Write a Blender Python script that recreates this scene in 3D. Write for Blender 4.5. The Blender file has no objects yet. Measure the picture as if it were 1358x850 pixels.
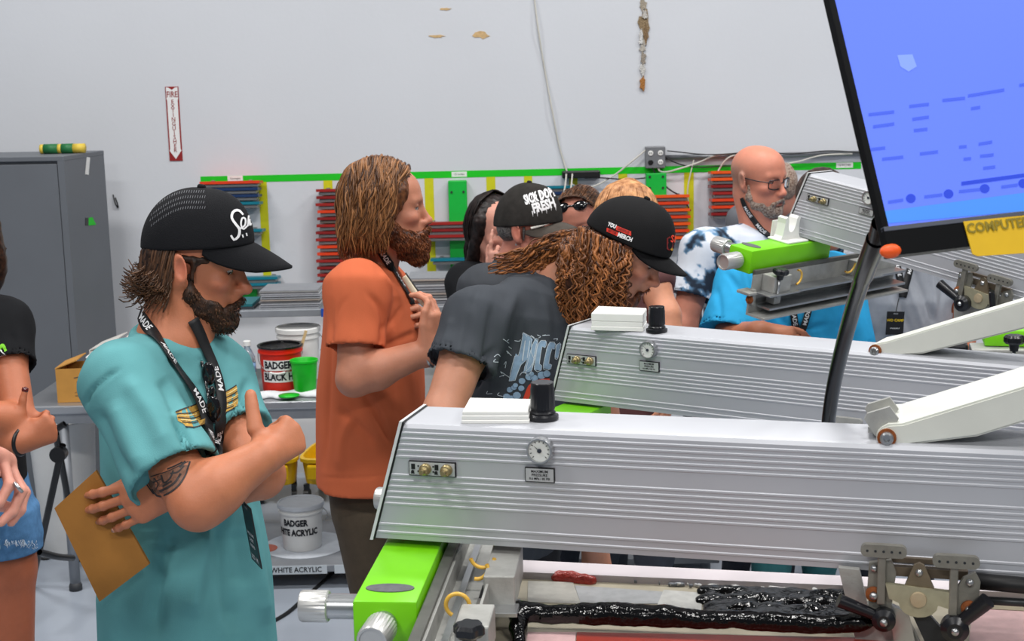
import bpy, bmesh, math, random
import numpy as np
from mathutils import Vector, Matrix
from mathutils.bvhtree import BVHTree
random.seed(7); RNG = np.random.default_rng(7)
SC = bpy.context.scene
COL = SC.collection
# ---------------------------------------------------------------- camera
F = 1866.0; ROLL = 0.022; PIT = math.atan(320 / F)
CAM = np.array([0, 0, 2.0])
_f = np.array([0, math.cos(PIT), -math.sin(PIT)]); _u = np.array([0, math.sin(PIT), math.cos(PIT)]); _x = np.array([1.0, 0, 0])
ER = math.cos(ROLL) * _x - math.sin(ROLL) * _u
EU = math.sin(ROLL) * _x + math.cos(ROLL) * _u
cd = bpy.data.cameras.new('camera'); cam = bpy.data.objects.new('camera', cd); COL.objects.link(cam)
cd.sensor_width = 36; cd.lens = 36 * F / 1358; cd.clip_start = 0.05
cam.matrix_world = Matrix(((ER[0], EU[0], -_f[0], CAM[0]), (ER[1], EU[1], -_f[1], CAM[1]), (ER[2], EU[2], -_f[2], CAM[2]), (0, 0, 0, 1)))
cd.dof.use_dof = True; cd.dof.focus_distance = 2.75; cd.dof.aperture_fstop = 13.0
SC.camera = cam
# ---------------------------------------------------------------- world, exposure, lamps
SC.view_settings.view_transform = 'Standard'; SC.view_settings.look = 'None'; SC.view_settings.gamma = 1.0
SC.view_settings.use_curve_mapping = False; SC.view_settings.exposure = 0.0
W = bpy.data.worlds.new('world'); SC.world = W; W.use_nodes = True
W.node_tree.nodes['Background'].inputs[0].default_value = (0.80, 0.88, 1.0, 1); W.node_tree.nodes['Background'].inputs[1].default_value = 0.17
def area_lamp(x, y, z, sx, sy, power):
    """unseen ceiling light: a bare area lamp, no housing built"""
    ld = bpy.data.lights.new('lamp_light', 'AREA'); ld.shape = 'RECTANGLE'; ld.size = sx; ld.size_y = sy; ld.energy = power; ld.color = (1.0, 0.98, 0.95)
    lo = bpy.data.objects.new('lamp_light', ld); COL.objects.link(lo); lo.location = (x, y, z - 0.03)
    return lo
LAMPS = [(-2.6, 1.6, 5.2, 1.2, 0.4, 88), (0.6, 1.6, 5.2, 1.2, 0.4, 88), (3.6, 1.6, 5.2, 1.2, 0.4, 88), (-2.6, 4.6, 5.2, 1.2, 0.4, 96), (0.6, 4.6, 5.2, 1.2, 0.4, 96), (3.6, 4.6, 5.2, 1.2, 0.4, 96), (-1.8, -2.0, 4.6, 1.2, 0.4, 135), (1.8, -2.0, 4.6, 1.2, 0.4, 135)]  # last two, unseen behind the camera, are raised as frontal fill
for l in LAMPS: area_lamp(*l)
# ---------------------------------------------------------------- measuring helpers (a picture direction turned into a point at a real depth)
def ray(px, py): return _f * F + (px - 679) * ER + (425 - py) * EU
def at(px, py, Y): d = ray(px, py); return CAM + d * (Y / d[1])
def atz(px, py, z): d = ray(px, py); return CAM + d * ((z - CAM[2]) / d[2])
def onplane(px, py, p0, n): d = ray(px, py); return CAM + d * (np.dot(np.array(p0) - CAM, n) / np.dot(d, n))
def proj(P):
    q = np.asarray(P) - CAM; zc = q @ _f
    return 679 + F * (q @ ER) / zc, 425 - F * (q @ EU) / zc
def nrm(v): v = np.asarray(v, float); return v / max(np.linalg.norm(v), 1e-12)
def A(*v): return np.array(v, float)
def sl(c):
    return tuple(((x / 12.92) if x <= 0.04045 else ((x + 0.055) / 1.055) ** 2.4) for x in (v / 255 for v in c))
# ---------------------------------------------------------------- materials
MATS = {}
def mat(name, rgb, rough=0.6, metal=0.0, var=0.08, scale=30, bump=0.0, bscale=120, attr=False, coat=0.0, spec=0.5, sss=0.0, emit=0.0, trans=0.0, ior=1.45):
    """sRGB 0-255 colour with a little procedural variation, optional fine relief"""
    if name in MATS: return MATS[name]
    m = bpy.data.materials.new(name); m.use_nodes = True; nt = m.node_tree; b = nt.nodes['Principled BSDF']; L = nt.links.new
    c = sl(rgb) + (1,)
    b.inputs['Roughness'].default_value = rough; b.inputs['Metallic'].default_value = metal
    b.inputs['Specular IOR Level'].default_value = spec; b.inputs['Coat Weight'].default_value = coat
    if sss: b.inputs['Subsurface Weight'].default_value = sss; b.inputs['Subsurface Radius'].default_value = (1, .35, .2); b.inputs['Subsurface Scale'].default_value = 0.012
    b.inputs['IOR'].default_value = ior
    if trans: b.inputs['Transmission Weight'].default_value = trans
    tc = nt.nodes.new('ShaderNodeTexCoord')
    nz = nt.nodes.new('ShaderNodeTexNoise'); nz.inputs['Scale'].default_value = scale; nz.inputs['Detail'].default_value = 4
    L(tc.outputs['Object'], nz.inputs['Vector'])
    mr = nt.nodes.new('ShaderNodeMapRange'); mr.inputs['From Min'].default_value = 0.25; mr.inputs['From Max'].default_value = 0.75
    mr.inputs['To Min'].default_value = 1 - var; mr.inputs['To Max'].default_value = 1 + var
    L(nz.outputs['Fac'], mr.inputs['Value'])
    mx = nt.nodes.new('ShaderNodeMix'); mx.data_type = 'RGBA'; mx.blend_type = 'MULTIPLY'; mx.inputs['Factor'].default_value = 1
    if attr:
        at_ = nt.nodes.new('ShaderNodeAttribute'); at_.attribute_name = 'Col'; L(at_.outputs['Color'], mx.inputs['A'])
    else: mx.inputs['A'].default_value = c
    L(mr.outputs['Result'], mx.inputs['B']); L(mx.outputs['Result'], b.inputs['Base Color'])
    if emit: L(mx.outputs['Result'], b.inputs['Emission Color']); b.inputs['Emission Strength'].default_value = emit
    if bump:
        n2 = nt.nodes.new('ShaderNodeTexNoise'); n2.inputs['Scale'].default_value = bscale; n2.inputs['Detail'].default_value = 3
        L(tc.outputs['Object'], n2.inputs['Vector'])
        bp = nt.nodes.new('ShaderNodeBump'); bp.inputs['Strength'].default_value = bump; bp.inputs['Distance'].default_value = 0.01
        L(n2.outputs['Fac'], bp.inputs['Height']); L(bp.outputs['Normal'], b.inputs['Normal'])
    MATS[name] = m; return m
# ---------------------------------------------------------------- object helpers
def empty(name, label, cat, loc=(0, 0, 0), group=None):
    o = bpy.data.objects.new(name, None); COL.objects.link(o); o.location = loc; o.empty_display_size = 0.05
    o['label'] = label; o['category'] = cat
    if group: o['group'] = group
    return o
def tag(o, label, cat, group=None):
    o['label'] = label; o['category'] = cat
    if group: o['group'] = group
    return o
def mesh_obj(name, V, Fc, m, parent=None, smooth=False, col=None, label=None, kind=None):
    """world-space verts and faces -> one linked mesh object; parented without moving"""
    me = bpy.data.meshes.new(name)
    if isinstance(Fc, np.ndarray) and len(Fc):
        V = np.ascontiguousarray(V, np.float32); n, c = Fc.shape
        me.vertices.add(len(V)); me.vertices.foreach_set('co', V.ravel()); me.loops.add(n * c); me.loops.foreach_set('vertex_index', np.ascontiguousarray(Fc, np.int32).ravel())
        me.polygons.add(n); me.polygons.foreach_set('loop_start', np.arange(0, n * c, c, dtype=np.int32)); me.update(calc_edges=True); me.validate()
    else: me.from_pydata([tuple(map(float, v)) for v in V], [], [tuple(map(int, f)) for f in Fc])
    me.materials.append(m)
    if smooth: me.polygons.foreach_set('use_smooth', [True] * len(me.polygons))
    if col is not None:
        a = me.color_attributes.new('Col', 'FLOAT_COLOR', 'POINT'); c4 = np.ones((len(me.vertices), 4), np.float32); c4[:, :3] = col; a.data.foreach_set('color', c4.ravel())
    o = bpy.data.objects.new(name, me); COL.objects.link(o)
    if parent is not None:
        o.parent = parent; wp = Matrix.Translation(parent.location) if parent.parent is None else PW(parent); o.matrix_parent_inverse = wp.inverted()
    if label: o['label'] = label
    if kind: o['kind'] = kind
    return o
def PW(o):
    m = o.matrix_basis.copy()
    return m if o.parent is None else PW(o.parent) @ o.matrix_parent_inverse @ m
class B:
    """collects shapes of one part in world space"""
    def __init__(s, M=None): s.v = []; s.f = []; s.M = M if M is not None else Matrix.Identity(4)
    def add(s, V, Fc):
        n = len(s.v); s.v += [tuple(s.M @ Vector(tuple(map(float, v)))) for v in V]; s.f += [tuple(i + n for i in f) for f in Fc]; return s
    def box(s, lo, hi, bev=0.0):
        (x0, y0, z0), (x1, y1, z1) = lo, hi
        if bev:
            bm = bmesh.new(); bmesh.ops.create_cube(bm, size=1)
            for v in bm.verts: v.co = Vector(((x0 + x1) / 2 + v.co.x * (x1 - x0), (y0 + y1) / 2 + v.co.y * (y1 - y0), (z0 + z1) / 2 + v.co.z * (z1 - z0)))
            bmesh.ops.bevel(bm, geom=bm.edges[:], offset=bev, segments=2, affect='EDGES', profile=0.5)
            bm.verts.index_update(); s.add([v.co for v in bm.verts], [[v.index for v in f.verts] for f in bm.faces]); bm.free(); return s
        return s.add([(x0, y0, z0), (x1, y0, z0), (x1, y1, z0), (x0, y1, z0), (x0, y0, z1), (x1, y0, z1), (x1, y1, z1), (x0, y1, z1)],
                     [(0, 3, 2, 1), (4, 5, 6, 7), (0, 1, 5, 4), (1, 2, 6, 5), (2, 3, 7, 6), (3, 0, 4, 7)])
    def cyl(s, a, b, r0, r1=None, n=20, cap=True):
        r1 = r0 if r1 is None else r1; a = A(*a); b = A(*b); w = nrm(b - a); u = nrm(np.cross(w, A(0, 0, 1) if abs(w[2]) < .9 else A(1, 0, 0))); v = np.cross(w, u)
        V = [a + r0 * (math.cos(t) * u + math.sin(t) * v) for t in np.linspace(0, 2 * math.pi, n, False)] + [b + r1 * (math.cos(t) * u + math.sin(t) * v) for t in np.linspace(0, 2 * math.pi, n, False)]
        Fc = [(i, (i + 1) % n, n + (i + 1) % n, n + i) for i in range(n)]
        if cap: Fc += [tuple(range(n - 1, -1, -1)), tuple(range(n, 2 * n))]
        return s.add(V, Fc)
    def lathe(s, prof, o=(0, 0, 0), axis=(0, 0, 1), n=28):
        """prof = [(radius, height)...] turned around axis at o"""
        o = A(*o); w = nrm(axis); u = nrm(np.cross(w, A(0, 0, 1) if abs(w[2]) < .9 else A(1, 0, 0))); v = np.cross(w, u); V = []; Fc = []
        for r, h in prof:
            for t in np.linspace(0, 2 * math.pi, n, False): V.append(o + h * w + r * (math.cos(t) * u + math.sin(t) * v))
        for k in range(len(prof) - 1):
            for i in range(n): Fc.append((k * n + i, k * n + (i + 1) % n, (k + 1) * n + (i + 1) % n, (k + 1) * n + i))
        if prof[0][0] > 1e-4: Fc.append(tuple(range(n - 1, -1, -1)))
        if prof[-1][0] > 1e-4: Fc.append(tuple(range((len(prof) - 1) * n, len(prof) * n)))
        return s.add(V, Fc)
    def tube(s, pts, r, n=8):
        P = np.array(pts, float); V, Fc = tubes_np(P[None], np.full((1, len(P)), r) if np.isscalar(r) else np.array(r)[None], n); return s.add(V, Fc)
    def prism(s, poly, h, O, U, Vv):
        """polygon in the plane (O,U,Vv) pushed by h along U x Vv"""
        O = A(*O); U = A(*U); Vv = A(*Vv); N = nrm(np.cross(U, Vv)); n = len(poly)
        V = [O + a * U + b * Vv for a, b in poly] + [O + a * U + b * Vv + h * N for a, b in poly]
        return s.add(V, [tuple(range(n - 1, -1, -1)), tuple(range(n, 2 * n))] + [(i, (i + 1) % n, n + (i + 1) % n, n + i) for i in range(n)])
    def go(s, name, m, parent=None, smooth=False, label=None, kind=None, auto=None):
        o = mesh_obj(name, s.v, s.f, m, parent, smooth, None, label, kind)
        if auto is not None:
            me = o.data; me.polygons.foreach_set('use_smooth', [True] * len(me.polygons))
            bm = bmesh.new(); bm.from_mesh(me)
            for e in bm.edges:
                if len(e.link_faces) == 2 and e.calc_face_angle(0) > auto: e.smooth = False
            bm.to_mesh(me); bm.free()
        return o
def tubes_np(P, R, n=5, closed_tip=True):
    """P (k,m,3) polylines, R (k,m) radii -> verts, quad faces"""
    P = np.asarray(P, float); k, m, _ = P.shape
    T = np.gradient(P, axis=1); T /= np.linalg.norm(T, axis=2, keepdims=True) + 1e-12
    ref = np.where(np.abs(T[:, :, 2:3]) < .9, np.array([[[0, 0, 1.0]]]), np.array([[[1.0, 0, 0]]]))
    U = np.cross(T, ref); U /= np.linalg.norm(U, axis=2, keepdims=True) + 1e-12
    for i in range(1, m):   # keep the frame from flipping
        u = U[:, i - 1] - np.sum(U[:, i - 1] * T[:, i], 1, keepdims=True) * T[:, i]; U[:, i] = u / (np.linalg.norm(u, axis=1, keepdims=True) + 1e-12)
    Vv = np.cross(T, U); th = np.linspace(0, 2 * np.pi, n, False)
    ring = P[:, :, None, :] + R[:, :, None, None] * (np.cos(th)[None, None, :, None] * U[:, :, None] + np.sin(th)[None, None, :, None] * Vv[:, :, None])
    V = ring.reshape(-1, 3); idx = np.arange(k * m * n).reshape(k, m, n); a = idx[:, :-1]; b = idx[:, 1:]
    Q = np.stack([a, np.roll(a, -1, 2), np.roll(b, -1, 2), b], -1).reshape(-1, 4)
    if n == 4: Q = np.concatenate([Q, idx[:, 0, ::-1], idx[:, -1]])
    return V, Q
def spline(pts, n):
    """Catmull-Rom through pts, n samples evenly spaced by length"""
    P = np.array(pts, float); Q = np.vstack([2 * P[0] - P[1], P, 2 * P[-1] - P[-2]]); out = []
    for i in range(len(P) - 1):
        p0, p1, p2, p3 = Q[i:i + 4]
        for t in np.linspace(0, 1, 16, False): out.append(.5 * ((2 * p1) + (-p0 + p2) * t + (2 * p0 - 5 * p1 + 4 * p2 - p3) * t * t + (-p0 + 3 * p1 - 3 * p2 + p3) * t ** 3))
    out = np.array(out + [P[-1]]); d = np.r_[0, np.cumsum(np.linalg.norm(np.diff(out, axis=0), axis=1))]; s = np.linspace(0, d[-1], n)
    return np.stack([np.interp(s, d, out[:, j]) for j in range(out.shape[1])], 1)
# ---------------------------------------------------------------- lettering
def text_geo(body, size=1.0, bold=0.0, shear=0.0, align='CENTER', spacing=1.0, cuts=0, res=2, sx=1.0):
    cu = bpy.data.curves.new('lettering', 'FONT'); cu.body = body; cu.size = size; cu.offset = bold; cu.shear = shear; cu.align_x = align; cu.align_y = 'CENTER'; cu.space_character = spacing; cu.resolution_u = res; cu.space_line = 0.95
    o = bpy.data.objects.new('lettering', cu); COL.objects.link(o)
    dg = bpy.context.evaluated_depsgraph_get(); me = bpy.data.meshes.new_from_object(o.evaluated_get(dg))
    bm = bmesh.new(); bm.from_mesh(me); bmesh.ops.triangulate(bm, faces=bm.faces[:])
    for _ in range(cuts): bmesh.ops.subdivide_edges(bm, edges=bm.edges[:], cuts=1, use_grid_fill=True); bmesh.ops.triangulate(bm, faces=bm.faces[:])
    V = np.array([(v.co.x * sx, v.co.y) for v in bm.verts]) if len(bm.verts) else np.zeros((0, 2)); bm.verts.index_update()
    Fc = [[v.index for v in f.verts] for f in bm.faces]; bm.free(); COL.objects.unlink(o); bpy.data.objects.remove(o); bpy.data.curves.remove(cu); bpy.data.meshes.remove(me)
    return V, Fc
def poly_geo(polys, cuts=0):
    """filled outlines [(pts)...] in 2D, triangulated and refined"""
    bm = bmesh.new()
    for p in polys:
        vs = [bm.verts.new((x, y, 0)) for x, y in p]
        try: bm.faces.new(vs)
        except ValueError: pass
    bmesh.ops.triangulate(bm, faces=bm.faces[:])
    for _ in range(cuts): bmesh.ops.subdivide_edges(bm, edges=bm.edges[:], cuts=1, use_grid_fill=True); bmesh.ops.triangulate(bm, faces=bm.faces[:])
    bm.verts.index_update(); V = np.array([(v.co.x, v.co.y) for v in bm.verts]); Fc = [[v.index for v in f.verts] for f in bm.faces]; bm.free(); return V, Fc
def stroke_geo(pts, w, n=24):
    """a pen stroke of width w (number or list) along 2D pts"""
    P = spline(pts, n); T = np.gradient(P, axis=0); T /= np.linalg.norm(T, axis=1, keepdims=True) + 1e-9; N = np.stack([-T[:, 1], T[:, 0]], 1)
    w = np.interp(np.linspace(0, 1, n), np.linspace(0, 1, len(w)), w)[:, None] if not np.isscalar(w) else w
    V = np.vstack([P + N * w / 2, P - N * w / 2]); return V, [(i, i + 1, n + i + 1, n + i) for i in range(n - 1)]
def merge_geo(gs):
    V = []; Fc = []; n = 0
    for v, f in gs: V.append(np.asarray(v)); Fc += [tuple(i + n for i in q) for q in f]; n += len(v)
    return np.vstack(V), Fc
def flat_text(body, O, U, Vv, size, m, parent, name='lettering', lift=0.0006, **kw):
    """lettering on the flat face (O, U right, Vv up)"""
    V, Fc = text_geo(body, size, **kw); U = nrm(U); Vv = nrm(Vv); N = np.cross(U, Vv)
    return mesh_obj(name, np.asarray(O) + V[:, :1] * U + V[:, 1:] * Vv + lift * N, Fc, m, parent)
def decal(geo, bvh, O, U, Vv, m, parent, name='print', lift=0.0012, direction=None):
    """flat print pressed onto a curved surface along -(U x Vv)"""
    V, Fc = geo; O = A(*O); U = A(*U); Vv = A(*Vv); N = nrm(np.cross(U, Vv)); D = -N if direction is None else nrm(direction); out = []
    ok = []
    for a, b in V:
        p = O + a * U + b * Vv - D * 0.25; h = bvh.ray_cast(Vector(p), Vector(D))
        ok.append(h[0] is not None); out.append(np.array(h[0]) + np.array(h[1]) * lift if h[0] is not None else p)
    Fc = [f for f in Fc if all(ok[i] for i in f)]
    return mesh_obj(name, out, Fc, m, parent)
# ---------------------------------------------------------------- smooth solid modelling (distance fields turned into one surface)
class Sdf:
    def __init__(s): s.p = []; s.M = np.eye(4); s.disp = None
    def pt(s, a): return s.M[:3, :3] @ A(*a) + s.M[:3, 3]
    def sc(s): return np.linalg.norm(s.M[:3, 0])
    def _add(s, lo, hi, f, k, op): s.p.append((np.array(lo), np.array(hi), f, k * s.sc(), op)); return s
    def rc(s, a, b, ra, rb=None, k=.01, op='+'):
        rb = ra if rb is None else rb; q = s.sc(); a = s.pt(a); b = s.pt(b); ra *= q; rb *= q; ab = b - a; L2 = max(ab @ ab, 1e-12)
        def f(P):
            t = np.clip(((P - a) @ ab) / L2, 0, 1); return np.linalg.norm(P - a - t[..., None] * ab, axis=-1) - (ra + t * (rb - ra))
        r = max(ra, rb); return s._add(np.minimum(a, b) - r, np.maximum(a, b) + r, f, k, op)
    def el(s, c, r, k=.01, op='+', R=None):
        """ellipsoid; R turns its axes (3x3, columns are the axes)"""
        q = s.sc(); Rw = s.M[:3, :3] / q @ (np.eye(3) if R is None else R); c = s.pt(c); r = A(*r) * q
        def f(P):
            l = (P - c) @ Rw; k0 = np.linalg.norm(l / r, axis=-1); k1 = np.linalg.norm(l / (r * r), axis=-1); return k0 * (k0 - 1) / np.maximum(k1, 1e-6)
        e = np.sqrt(((Rw * r) ** 2).sum(1)); return s._add(c - e, c + e, f, k, op)
    def cc(s, a, b, ra, rb=None, k=.01, op='+', rnd=.003):
        """cone with flat ends"""
        rb = ra if rb is None else rb; a = s.pt(a); b = s.pt(b); L = np.linalg.norm(b - a); w = (b - a) / L
        def f(P):
            h = (P - a) @ w; rad = np.linalg.norm(P - a - h[..., None] * w, axis=-1); d1 = rad - (ra + np.clip(h / L, 0, 1) * (rb - ra)) + rnd; d2 = np.abs(h - L / 2) - L / 2 + rnd
            return np.minimum(np.maximum(d1, d2), 0) + np.sqrt(np.maximum(d1, 0) ** 2 + np.maximum(d2, 0) ** 2) - rnd
        r = max(ra, rb); return s._add(np.minimum(a, b) - r, np.maximum(a, b) + r, f, k, op)
    def loft(s, O, Ax, Rt, secs, k=.01, op='+', flat0=True, pw=2.3):
        """sections (height, half width, half depth, shift right, shift forward) along Ax from O; Rt = right"""
        O = A(*O); Ax = nrm(Ax); Rt = nrm(A(*Rt) - (A(*Rt) @ Ax) * Ax); Fw = np.cross(Ax, Rt); S = np.array(secs, float)
        h0, h1 = S[0, 0], S[-1, 0]
        def f(P):
            l = P - O; h = l @ Ax; x = l @ Rt; y = l @ Fw; hc = np.clip(h, h0, h1)
            w, d, sx, sy = (np.interp(hc, S[:, 0], S[:, j]) for j in (1, 2, 3, 4)); x = np.abs(x - sx) / w; y = np.abs(y - sy) / d
            q = (x ** pw + y ** pw) ** (1 / pw); d1 = (q - 1) * np.minimum(w, d) * np.clip(1.15 - .15 * q, .8, 1); d2 = np.maximum(h0 - h, h - h1)
            return np.where(d2 > 0, np.sqrt(np.maximum(d1, 0) ** 2 + d2 ** 2), np.maximum(d1, d2 if flat0 else -1e3))
        r = (S[:, 1:3].max(1) + np.abs(S[:, 3:5]).max(1)).max(); a = O + Ax * h0; b = O + Ax * h1
        return s._add(np.minimum(a, b) - r, np.maximum(a, b) + r, f, k, op)
    def tor(s, c, n, u, ru, rv, r, k=.006, op='+'):
        """ring (ellipse ru along u, rv across) of thickness r"""
        c = A(*c); n = nrm(n); u = nrm(A(*u) - (A(*u) @ n) * n); v = np.cross(n, u)
        def f(P):
            l = P - c; x = l @ u; y = l @ v; z = l @ n; q = np.sqrt((x / ru) ** 2 + (y / rv) ** 2); return np.sqrt(((q - 1) * min(ru, rv)) ** 2 + z * z) - r
        e = max(ru, rv) + r; return s._add(c - e, c + e, f, k, op)
    def half(s, c, n, lo, hi, k=.004):
        """cut away everything on the n side of c inside the box lo..hi"""
        c = s.pt(c); n = nrm(s.M[:3, :3] @ A(*n))
        return s._add(lo, hi, lambda P: -((P - c) @ n), k, '-')
    def evalp(s, P):
        D = np.full(P.shape[:-1], 1e3)
        for lo, hi, f, k, op in s.p:
            d = f(P); D = _mix(D, d, k, op)
        return D
    def build(s, h):
        Bn = 12; up = [q for q in s.p if q[4] == '+']; org = np.min([q[0] for q in up], 0) - .03; ids = set(); S_ = Bn * h
        for lo, hi, f, k, op in up:
            m = k * 1.0 + 2 * h; a = np.floor((lo - m - org) / S_).astype(int); b = np.floor((hi + m - org) / S_).astype(int)
            g = np.mgrid[a[0]:b[0] + 1, a[1]:b[1] + 1, a[2]:b[2] + 1].reshape(3, -1).T; ids.update(map(tuple, g))
        ids = np.array(sorted(ids)); ids = ids[(ids >= 0).all(1)]
        # keep only the blocks a surface can cross
        ctr = org + (ids + .5) * S_; dc = s.evalp(ctr); kp = np.abs(dc) < S_ * 2.0 + .04; ids = ids[kp]
        gr = np.stack(np.meshgrid(*[np.arange(Bn + 1)] * 3, indexing='ij'), -1) * h; VV = []; CID = []; QQ = []; N = 1 << 20
        for c0 in range(0, len(ids), 400):
            I = ids[c0:c0 + 400]; o = org + I * S_; P = (o[:, None, None, None] + gr[None]); D = np.full(P.shape[:-1], 1e3); b0 = o; b1 = o + S_
            for lo, hi, f, k, op in s.p:
                m = 2.4 * k + 4 * h; sel = ((b1 >= lo - m) & (b0 <= hi + m)).all(1)
                if sel.any(): D[sel] = _mix(D[sel], f(P[sel]), k, op)
            if s.disp is not None:
                nb = (np.abs(D).min((1, 2, 3)) < .05); D[nb] += s.disp(P[nb])
            g = D < 0; n = Bn
            C = [[[g[:, x:n + x, y:n + y, z:n + z] for z in (0, 1)] for y in (0, 1)] for x in (0, 1)]
            al = C[0][0][0].copy(); an = al.copy()
            for x in (0, 1):
                for y in (0, 1):
                    for z in (0, 1): al &= C[x][y][z]; an |= C[x][y][z]
            act = an & ~al; bi, i, j, k_ = np.nonzero(act)
            if not len(bi): continue
            acc = np.zeros((len(bi), 3)); cnt = np.zeros(len(bi)); cor = {}
            for x in (0, 1):
                for y in (0, 1):
                    for z in (0, 1): cor[x, y, z] = D[bi, i + x, j + y, k_ + z]
            for a in cor:
                for ax in range(3):
                    if a[ax]: continue
                    b = list(a); b[ax] = 1; d0 = cor[a]; d1 = cor[tuple(b)]; cr = (d0 < 0) != (d1 < 0); t = np.where(cr, d0 / np.where(cr, d0 - d1, 1), 0)
                    p = np.tile(np.array(a, float), (len(bi), 1)); p[:, ax] += t; acc += p * cr[:, None]; cnt += cr
            gi = I[bi] * Bn + np.stack([i, j, k_], 1); VV.append(org + (gi + acc / cnt[:, None]) * h); cid = lambda q: ((q[:, 0] + 64) * N + q[:, 1] + 64) * N + q[:, 2] + 64
            CID.append(cid(gi))
            for ax in range(3):
                s0 = [slice(None)] + [slice(0, n)] * 3; s1 = list(s0); s1[1 + ax] = slice(1, n + 1); e0 = g[tuple(s0)]; e1 = g[tuple(s1)]
                bb, x, y, z = np.nonzero(e0 != e1); q = I[bb] * Bn + np.stack([x, y, z], 1); u = np.eye(3, dtype=int)[(ax + 1) % 3]; v = np.eye(3, dtype=int)[(ax + 2) % 3]
                quad = np.stack([cid(q - u - v), cid(q - v), cid(q), cid(q - u)], 1); fl = ~e0[bb, x, y, z]; quad[fl] = quad[fl, ::-1]; QQ.append(quad)
        V = np.concatenate(VV); cids = np.concatenate(CID); Q = np.concatenate(QQ); od = np.argsort(cids); sc_ = cids[od]
        pos = np.searchsorted(sc_, Q); pos = np.clip(pos, 0, len(sc_) - 1); ok = (sc_[pos] == Q).all(1); Fq = od[pos[ok]]
        return V, Fq
def _mix(D, d, k, op):
    if op == '+':
        if k <= 1e-6: return np.minimum(D, d)
        h = np.clip(.5 + .5 * (D - d) / k, 0, 1); return np.where(D > 100, d, D + (d - D) * h - k * h * (1 - h))
    d = -d
    if k <= 1e-6: return np.maximum(D, d)
    h = np.clip(.5 - .5 * (D - d) / k, 0, 1); return np.where(D > 100, D, D + (d - D) * h + k * h * (1 - h))
def vnormals(V, Q):
    n = np.cross(V[Q[:, 2]] - V[Q[:, 0]], V[Q[:, 3]] - V[Q[:, 1]]); out = np.zeros_like(V)
    for c in range(4): np.add.at(out, Q[:, c], n)
    return out / (np.linalg.norm(out, axis=1, keepdims=True) + 1e-12)
def relax(V, Q, it=1, lam=.5):
    for _ in range(it):
        acc = np.zeros_like(V); cnt = np.zeros(len(V))
        for a, b in ((0, 1), (1, 2), (2, 3), (3, 0)):
            np.add.at(acc, Q[:, a], V[Q[:, b]]); np.add.at(cnt, Q[:, a], 1); np.add.at(acc, Q[:, b], V[Q[:, a]]); np.add.at(cnt, Q[:, b], 1)
        m = cnt > 0; V = V.copy(); V[m] += lam * (acc[m] / cnt[m, None] - V[m])
    return V
def snoise(P, s, seed=0):
    """cheap smooth pseudo-noise in -1..1"""
    r = np.random.default_rng(seed); out = 0
    for a in (1.0, .6, .4):
        d = r.normal(size=(3, 3)); ph = r.uniform(0, 6.28, 3); q = P * s / a ** 1.3
        out = out + a * np.sin(q @ d[0] + ph[0] + 1.3 * np.sin(q @ d[1] * .7 + ph[1])) * np.cos(q @ d[2] * .8 + ph[2])
    return out / 1.5
def folds(V, Q, lines):
    """cloth folds: ridges (+) and creases (-) along drawn lines ((x,y)..., half width px, depth m) on the side facing the photograph"""
    N = vnormals(V, Q); px, py = proj(V); view = V - CAM; view /= np.linalg.norm(view, axis=1, keepdims=True); fac = np.clip(-(N * view).sum(1) * 2.5, 0, 1)
    P = np.stack([px, py], 1); d = np.zeros(len(V))
    for pts, w, dep in lines:
        S = spline(pts, 24) if len(pts) > 2 else np.array(pts, float); best = np.full(len(V), 1e9); tb = np.zeros(len(V))
        near = (px > S[:, 0].min() - 3 * w) & (px < S[:, 0].max() + 3 * w) & (py > S[:, 1].min() - 3 * w) & (py < S[:, 1].max() + 3 * w); ix = np.nonzero(near)[0]
        if not len(ix): continue
        p = P[ix]; bb = best[ix]; tt = tb[ix]; n = len(S) - 1
        for i in range(n):
            a, b = S[i], S[i + 1]; ab = b - a; t = np.clip(((p - a) @ ab) / max(ab @ ab, 1e-9), 0, 1); q = np.linalg.norm(p - a - t[:, None] * ab, axis=1); m = q < bb; bb[m] = q[m]; tt[m] = (i + t[m]) / n
        d[ix] += dep * np.exp(-(bb / w) ** 2) * np.clip(np.minimum(tt, 1 - tt) * 5 + .15, 0, 1)
    return V + N * (d * fac)[:, None]
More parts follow.
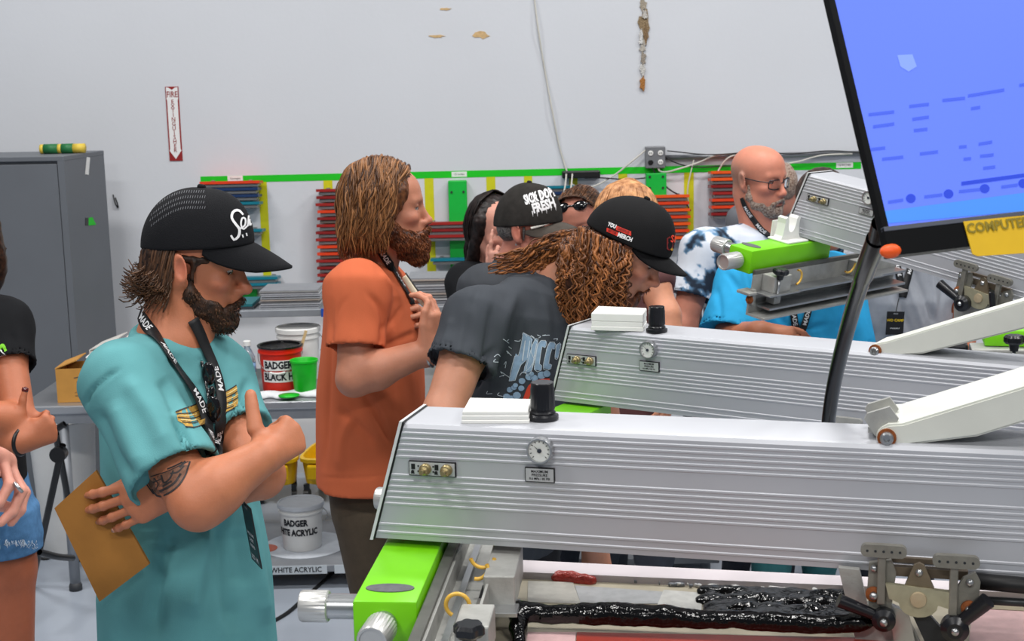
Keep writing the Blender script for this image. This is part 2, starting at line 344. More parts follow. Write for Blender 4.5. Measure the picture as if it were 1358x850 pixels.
# ---------------------------------------------------------------- people
def head_matrix(c, yaw, pitch, roll=0.0, s=1.0):
    """head frame: x forward, y left, z up; yaw 0 faces +X, +90 faces away; pitch + looks down; roll + tips to its right"""
    R = Matrix.Rotation(math.radians(yaw), 3, 'Z') @ Matrix.Rotation(math.radians(pitch), 3, 'Y') @ Matrix.Rotation(math.radians(roll), 3, 'X')
    M = np.eye(4); M[:3, :3] = np.array(R) * s; M[:3, 3] = c; return M
def hp(M, p): return M[:3, :3] @ A(*p) + M[:3, 3]
def head_prims(S, M, jaw=1.0, nose=1.0, ears=(1, -1), fat=0.0, brow=1.0):
    S.M = M; g = fat
    S.el((-.012, 0, .040), (.098, .076 + g * .5, .086), .01)
    S.el((.030, 0, .055), (.062, .064, .060), .03)
    S.el((.040, 0, -.020), (.054, .060 + g, .082), .03)
    S.el((.046, 0, -.070), (.046 * jaw, .046 + g, .036), .03)
    S.el((.082, 0, -.097), (.018, .022, .017), .022)
    for y in (1, -1):
        S.rc((.008, y * (.055 + g), -.045), (.072, y * .020, -.097), .015, .013, .025)
        S.el((.066, y * .044, -.014), (.021, .021, .016), .02)
        S.rc((.086, y * .012, .034), (.074, y * .044, .032), .011 * brow, .009, .016)
        S.el((.098, y * .031, .013), (.020, .018, .012), .012, '-')
        S.el((.0775, y * .031, .0185), (.0130, .0165, .0075), .003); S.el((.0760, y * .031, .0035), (.0130, .0155, .0060), .003)
    S.rc((.090, 0, .022), (.113 * nose, 0, -.022), .0075, .0105, .012)
    S.el((.116 * nose, 0, -.027), (.0125, .0125, .011), .008)
    for y in (1, -1):
        S.el((.103, y * .0125, -.031), (.012, .0085, .0085), .006)
        S.el((.107, y * .0075, -.041), (.006, .0035, .004), .003, '-')
    S.el((.092, 0, -.048), (.016, .020, .020), .012)
    S.el((.099, 0, -.0585), (.0095, .022, .0055), .006); S.el((.097, 0, -.0705), (.0095, .019, .0065), .006)
    S.el((.110, 0, -.0645), (.010, .023, .0016), .003, '-')
    S.el((.098, 0, -.081), (.012, .018, .006), .006, '-')
    for y in ears:
        R = np.array(Matrix.Rotation(math.radians(-14), 3, 'Y') @ Matrix.Rotation(math.radians(y * 26), 3, 'Z'))
        S.el((-.010, y * .083, .004), (.021, .0085, .035), .008, '+', R); S.el((-.005, y * .094, .009), (.012, .008, .023), .004, '-', R)
        S.el((-.003, y * .083, .002), (.004, .003, .008), .003); S.el((.002, y * .078, -.022), (.009, .006, .010), .006)
    S.M = np.eye(4)
HANDM = None
FING = [(.030, .094, .046, .027, .022, .0088), (.010, .099, .050, .031, .023, .0088), (-.011, .095, .046, .029, .022, .0084), (-.030, .086, .036, .022, .020, .0074)]
def hand_prims(S, wrist, xdir, up, side, curl=((20, 25, 15),) * 4, spread=3, thumb=(35, 20, 20, 15), s=1.0, palm=1.0):
    """xdir to the fingers, up = back of the hand, side +1 when the thumb lies on up x xdir; curl in degrees toward the palm; thumb = (out, across, bend, bend)"""
    x = nrm(xdir); z = nrm(A(*up) - (A(*up) @ x) * x); y = np.cross(z, x) * side; w = A(*wrist)
    T = lambda a, b, c: w + s * (a * x + b * y + c * z)
    S.rc(w - x * .02, T(.02, 0, 0), .024 * s, .025 * s, .02)
    S.rc(T(.005, 0, -.002), T(.088, .026, 0), .019 * s, .0125 * s, .014); S.rc(T(.005, 0, -.002), T(.092, .006, .002), .019 * s, .013 * s, .014)
    S.rc(T(.005, -.004, -.002), T(.088, -.014, .001), .019 * s, .0125 * s, .014); S.rc(T(.008, -.010, -.002), T(.080, -.031, -.001), .019 * s, .0115 * s, .014)
    S.rc(T(.02, -.02, -.010), T(.07, -.025, -.009), .014 * s, .011 * s, .014); S.rc(T(.015, .018, -.010), T(.055, .028, -.012), .016 * s, .012 * s, .014)
    tips = []
    for i, (by, bx, l1, l2, l3, r) in enumerate(FING):
        p = T(bx - .006, by, .0); sp = math.radians(spread * (1.5 - i)); d0 = math.cos(sp) * x + math.sin(sp) * y; a = 0; rr = r * s
        for l, c, q in ((l1, curl[i][0], .95), (l2, curl[i][1], .88), (l3, curl[i][2], .78)):
            a += math.radians(c); d = math.cos(a) * d0 - math.sin(a) * z; e = p + d * l * s; S.rc(p, e, rr, r * s * q, .004); S.el(p, (rr * 1.05,) * 3, .003); rr = r * s * q; p = e
        tips.append((p, d))
    o, ac, b1, b2 = (math.radians(t) for t in thumb); p = T(.022, .022, -.010)
    d = math.cos(o) * x + math.sin(o) * (math.cos(ac) * y - math.sin(ac) * z); side_d = nrm(np.cross(d, np.cross(d, x) + 1e-9 * z)) * -1
    inw = nrm(x - (x @ d) * d) if abs(x @ d) < .99 else -z
    e = p + d * .044 * s; S.rc(p, e, .0155 * s, .0105 * s, .012); p = e
    d1 = math.cos(b1) * d + math.sin(b1) * inw; e = p + d1 * .034 * s; S.rc(p, e, .0105 * s, .0098 * s, .005); p = e
    d2 = math.cos(b1 + b2) * d + math.sin(b1 + b2) * inw; e = p + d2 * .026 * s; S.rc(p, e, .0098 * s, .008 * s, .004)
    return tips, (e, d2)
def nail(Bq, tip, d, up, r=.005):
    x = nrm(d); z = nrm(A(*up) - (A(*up) @ x) * x); y = np.cross(z, x); c = A(*tip) + z * .0066 - x * .001
    V = [c + r * 1.1 * math.cos(t) * x + r * .85 * math.sin(t) * y - .0016 * math.sin(t) ** 2 * z for t in np.linspace(0, 2 * math.pi, 12, False)]
    Bq.add(V + [v - .002 * z for v in V], [tuple(range(12)), tuple(range(23, 11, -1))] + [(i, 12 + i, 12 + (i + 1) % 12, (i + 1) % 12) for i in range(12)])
def arm_prims(S, sh, el, wr, r=(.052, .043, .046, .029), k=.02):
    sh, el, wr = (A(*q) for q in (sh, el, wr)); S.rc(sh, sh + .35 * (el - sh), r[0], r[0] * .98, k); S.rc(sh + .3 * (el - sh), el, r[0], r[1], k)
    m = el + .28 * (wr - el); S.rc(el, m, r[1], r[2], k); S.rc(m, wr, r[2], r[3], k)
def skin_color(M, base, lip=(150, 84, 74), flush=(196, 110, 90), tints=()):
    def f(V):
        l = (V - M[:3, 3]) @ np.linalg.inv(M[:3, :3]).T; c = np.tile(np.array(sl(base)), (len(V), 1))
        def blend(w, col):
            nonlocal c
            w = np.clip(w, 0, 1)[:, None]; c = c * (1 - w) + np.array(sl(col)) * w
        g = lambda o, r: np.exp(-(((l - A(*o)) / A(*r)) ** 2).sum(1))
        blend(.55 * (g((.116, 0, -.028), (.02, .02, .018)) + g((.07, .05, -.02), (.025, .02, .02)) + g((.07, -.05, -.02), (.025, .02, .02)) + g((0, .09, .01), (.03, .02, .03)) + g((0, -.09, .01), (.03, .02, .03))), flush)
        blend(.8 * np.clip(1.8 * g((.104, 0, -.0645), (.016, .019, .0085)) - .4, 0, 1), lip)
        for o_, r_, k_, w_ in tints: blend(w_ * np.clip(1.6 * g(o_, r_), 0, 1), k_)
        return c
    return f
def eyes(M, parent, iris=(70, 60, 45), lid=None, closed=0.0, sides=(1, -1)):
    for y in sides:
        c = A(.0775, y * .031, .012); bm = bmesh.new(); bmesh.ops.create_uvsphere(bm, u_segments=20, v_segments=14, radius=.0118)
        V = np.array([v.co for v in bm.verts]); bm.verts.index_update(); Fc = [[v.index for v in f.verts] for f in bm.faces]; bm.free(); dirn = nrm((1, 0, -.25 * closed)); dt = (V / .0118) @ dirn
        col = np.tile(np.array(sl((188, 176, 168))), (len(V), 1)); col[dt > .80] = sl(iris); col[dt > .95] = sl((12, 10, 10))
        mesh_obj('eye', np.array([hp(M, p + c) for p in V]), Fc, mat('eye_wet', (255, 255, 255), .15, attr=True, var=0), parent, True, col)
        b = B(); top = .006 * (1 - closed) - .003 * closed
        b.tube([hp(M, (.0875 - .10 * abs(t) ** 2 * .05, y * (.031 + t * .014), .012 + top - .006 * t * t)) for t in np.linspace(-1, 1, 9)], .0011 * np.linalg.norm(M[:3, 0]), 6)
        b.go('eyelashes', mat('lash', (40, 28, 22), .8), parent, True)
def brows(M, parent, color, r=.0035, sides=(1, -1)):
    b = B(); s = np.linalg.norm(M[:3, 0])
    for y in sides:
        pts = [hp(M, (.099 - .030 * t ** 2 - .002, y * (.012 + .036 * t), .031 + .008 * math.sin(t * 2.4))) for t in np.linspace(0, 1, 9)]; b.tube(pts, np.linspace(r, r * .45, 9) * s, 6)
    b.go('eyebrows', mat('brow_%d_%d' % color[:2], color, .9, bump=.6, bscale=400), parent, True)
def strand_mesh(name, P, R, parent, dark, light, n=5, tip=.25):
    """hair locks, each with a tone of its own between dark and light"""
    P = np.asarray(P); k, m, _ = P.shape; V, Q = tubes_np(P, R, n); a, b = np.array(sl(dark)), np.array(sl(light)); t = np.clip(RNG.beta(1.3, 1.6, k)[:, None] + tip * np.linspace(-.5, .5, m)[None], 0, 1); col = a + (b - a) * t[..., None]; col = np.repeat(col[:, :, None, :], n, 2).reshape(-1, 3)
    return mesh_obj(name, V, Q, mat('hair_locks', (255, 255, 255), .42, attr=True, var=.12, scale=200, spec=.4), parent, True, col, kind='stuff')
def wavy(P, amp, ctr, n=26, fmin=1.6, fmax=3.2):
    """a lock that waves side to side on its way down"""
    P = spline(P, n); ph = RNG.uniform(0, 6.28); fq = RNG.uniform(fmin, fmax); t = np.linspace(0, 1, n)[:, None]; T = np.gradient(P, axis=0); T /= np.linalg.norm(T, axis=1, keepdims=True); o = P - ctr; o /= np.linalg.norm(o, axis=1, keepdims=True); Wv = np.cross(T, o)
    return P + amp * np.minimum(t * 2.5, 1) * (np.sin(t * fq * 6.28 + ph) * Wv + .6 * np.cos(t * fq * 6.28 + ph * 1.7) * o)
def strands(name, roots, paths_fn, m, parent, r=.0018, n=4, mpts=9, taper=.35, tones=None):
    P = np.array([spline(paths_fn(q), mpts) for q in roots]); R = np.linspace(1, taper, mpts)[None] * (r * RNG.uniform(.7, 1.25, len(P)))[:, None]
    if tones: return strand_mesh(name, P, R, parent, *tones, n=n)
    V, Q = tubes_np(P, R, n); return mesh_obj(name, V, Q, m, parent, True, kind='stuff')
def tufts(name, V, Q, dirfn, count, length, m, parent, r=.0016, keep=None, n=4, lift=.25, jit=.35):
    """short hairs growing out of a surface, combed along dirfn(point)"""
    N = vnormals(V, Q); ix = RNG.integers(0, len(V), count * 3); ix = ix[keep(V[ix])] if keep is not None else ix; ix = ix[:count]
    d = dirfn(V[ix]) + RNG.normal(size=(len(ix), 3)) * jit; d -= (d * N[ix]).sum(1, keepdims=True) * N[ix] * .8; d /= np.linalg.norm(d, axis=1, keepdims=True) + 1e-9; L = length * RNG.uniform(.6, 1.3, (len(ix), 1))
    p0 = V[ix] - N[ix] * .002; p1 = p0 + d * L * .5 + N[ix] * (L * lift); p2 = p0 + d * L + N[ix] * (L * lift * .6); P = np.stack([p0, p1, p2], 1)
    R = np.array([1, .8, .2])[None] * (r * RNG.uniform(.7, 1.3, len(ix)))[:, None]; VV, QQ = tubes_np(P, R, n); return mesh_obj(name, VV, QQ, m, parent, True, kind='stuff')
def hair_mat(name, dark, light, scale=60, rough=.45):
    if name in MATS: return MATS[name]
    m = mat(name, light, rough, var=0); nt = m.node_tree; L = nt.links.new; tc = nt.nodes['Texture Coordinate'] if 'Texture Coordinate' in nt.nodes else nt.nodes.new('ShaderNodeTexCoord')
    nz = nt.nodes.new('ShaderNodeTexNoise'); nz.inputs['Scale'].default_value = scale; nz.inputs['Detail'].default_value = 5; L(tc.outputs['Object'], nz.inputs['Vector'])
    cr = nt.nodes.new('ShaderNodeValToRGB'); cr.color_ramp.elements[0].position = .36; cr.color_ramp.elements[0].color = sl(dark) + (1,); cr.color_ramp.elements[1].position = .66; cr.color_ramp.elements[1].color = sl(light) + (1,)
    L(nz.outputs['Fac'], cr.inputs['Fac']); L(cr.outputs['Color'], nt.nodes['Principled BSDF'].inputs['Base Color']); nt.nodes['Principled BSDF'].inputs['Specular IOR Level'].default_value = .35; return m
def cap(M, parent, m, mbrim=None, back=None, hi=.0, brim_len=.072, brim_drop=.018, tilt=8, button=True, flat=0.0, h=.003, front=0.0, lo=.030, rise=0.0, curve=.03, fs=0.0, ic=.0, span=72, cx=-.008, bexp=.62):
    """baseball cap on the head frame M: crown (one solid), brim, button"""
    cen = A(cx, 0, lo); S = Sdf(); S.M = M; s = np.linalg.norm(M[:3, 0])
    S.el(cen + A(0, 0, .0), (.113, .091, .098 + hi), .01)
    if front: S.el((.034, 0, lo + .012), (.068 + fs, .078, .078 + front), .02)
    if flat: S.el((.02, 0, lo + .005), (.090, .088, .090 + flat), .03)
    q = hp(M, cen); lo_, hi_ = q - .2 * s, q + .2 * s; t = math.radians(tilt); S.half(cen, (math.sin(t), 0, -math.cos(t)), lo_, hi_, .004)
    S.M = np.eye(4); V, Q = S.build(h); o = mesh_obj('cap', V, Q, m, parent, True); bvh = BVHTree.FromPolygons(V.tolist(), Q.tolist())
    na, nb = 33, 9; top = []; xf = .111 if not front else max(.111, .110 + fs) 
    def pt(a, b):
        ph = a * math.radians(span); inn = A(cen[0] + (xf - .004 - (.008 if front else 0)) * math.cos(ph), .0885 * math.sin(ph), lo + .002 + math.tan(t) * (xf * math.cos(ph))); L = brim_len * (max(0, math.cos(a * math.pi / 2)) ** bexp if abs(a) < 1 else 0)
        return inn + A(L * b, -.006 * b * math.sin(ph) * .0, rise * b * (L / brim_len) ** .5 - brim_drop * b * b - curve * ((inn[1] / .088) ** 2) * (ic + (1 - ic) * b * min(1, L / brim_len * 1.6)))
    g = [[hp(M, pt(a, b)) for b in np.linspace(0, 1, nb)] for a in np.linspace(-1, 1, na)]; up = M[:3, 2] / s * .0042 * s; b = B(); V2 = [p for r in g for p in r] + [p - up for r in g for p in r]; nn = na * nb; Fc = []
    for i in range(na - 1):
        for j in range(nb - 1): a0 = i * nb + j; Fc += [(a0, a0 + nb, a0 + nb + 1, a0 + 1), (nn + a0, nn + a0 + 1, nn + a0 + nb + 1, nn + a0 + nb)]
        e = i * nb + nb - 1; Fc.append((e, e + nb, nn + e + nb, nn + e)); e = i * nb; Fc.append((e + nb, e, nn + e, nn + e + nb))
    b.add(V2, Fc); br = b.go('brim', mbrim or m, o, True)
    if button:
        h_ = bvh.ray_cast(Vector(hp(M, cen + A(-.004, 0, .3))), Vector(-M[:3, 2])); z = nrm(M[:3, 2])
        if h_[0] is not None: B().lathe([(.0085, -.002), (.0085, .003), (.006, .0058), (.0001, .0066)], np.array(h_[0]), z, 14).go('button', m, o, True)
    return o, bvh, g
def ribbon(P3, W3, N3, th=.0015):
    """flat band: centre line P3, half-width vectors W3, normals N3"""
    P3, W3, N3 = (np.array(q) for q in (P3, W3, N3)); n = len(P3); V = np.vstack([P3 + W3, P3 - W3, P3 + W3 - N3 * th, P3 - W3 - N3 * th]); i = np.arange(n - 1)
    Q = np.vstack([np.stack([i, i + 1, n + i + 1, n + i], 1), np.stack([2 * n + i, 3 * n + i, 3 * n + i + 1, 2 * n + i + 1], 1), np.stack([i, 2 * n + i, 2 * n + i + 1, i + 1], 1), np.stack([n + i, n + i + 1, 3 * n + i + 1, 3 * n + i], 1), [[0, n, 3 * n, 2 * n], [n - 1, 3 * n - 1, 4 * n - 1, 2 * n - 1][::1]]]); return V, Q
def hit(bvhs, px, py, lift=.002):
    """the point seen at a picture position on any of the surfaces, lifted off a little"""
    d = nrm(ray(px, py)); best = None
    for b in bvhs:
        h = b.ray_cast(Vector(CAM), Vector(d))
        if h[0] is not None and (best is None or h[3] < best[2]): best = (np.array(h[0]), np.array(h[1]), h[3])
    return None if best is None else (best[0] + best[1] * lift, best[1])
def lanyard(parent, bvhs, legs, width, m, mt, words, size, name='lanyard', back=None, depth=None):
    """straps drawn over the cloth: legs = list of px polylines; words = list of (leg, fraction, text, flip)"""
    lo = None; data = []
    for leg in legs:
        S = spline(leg, 40); P = []; N = []
        for x, y in S:
            h = hit(bvhs, x, y, .004)
            if h is not None: P.append(h[0]); N.append(h[1])
        if len(P) < 4: continue
        P = np.array(P); N = np.array(N)
        for _ in range(6): P[1:-1] = .25 * P[:-2] + .5 * P[1:-1] + .25 * P[2:]; N[1:-1] = .25 * N[:-2] + .5 * N[1:-1] + .25 * N[2:]
        P = spline(P, 60); N = np.stack([np.interp(np.linspace(0, 1, 60), np.linspace(0, 1, len(N)), N[:, j]) for j in range(3)], 1); T = np.gradient(P, axis=0); T /= np.linalg.norm(T, axis=1, keepdims=True)
        N -= (N * T).sum(1, keepdims=True) * T; N /= np.linalg.norm(N, axis=1, keepdims=True); Wd = np.cross(N, T); data.append((P + N * .003, Wd, N, T))
    V = []; Q = []; n = 0
    for P, Wd, N, T in data: v, q = ribbon(P, Wd * width / 2, N); V.append(v); Q.append(q + n); n += len(v)
    lo = mesh_obj(name, np.vstack(V), np.vstack(Q), m, parent)
    gs = []
    for li, fr, body, flip in words:
        if li >= len(data): continue
        P, Wd, N, T = data[li]; g, Fc = text_geo(body, size, bold=.02 * size, cuts=0, spacing=1.0); d = np.r_[0, np.cumsum(np.linalg.norm(np.diff(P, axis=0), axis=1))]; u = fr * d[-1] + g[:, 0] * flip
        ip = lambda X: np.stack([np.interp(u, d, X[:, j]) for j in range(3)], 1); gs.append((ip(P) + ip(Wd) * (g[:, 1:2] * -flip * -1) + ip(N) * .0012, Fc))
    if gs: v, f = merge_geo(gs); mesh_obj('lettering', v, f, mt, lo)
    return lo, data
def shirt_build(S, h, m, parent, fold=(), noise=.0015, nscale=22, name='shirt', col=None, seed=1, sm=1):
    S.disp = (lambda P: noise * snoise(P, nscale, seed)) if noise else None
    V, Q = S.build(h); V = relax(V, Q, sm, .5)
    if fold: V = folds(V, Q, fold)
    o = mesh_obj(name, V, Q, m, parent, True, None if col is None else col(V)); return o, BVHTree.FromPolygons(V.tolist(), Q.tolist()), V, Q
def torso_sdf(S, pel, chest, neck, SL, SR, w=(.155, .15, .165, .17), d=(.11, .105, .12, .105), down=.22, k=.03, belly=0.0, slope=.03):
    """T-shirt body from the hem to the neck: pel, chest, neck base points; SL, SR shoulder joints"""
    pel, neck, SL, SR = (A(*q) for q in (pel, neck, SL, SR)); Ax = nrm(neck - pel); Rt = nrm(SR - SL); L = np.linalg.norm(neck - pel); f = lambda p: 0
    S.loft(pel, Ax, Rt, [(-down, w[0] * 1.06, d[0] * 1.05, 0, 0), (0, w[0], d[0] + belly, 0, belly * .4), (L * .35, w[1], d[1] + belly, 0, belly * .5), (L * .7, w[2], d[2], 0, .012), (L * .88, w[3], d[3], 0, 0), (L * .97, w[3] * .72, d[3] * .78, 0, -.01)], k)
    return Ax, Rt
def sleeve(S, sh, el, frac, r0, r1, k=.03, hol=.03):
    sh = A(*sh); el = A(*el); e = sh + frac * (el - sh); w = nrm(el - sh); S.el(sh, (r0,) * 3, k); S.cc(sh - w * .01, e, r0, r1, k); return e, w, r1
def cuff(S, e, w, r, dp=.022, th=.011): S.cc(e - w * dp, e + w * .05, r - th, r - th * .75, .004, '-')
def trousers(parent, pel, Rt, m, msh, h=.012, r=(.095, .062, .048), feet=None, fwd=None, name='trousers'):
    S = Sdf(); pel = A(*pel); Rt = nrm(A(Rt[0], Rt[1], 0)); fw = np.cross(A(0, 0, 1), Rt) if fwd is None else nrm(fwd)
    S.el(pel, (.16, .12, .14), .04, '+', np.stack([Rt, fw, A(0, 0, 1)], 1))
    for sd in (1, -1):
        hip = pel + Rt * .09 * sd - A(0, 0, .06); an = A(*(hip + Rt * .03 * sd))[:2]; an = A(an[0], an[1], .09); kn = (hip + an) / 2 + fw * .03; S.rc(hip, kn, r[0], r[1], .04); S.rc(kn, an, r[1], r[2], .03)
    V, Q = S.build(h); o = mesh_obj(name, V, Q, m, parent, True)
    for sd in (1, -1):
        a = pel + Rt * .12 * sd; b = Sdf(); b.rc((a[0], a[1], .045), tuple(A(a[0], a[1], .04) + fw * .16), .045, .038, .01); b.half((a[0], a[1], .006), (0, 0, -1), A(a[0] - .5, a[1] - .5, -.2), A(a[0] + .5, a[1] + .5, .2), .003); v, q = b.build(.01); mesh_obj('shoe', v, q, msh, parent, True)
    return o

def head_at(px, py, Y, local, yaw, pitch, roll=0.0, s=1.0):
    M = head_matrix((0, 0, 0), yaw, pitch, roll, s); M[:3, 3] = at(px, py, Y) - M[:3, :3] @ A(*local); return M
def beard_sdf(M, t=.008, L=.0, cheek=1.0, must=1.0, low=.0):
    S = Sdf(); S.M = M
    for y in (1, -1):
        S.rc((.010, y * .070, -.008), (.014, y * .066, -.045), .004 + t * .5, .008 + t * .6, .01); S.rc((.014, y * .061, -.050), (.066, y * .028, -.092), .015 + t, .017 + t, .015)
        if cheek: S.el((.046, y * .045, -.070), (.036 * cheek, .015 + t * .6, .025 * cheek), .012); S.rc((.03, y * .050, -.078), (.078, y * .026, -.082), .016 + t * .5, .014 + t * .5, .012)
        if must: S.rc((.111, y * .005, -.0495), (.094, y * .030, -.066), (.0045 + t * .35) * must, (.0045 + t * .35) * must, .006); S.rc((.094, y * .030, -.066), (.084, y * .022, -.092), .005 + t * .4, .009 + t * .5, .01)
    S.el((.082, 0, -.100 - L * .5), (.022 + t, .028 + t, .018 + t + L * .6), .02); S.el((.050, 0, -.108), (.040, .036, .014 + t + low), .02); S.el((.098, 0, -.084), (.009 + t * .4, .011, .008), .008)
    if L: S.rc((.078, 0, -.10), (.086, 0, -.112 - L), .03, .016, .03); [S.rc((.06, y * .03, -.085), (.078, y * .014, -.105 - L * .8), .024, .016, .03) for y in (1, -1)]
    S.M = np.eye(4); return S
def beard(M, parent, m, m2=None, res=.003, count=900, length=.012, name='beard', down=(.35, 0, -1), jit=.35, r=.0013, bump=.0015, **kw):
    S = beard_sdf(M, **kw); S.disp = lambda P: bump * snoise(P, 160, 5); V, Q = S.build(res); o = mesh_obj(name, V, Q, m, parent, True); dv = M[:3, :3] @ A(*down); tufts('beard_hair', V, Q, lambda P: np.tile(nrm(dv), (len(P), 1)), count, length, m2 or m, o, r, jit=jit); return o
def skin_mesh(S, M, base, parent, res, name='body', lip=(150, 84, 74), flush=(196, 110, 90), tints=()):
    V, Q = S.build(res); V = relax(V, Q, 1, .35); m = mat('skin', (200, 150, 125), .5, attr=True, var=.05, scale=60, bump=.06, bscale=260, sss=.08)
    o = mesh_obj(name, V, Q, m, parent, True, skin_color(M, base, lip, flush, tints)(V)); return o, BVHTree.FromPolygons(V.tolist(), Q.tolist()), V, Q

def figure(name_label, M, skin, NK, SR, SL, PEL, arms, shirt, res=.004, sres=.007, w=(.19, .175, .185, .18), d=(.125, .12, .12, .105), down=.2, belly=0.0, sl=(.5, .066, .074), fold=(), hands=(None, None), legs=((50, 54, 64), (30, 30, 32)), noise=.002, collar=True, shirtcol=None, head_kw={}, trs=True, tints=(), nk=(.054, .058), armr=(.052, .043, .046, .029), vneck=False):
    """a whole clothed figure; arms = ((elbow, wrist), (elbow, wrist)) right then left, None = hanging"""
    o = empty('person', name_label, 'person', (PEL[0], PEL[1], 0)); S = Sdf(); head_prims(S, M, **head_kw); NK, SR, SL, PEL = (A(*q) for q in (NK, SR, SL, PEL)); Rt = nrm(A(*(SR - SL)[:2], 0)); fw = np.cross(A(0, 0, 1), Rt)
    S.rc(hp(M, (-.030, 0, -.045)), NK + A(0, 0, .01), nk[0], nk[1], .03); S.rc(hp(M, (.0, 0, -.075)), NK + fw * .025 + A(0, 0, -.01), nk[0] * .9, nk[1] * .95, .03); S.rc(NK - A(0, 0, .03), NK - A(0, 0, .1), .07, .08, .03)
    AR = []; tips = []
    for i, (sh, sg) in enumerate(((SR, 1), (SL, -1))):
        el, wr = arms[i] if arms[i] is not None else (sh + Rt * .03 * sg + A(0, 0, -.30) - fw * .02, sh + Rt * .02 * sg + A(0, 0, -.54) + fw * .06); el = A(*el); wr = A(*wr); AR.append((el, wr)); S.rc(NK + A(0, 0, -.04), sh, .04, .045, .03); arm_prims(S, sh, el, wr, armr)
        h = hands[i] or dict(x=nrm(wr - el), up=Rt * sg, curl=((25, 30, 20),) * 4); tips.append(hand_prims(S, wr, h['x'], h['up'], sg, h.get('curl', ((25, 30, 20),) * 4), h.get('spread', 2), h.get('thumb', (30, 40, 15, 15)), h.get('s', 1.0)))
    body, bv, V, Q = skin_mesh(S, M, skin, o, res, tints=tints); BV, BQ = V, Q; S = Sdf()
    torso_sdf(S, PEL, None, NK, SL, SR, w, d, down, belly=belly); ks = []
    for i, sh in enumerate((SR, SL)): S.rc(NK + A(0, 0, -.035), sh, .060, .056, .05); ks.append(sleeve(S, sh, AR[i][0], sl[0], sl[1], sl[2], .05))
    if collar: S.tor(NK + fw * .012 - A(0, 0, .004), nrm(fw * .35 + A(0, 0, .95)), Rt, .072, .076, .008, .008)
    S.el(NK + fw * .016 + A(0, 0, .045), (.070, .070, .056), .006, '-')
    if vneck: S.rc(NK + fw * .01, NK + fw * .075 - A(0, 0, .06), .04, .014, .012, '-')
    for k in ks: cuff(S, *k)
    sh_, bs, Vs, Qs = shirt_build(S, sres, shirt, o, fold, noise, 15, col=shirtcol)
    if trs: trousers(o, PEL - A(0, 0, .1), Rt, mat('trouser_%d_%d_%d' % legs[0], legs[0], .85, var=.15, bump=.1, bscale=300), mat('shoe_%d_%d_%d' % legs[1], legs[1], .6))
    return dict(o=o, body=body, bv=bv, shirt=sh_, bs=bs, Rt=Rt, fw=fw, tips=tips, V=Vs, Q=Qs, BV=BV, BQ=BQ)
# ---------------------------------------------------------------- setting
YW = 7.1
def wall_mat():
    m = mat('painted_wall', (203, 206, 212), .75, var=.025, scale=1.4, bump=.06, bscale=40); return m
b = B(); b.box((-7, YW, 0), (9, YW + .2, 6)); o = b.go('wall_back', wall_mat()); o['kind'] = 'structure'
def floor_mat():
    m = mat('polished_concrete', (158, 166, 178), .28, var=.10, scale=2.2, bump=.02, bscale=25, coat=.25); return m
b = B(); b.box((-7, -3.5, -.2), (9, YW, 0)); o = b.go('floor', floor_mat()); o['kind'] = 'structure'
def wallpt(px, py, off=0.0): p = at(px, py, YW - off); return p
def wall_patch(name, pts, m, off=.0015, th=.001, parent=None):
    P = [wallpt(x, y) for x, y in pts]; b = B(); V = [(p[0], YW - off - th, p[2]) for p in P] + [(p[0], YW, p[2]) for p in P]; n = len(P)
    b.add(V, [tuple(range(n)), tuple(range(2 * n - 1, n - 1, -1))] + [(i, n + i, n + (i + 1) % n, (i + 1) % n) for i in range(n)]); return b.go(name, m, parent)
def rag(px, py, rx, ry, n=14, j=.35, seed=0):
    r = random.Random(seed); return [(px + rx * math.cos(t) * (1 + r.uniform(-j, j)), py + ry * math.sin(t) * (1 + r.uniform(-j, j))) for t in [2 * math.pi * i / n for i in range(n)]]
wall = bpy.data.objects['wall_back']
scar = mat('bare_plaster', (196, 165, 120), .9, var=.2, scale=60); scar2 = mat('torn_paper', (150, 120, 80), .9, var=.35, scale=90)
wall_patch('plaster_patch', rag(638, 46, 11, 5, seed=1), scar, parent=wall); wall_patch('plaster_patch', rag(579, 48, 9, 2, seed=2), scar, parent=wall); wall_patch('plaster_patch', rag(591, 12, 7, 1.6, seed=3), scar, parent=wall)
# the torn strip high on the wall: peeled flakes in relief
tear = empty('plaster_tear', 'long vertical torn strip of plaster high on the white wall', 'wall damage', tuple(wallpt(853, 60)))
fl = [(853, 6, 4, 8, (160, 150, 135)), (854, 30, 6, 20, (140, 120, 92)), (856, 46, 4, 12, (128, 104, 76)), (852, 62, 4, 9, (176, 170, 160)), (853, 78, 3, 10, (150, 140, 128)), (852, 92, 3, 8, (196, 194, 190)), (852, 111, 3.4, 10, (166, 112, 58)), (855, 20, 3, 6, (190, 186, 180)), (850, 50, 2.6, 10, (205, 204, 202))]
for i, (x, y, rx, ry, c) in enumerate(fl): wall_patch('plaster_flake', rag(x, y, rx, ry, 16, .45, i + 10), mat('flake_%d' % i, c, .95, var=.3, scale=140, bump=.8, bscale=150), .002 + .0012 * i, .004, tear)
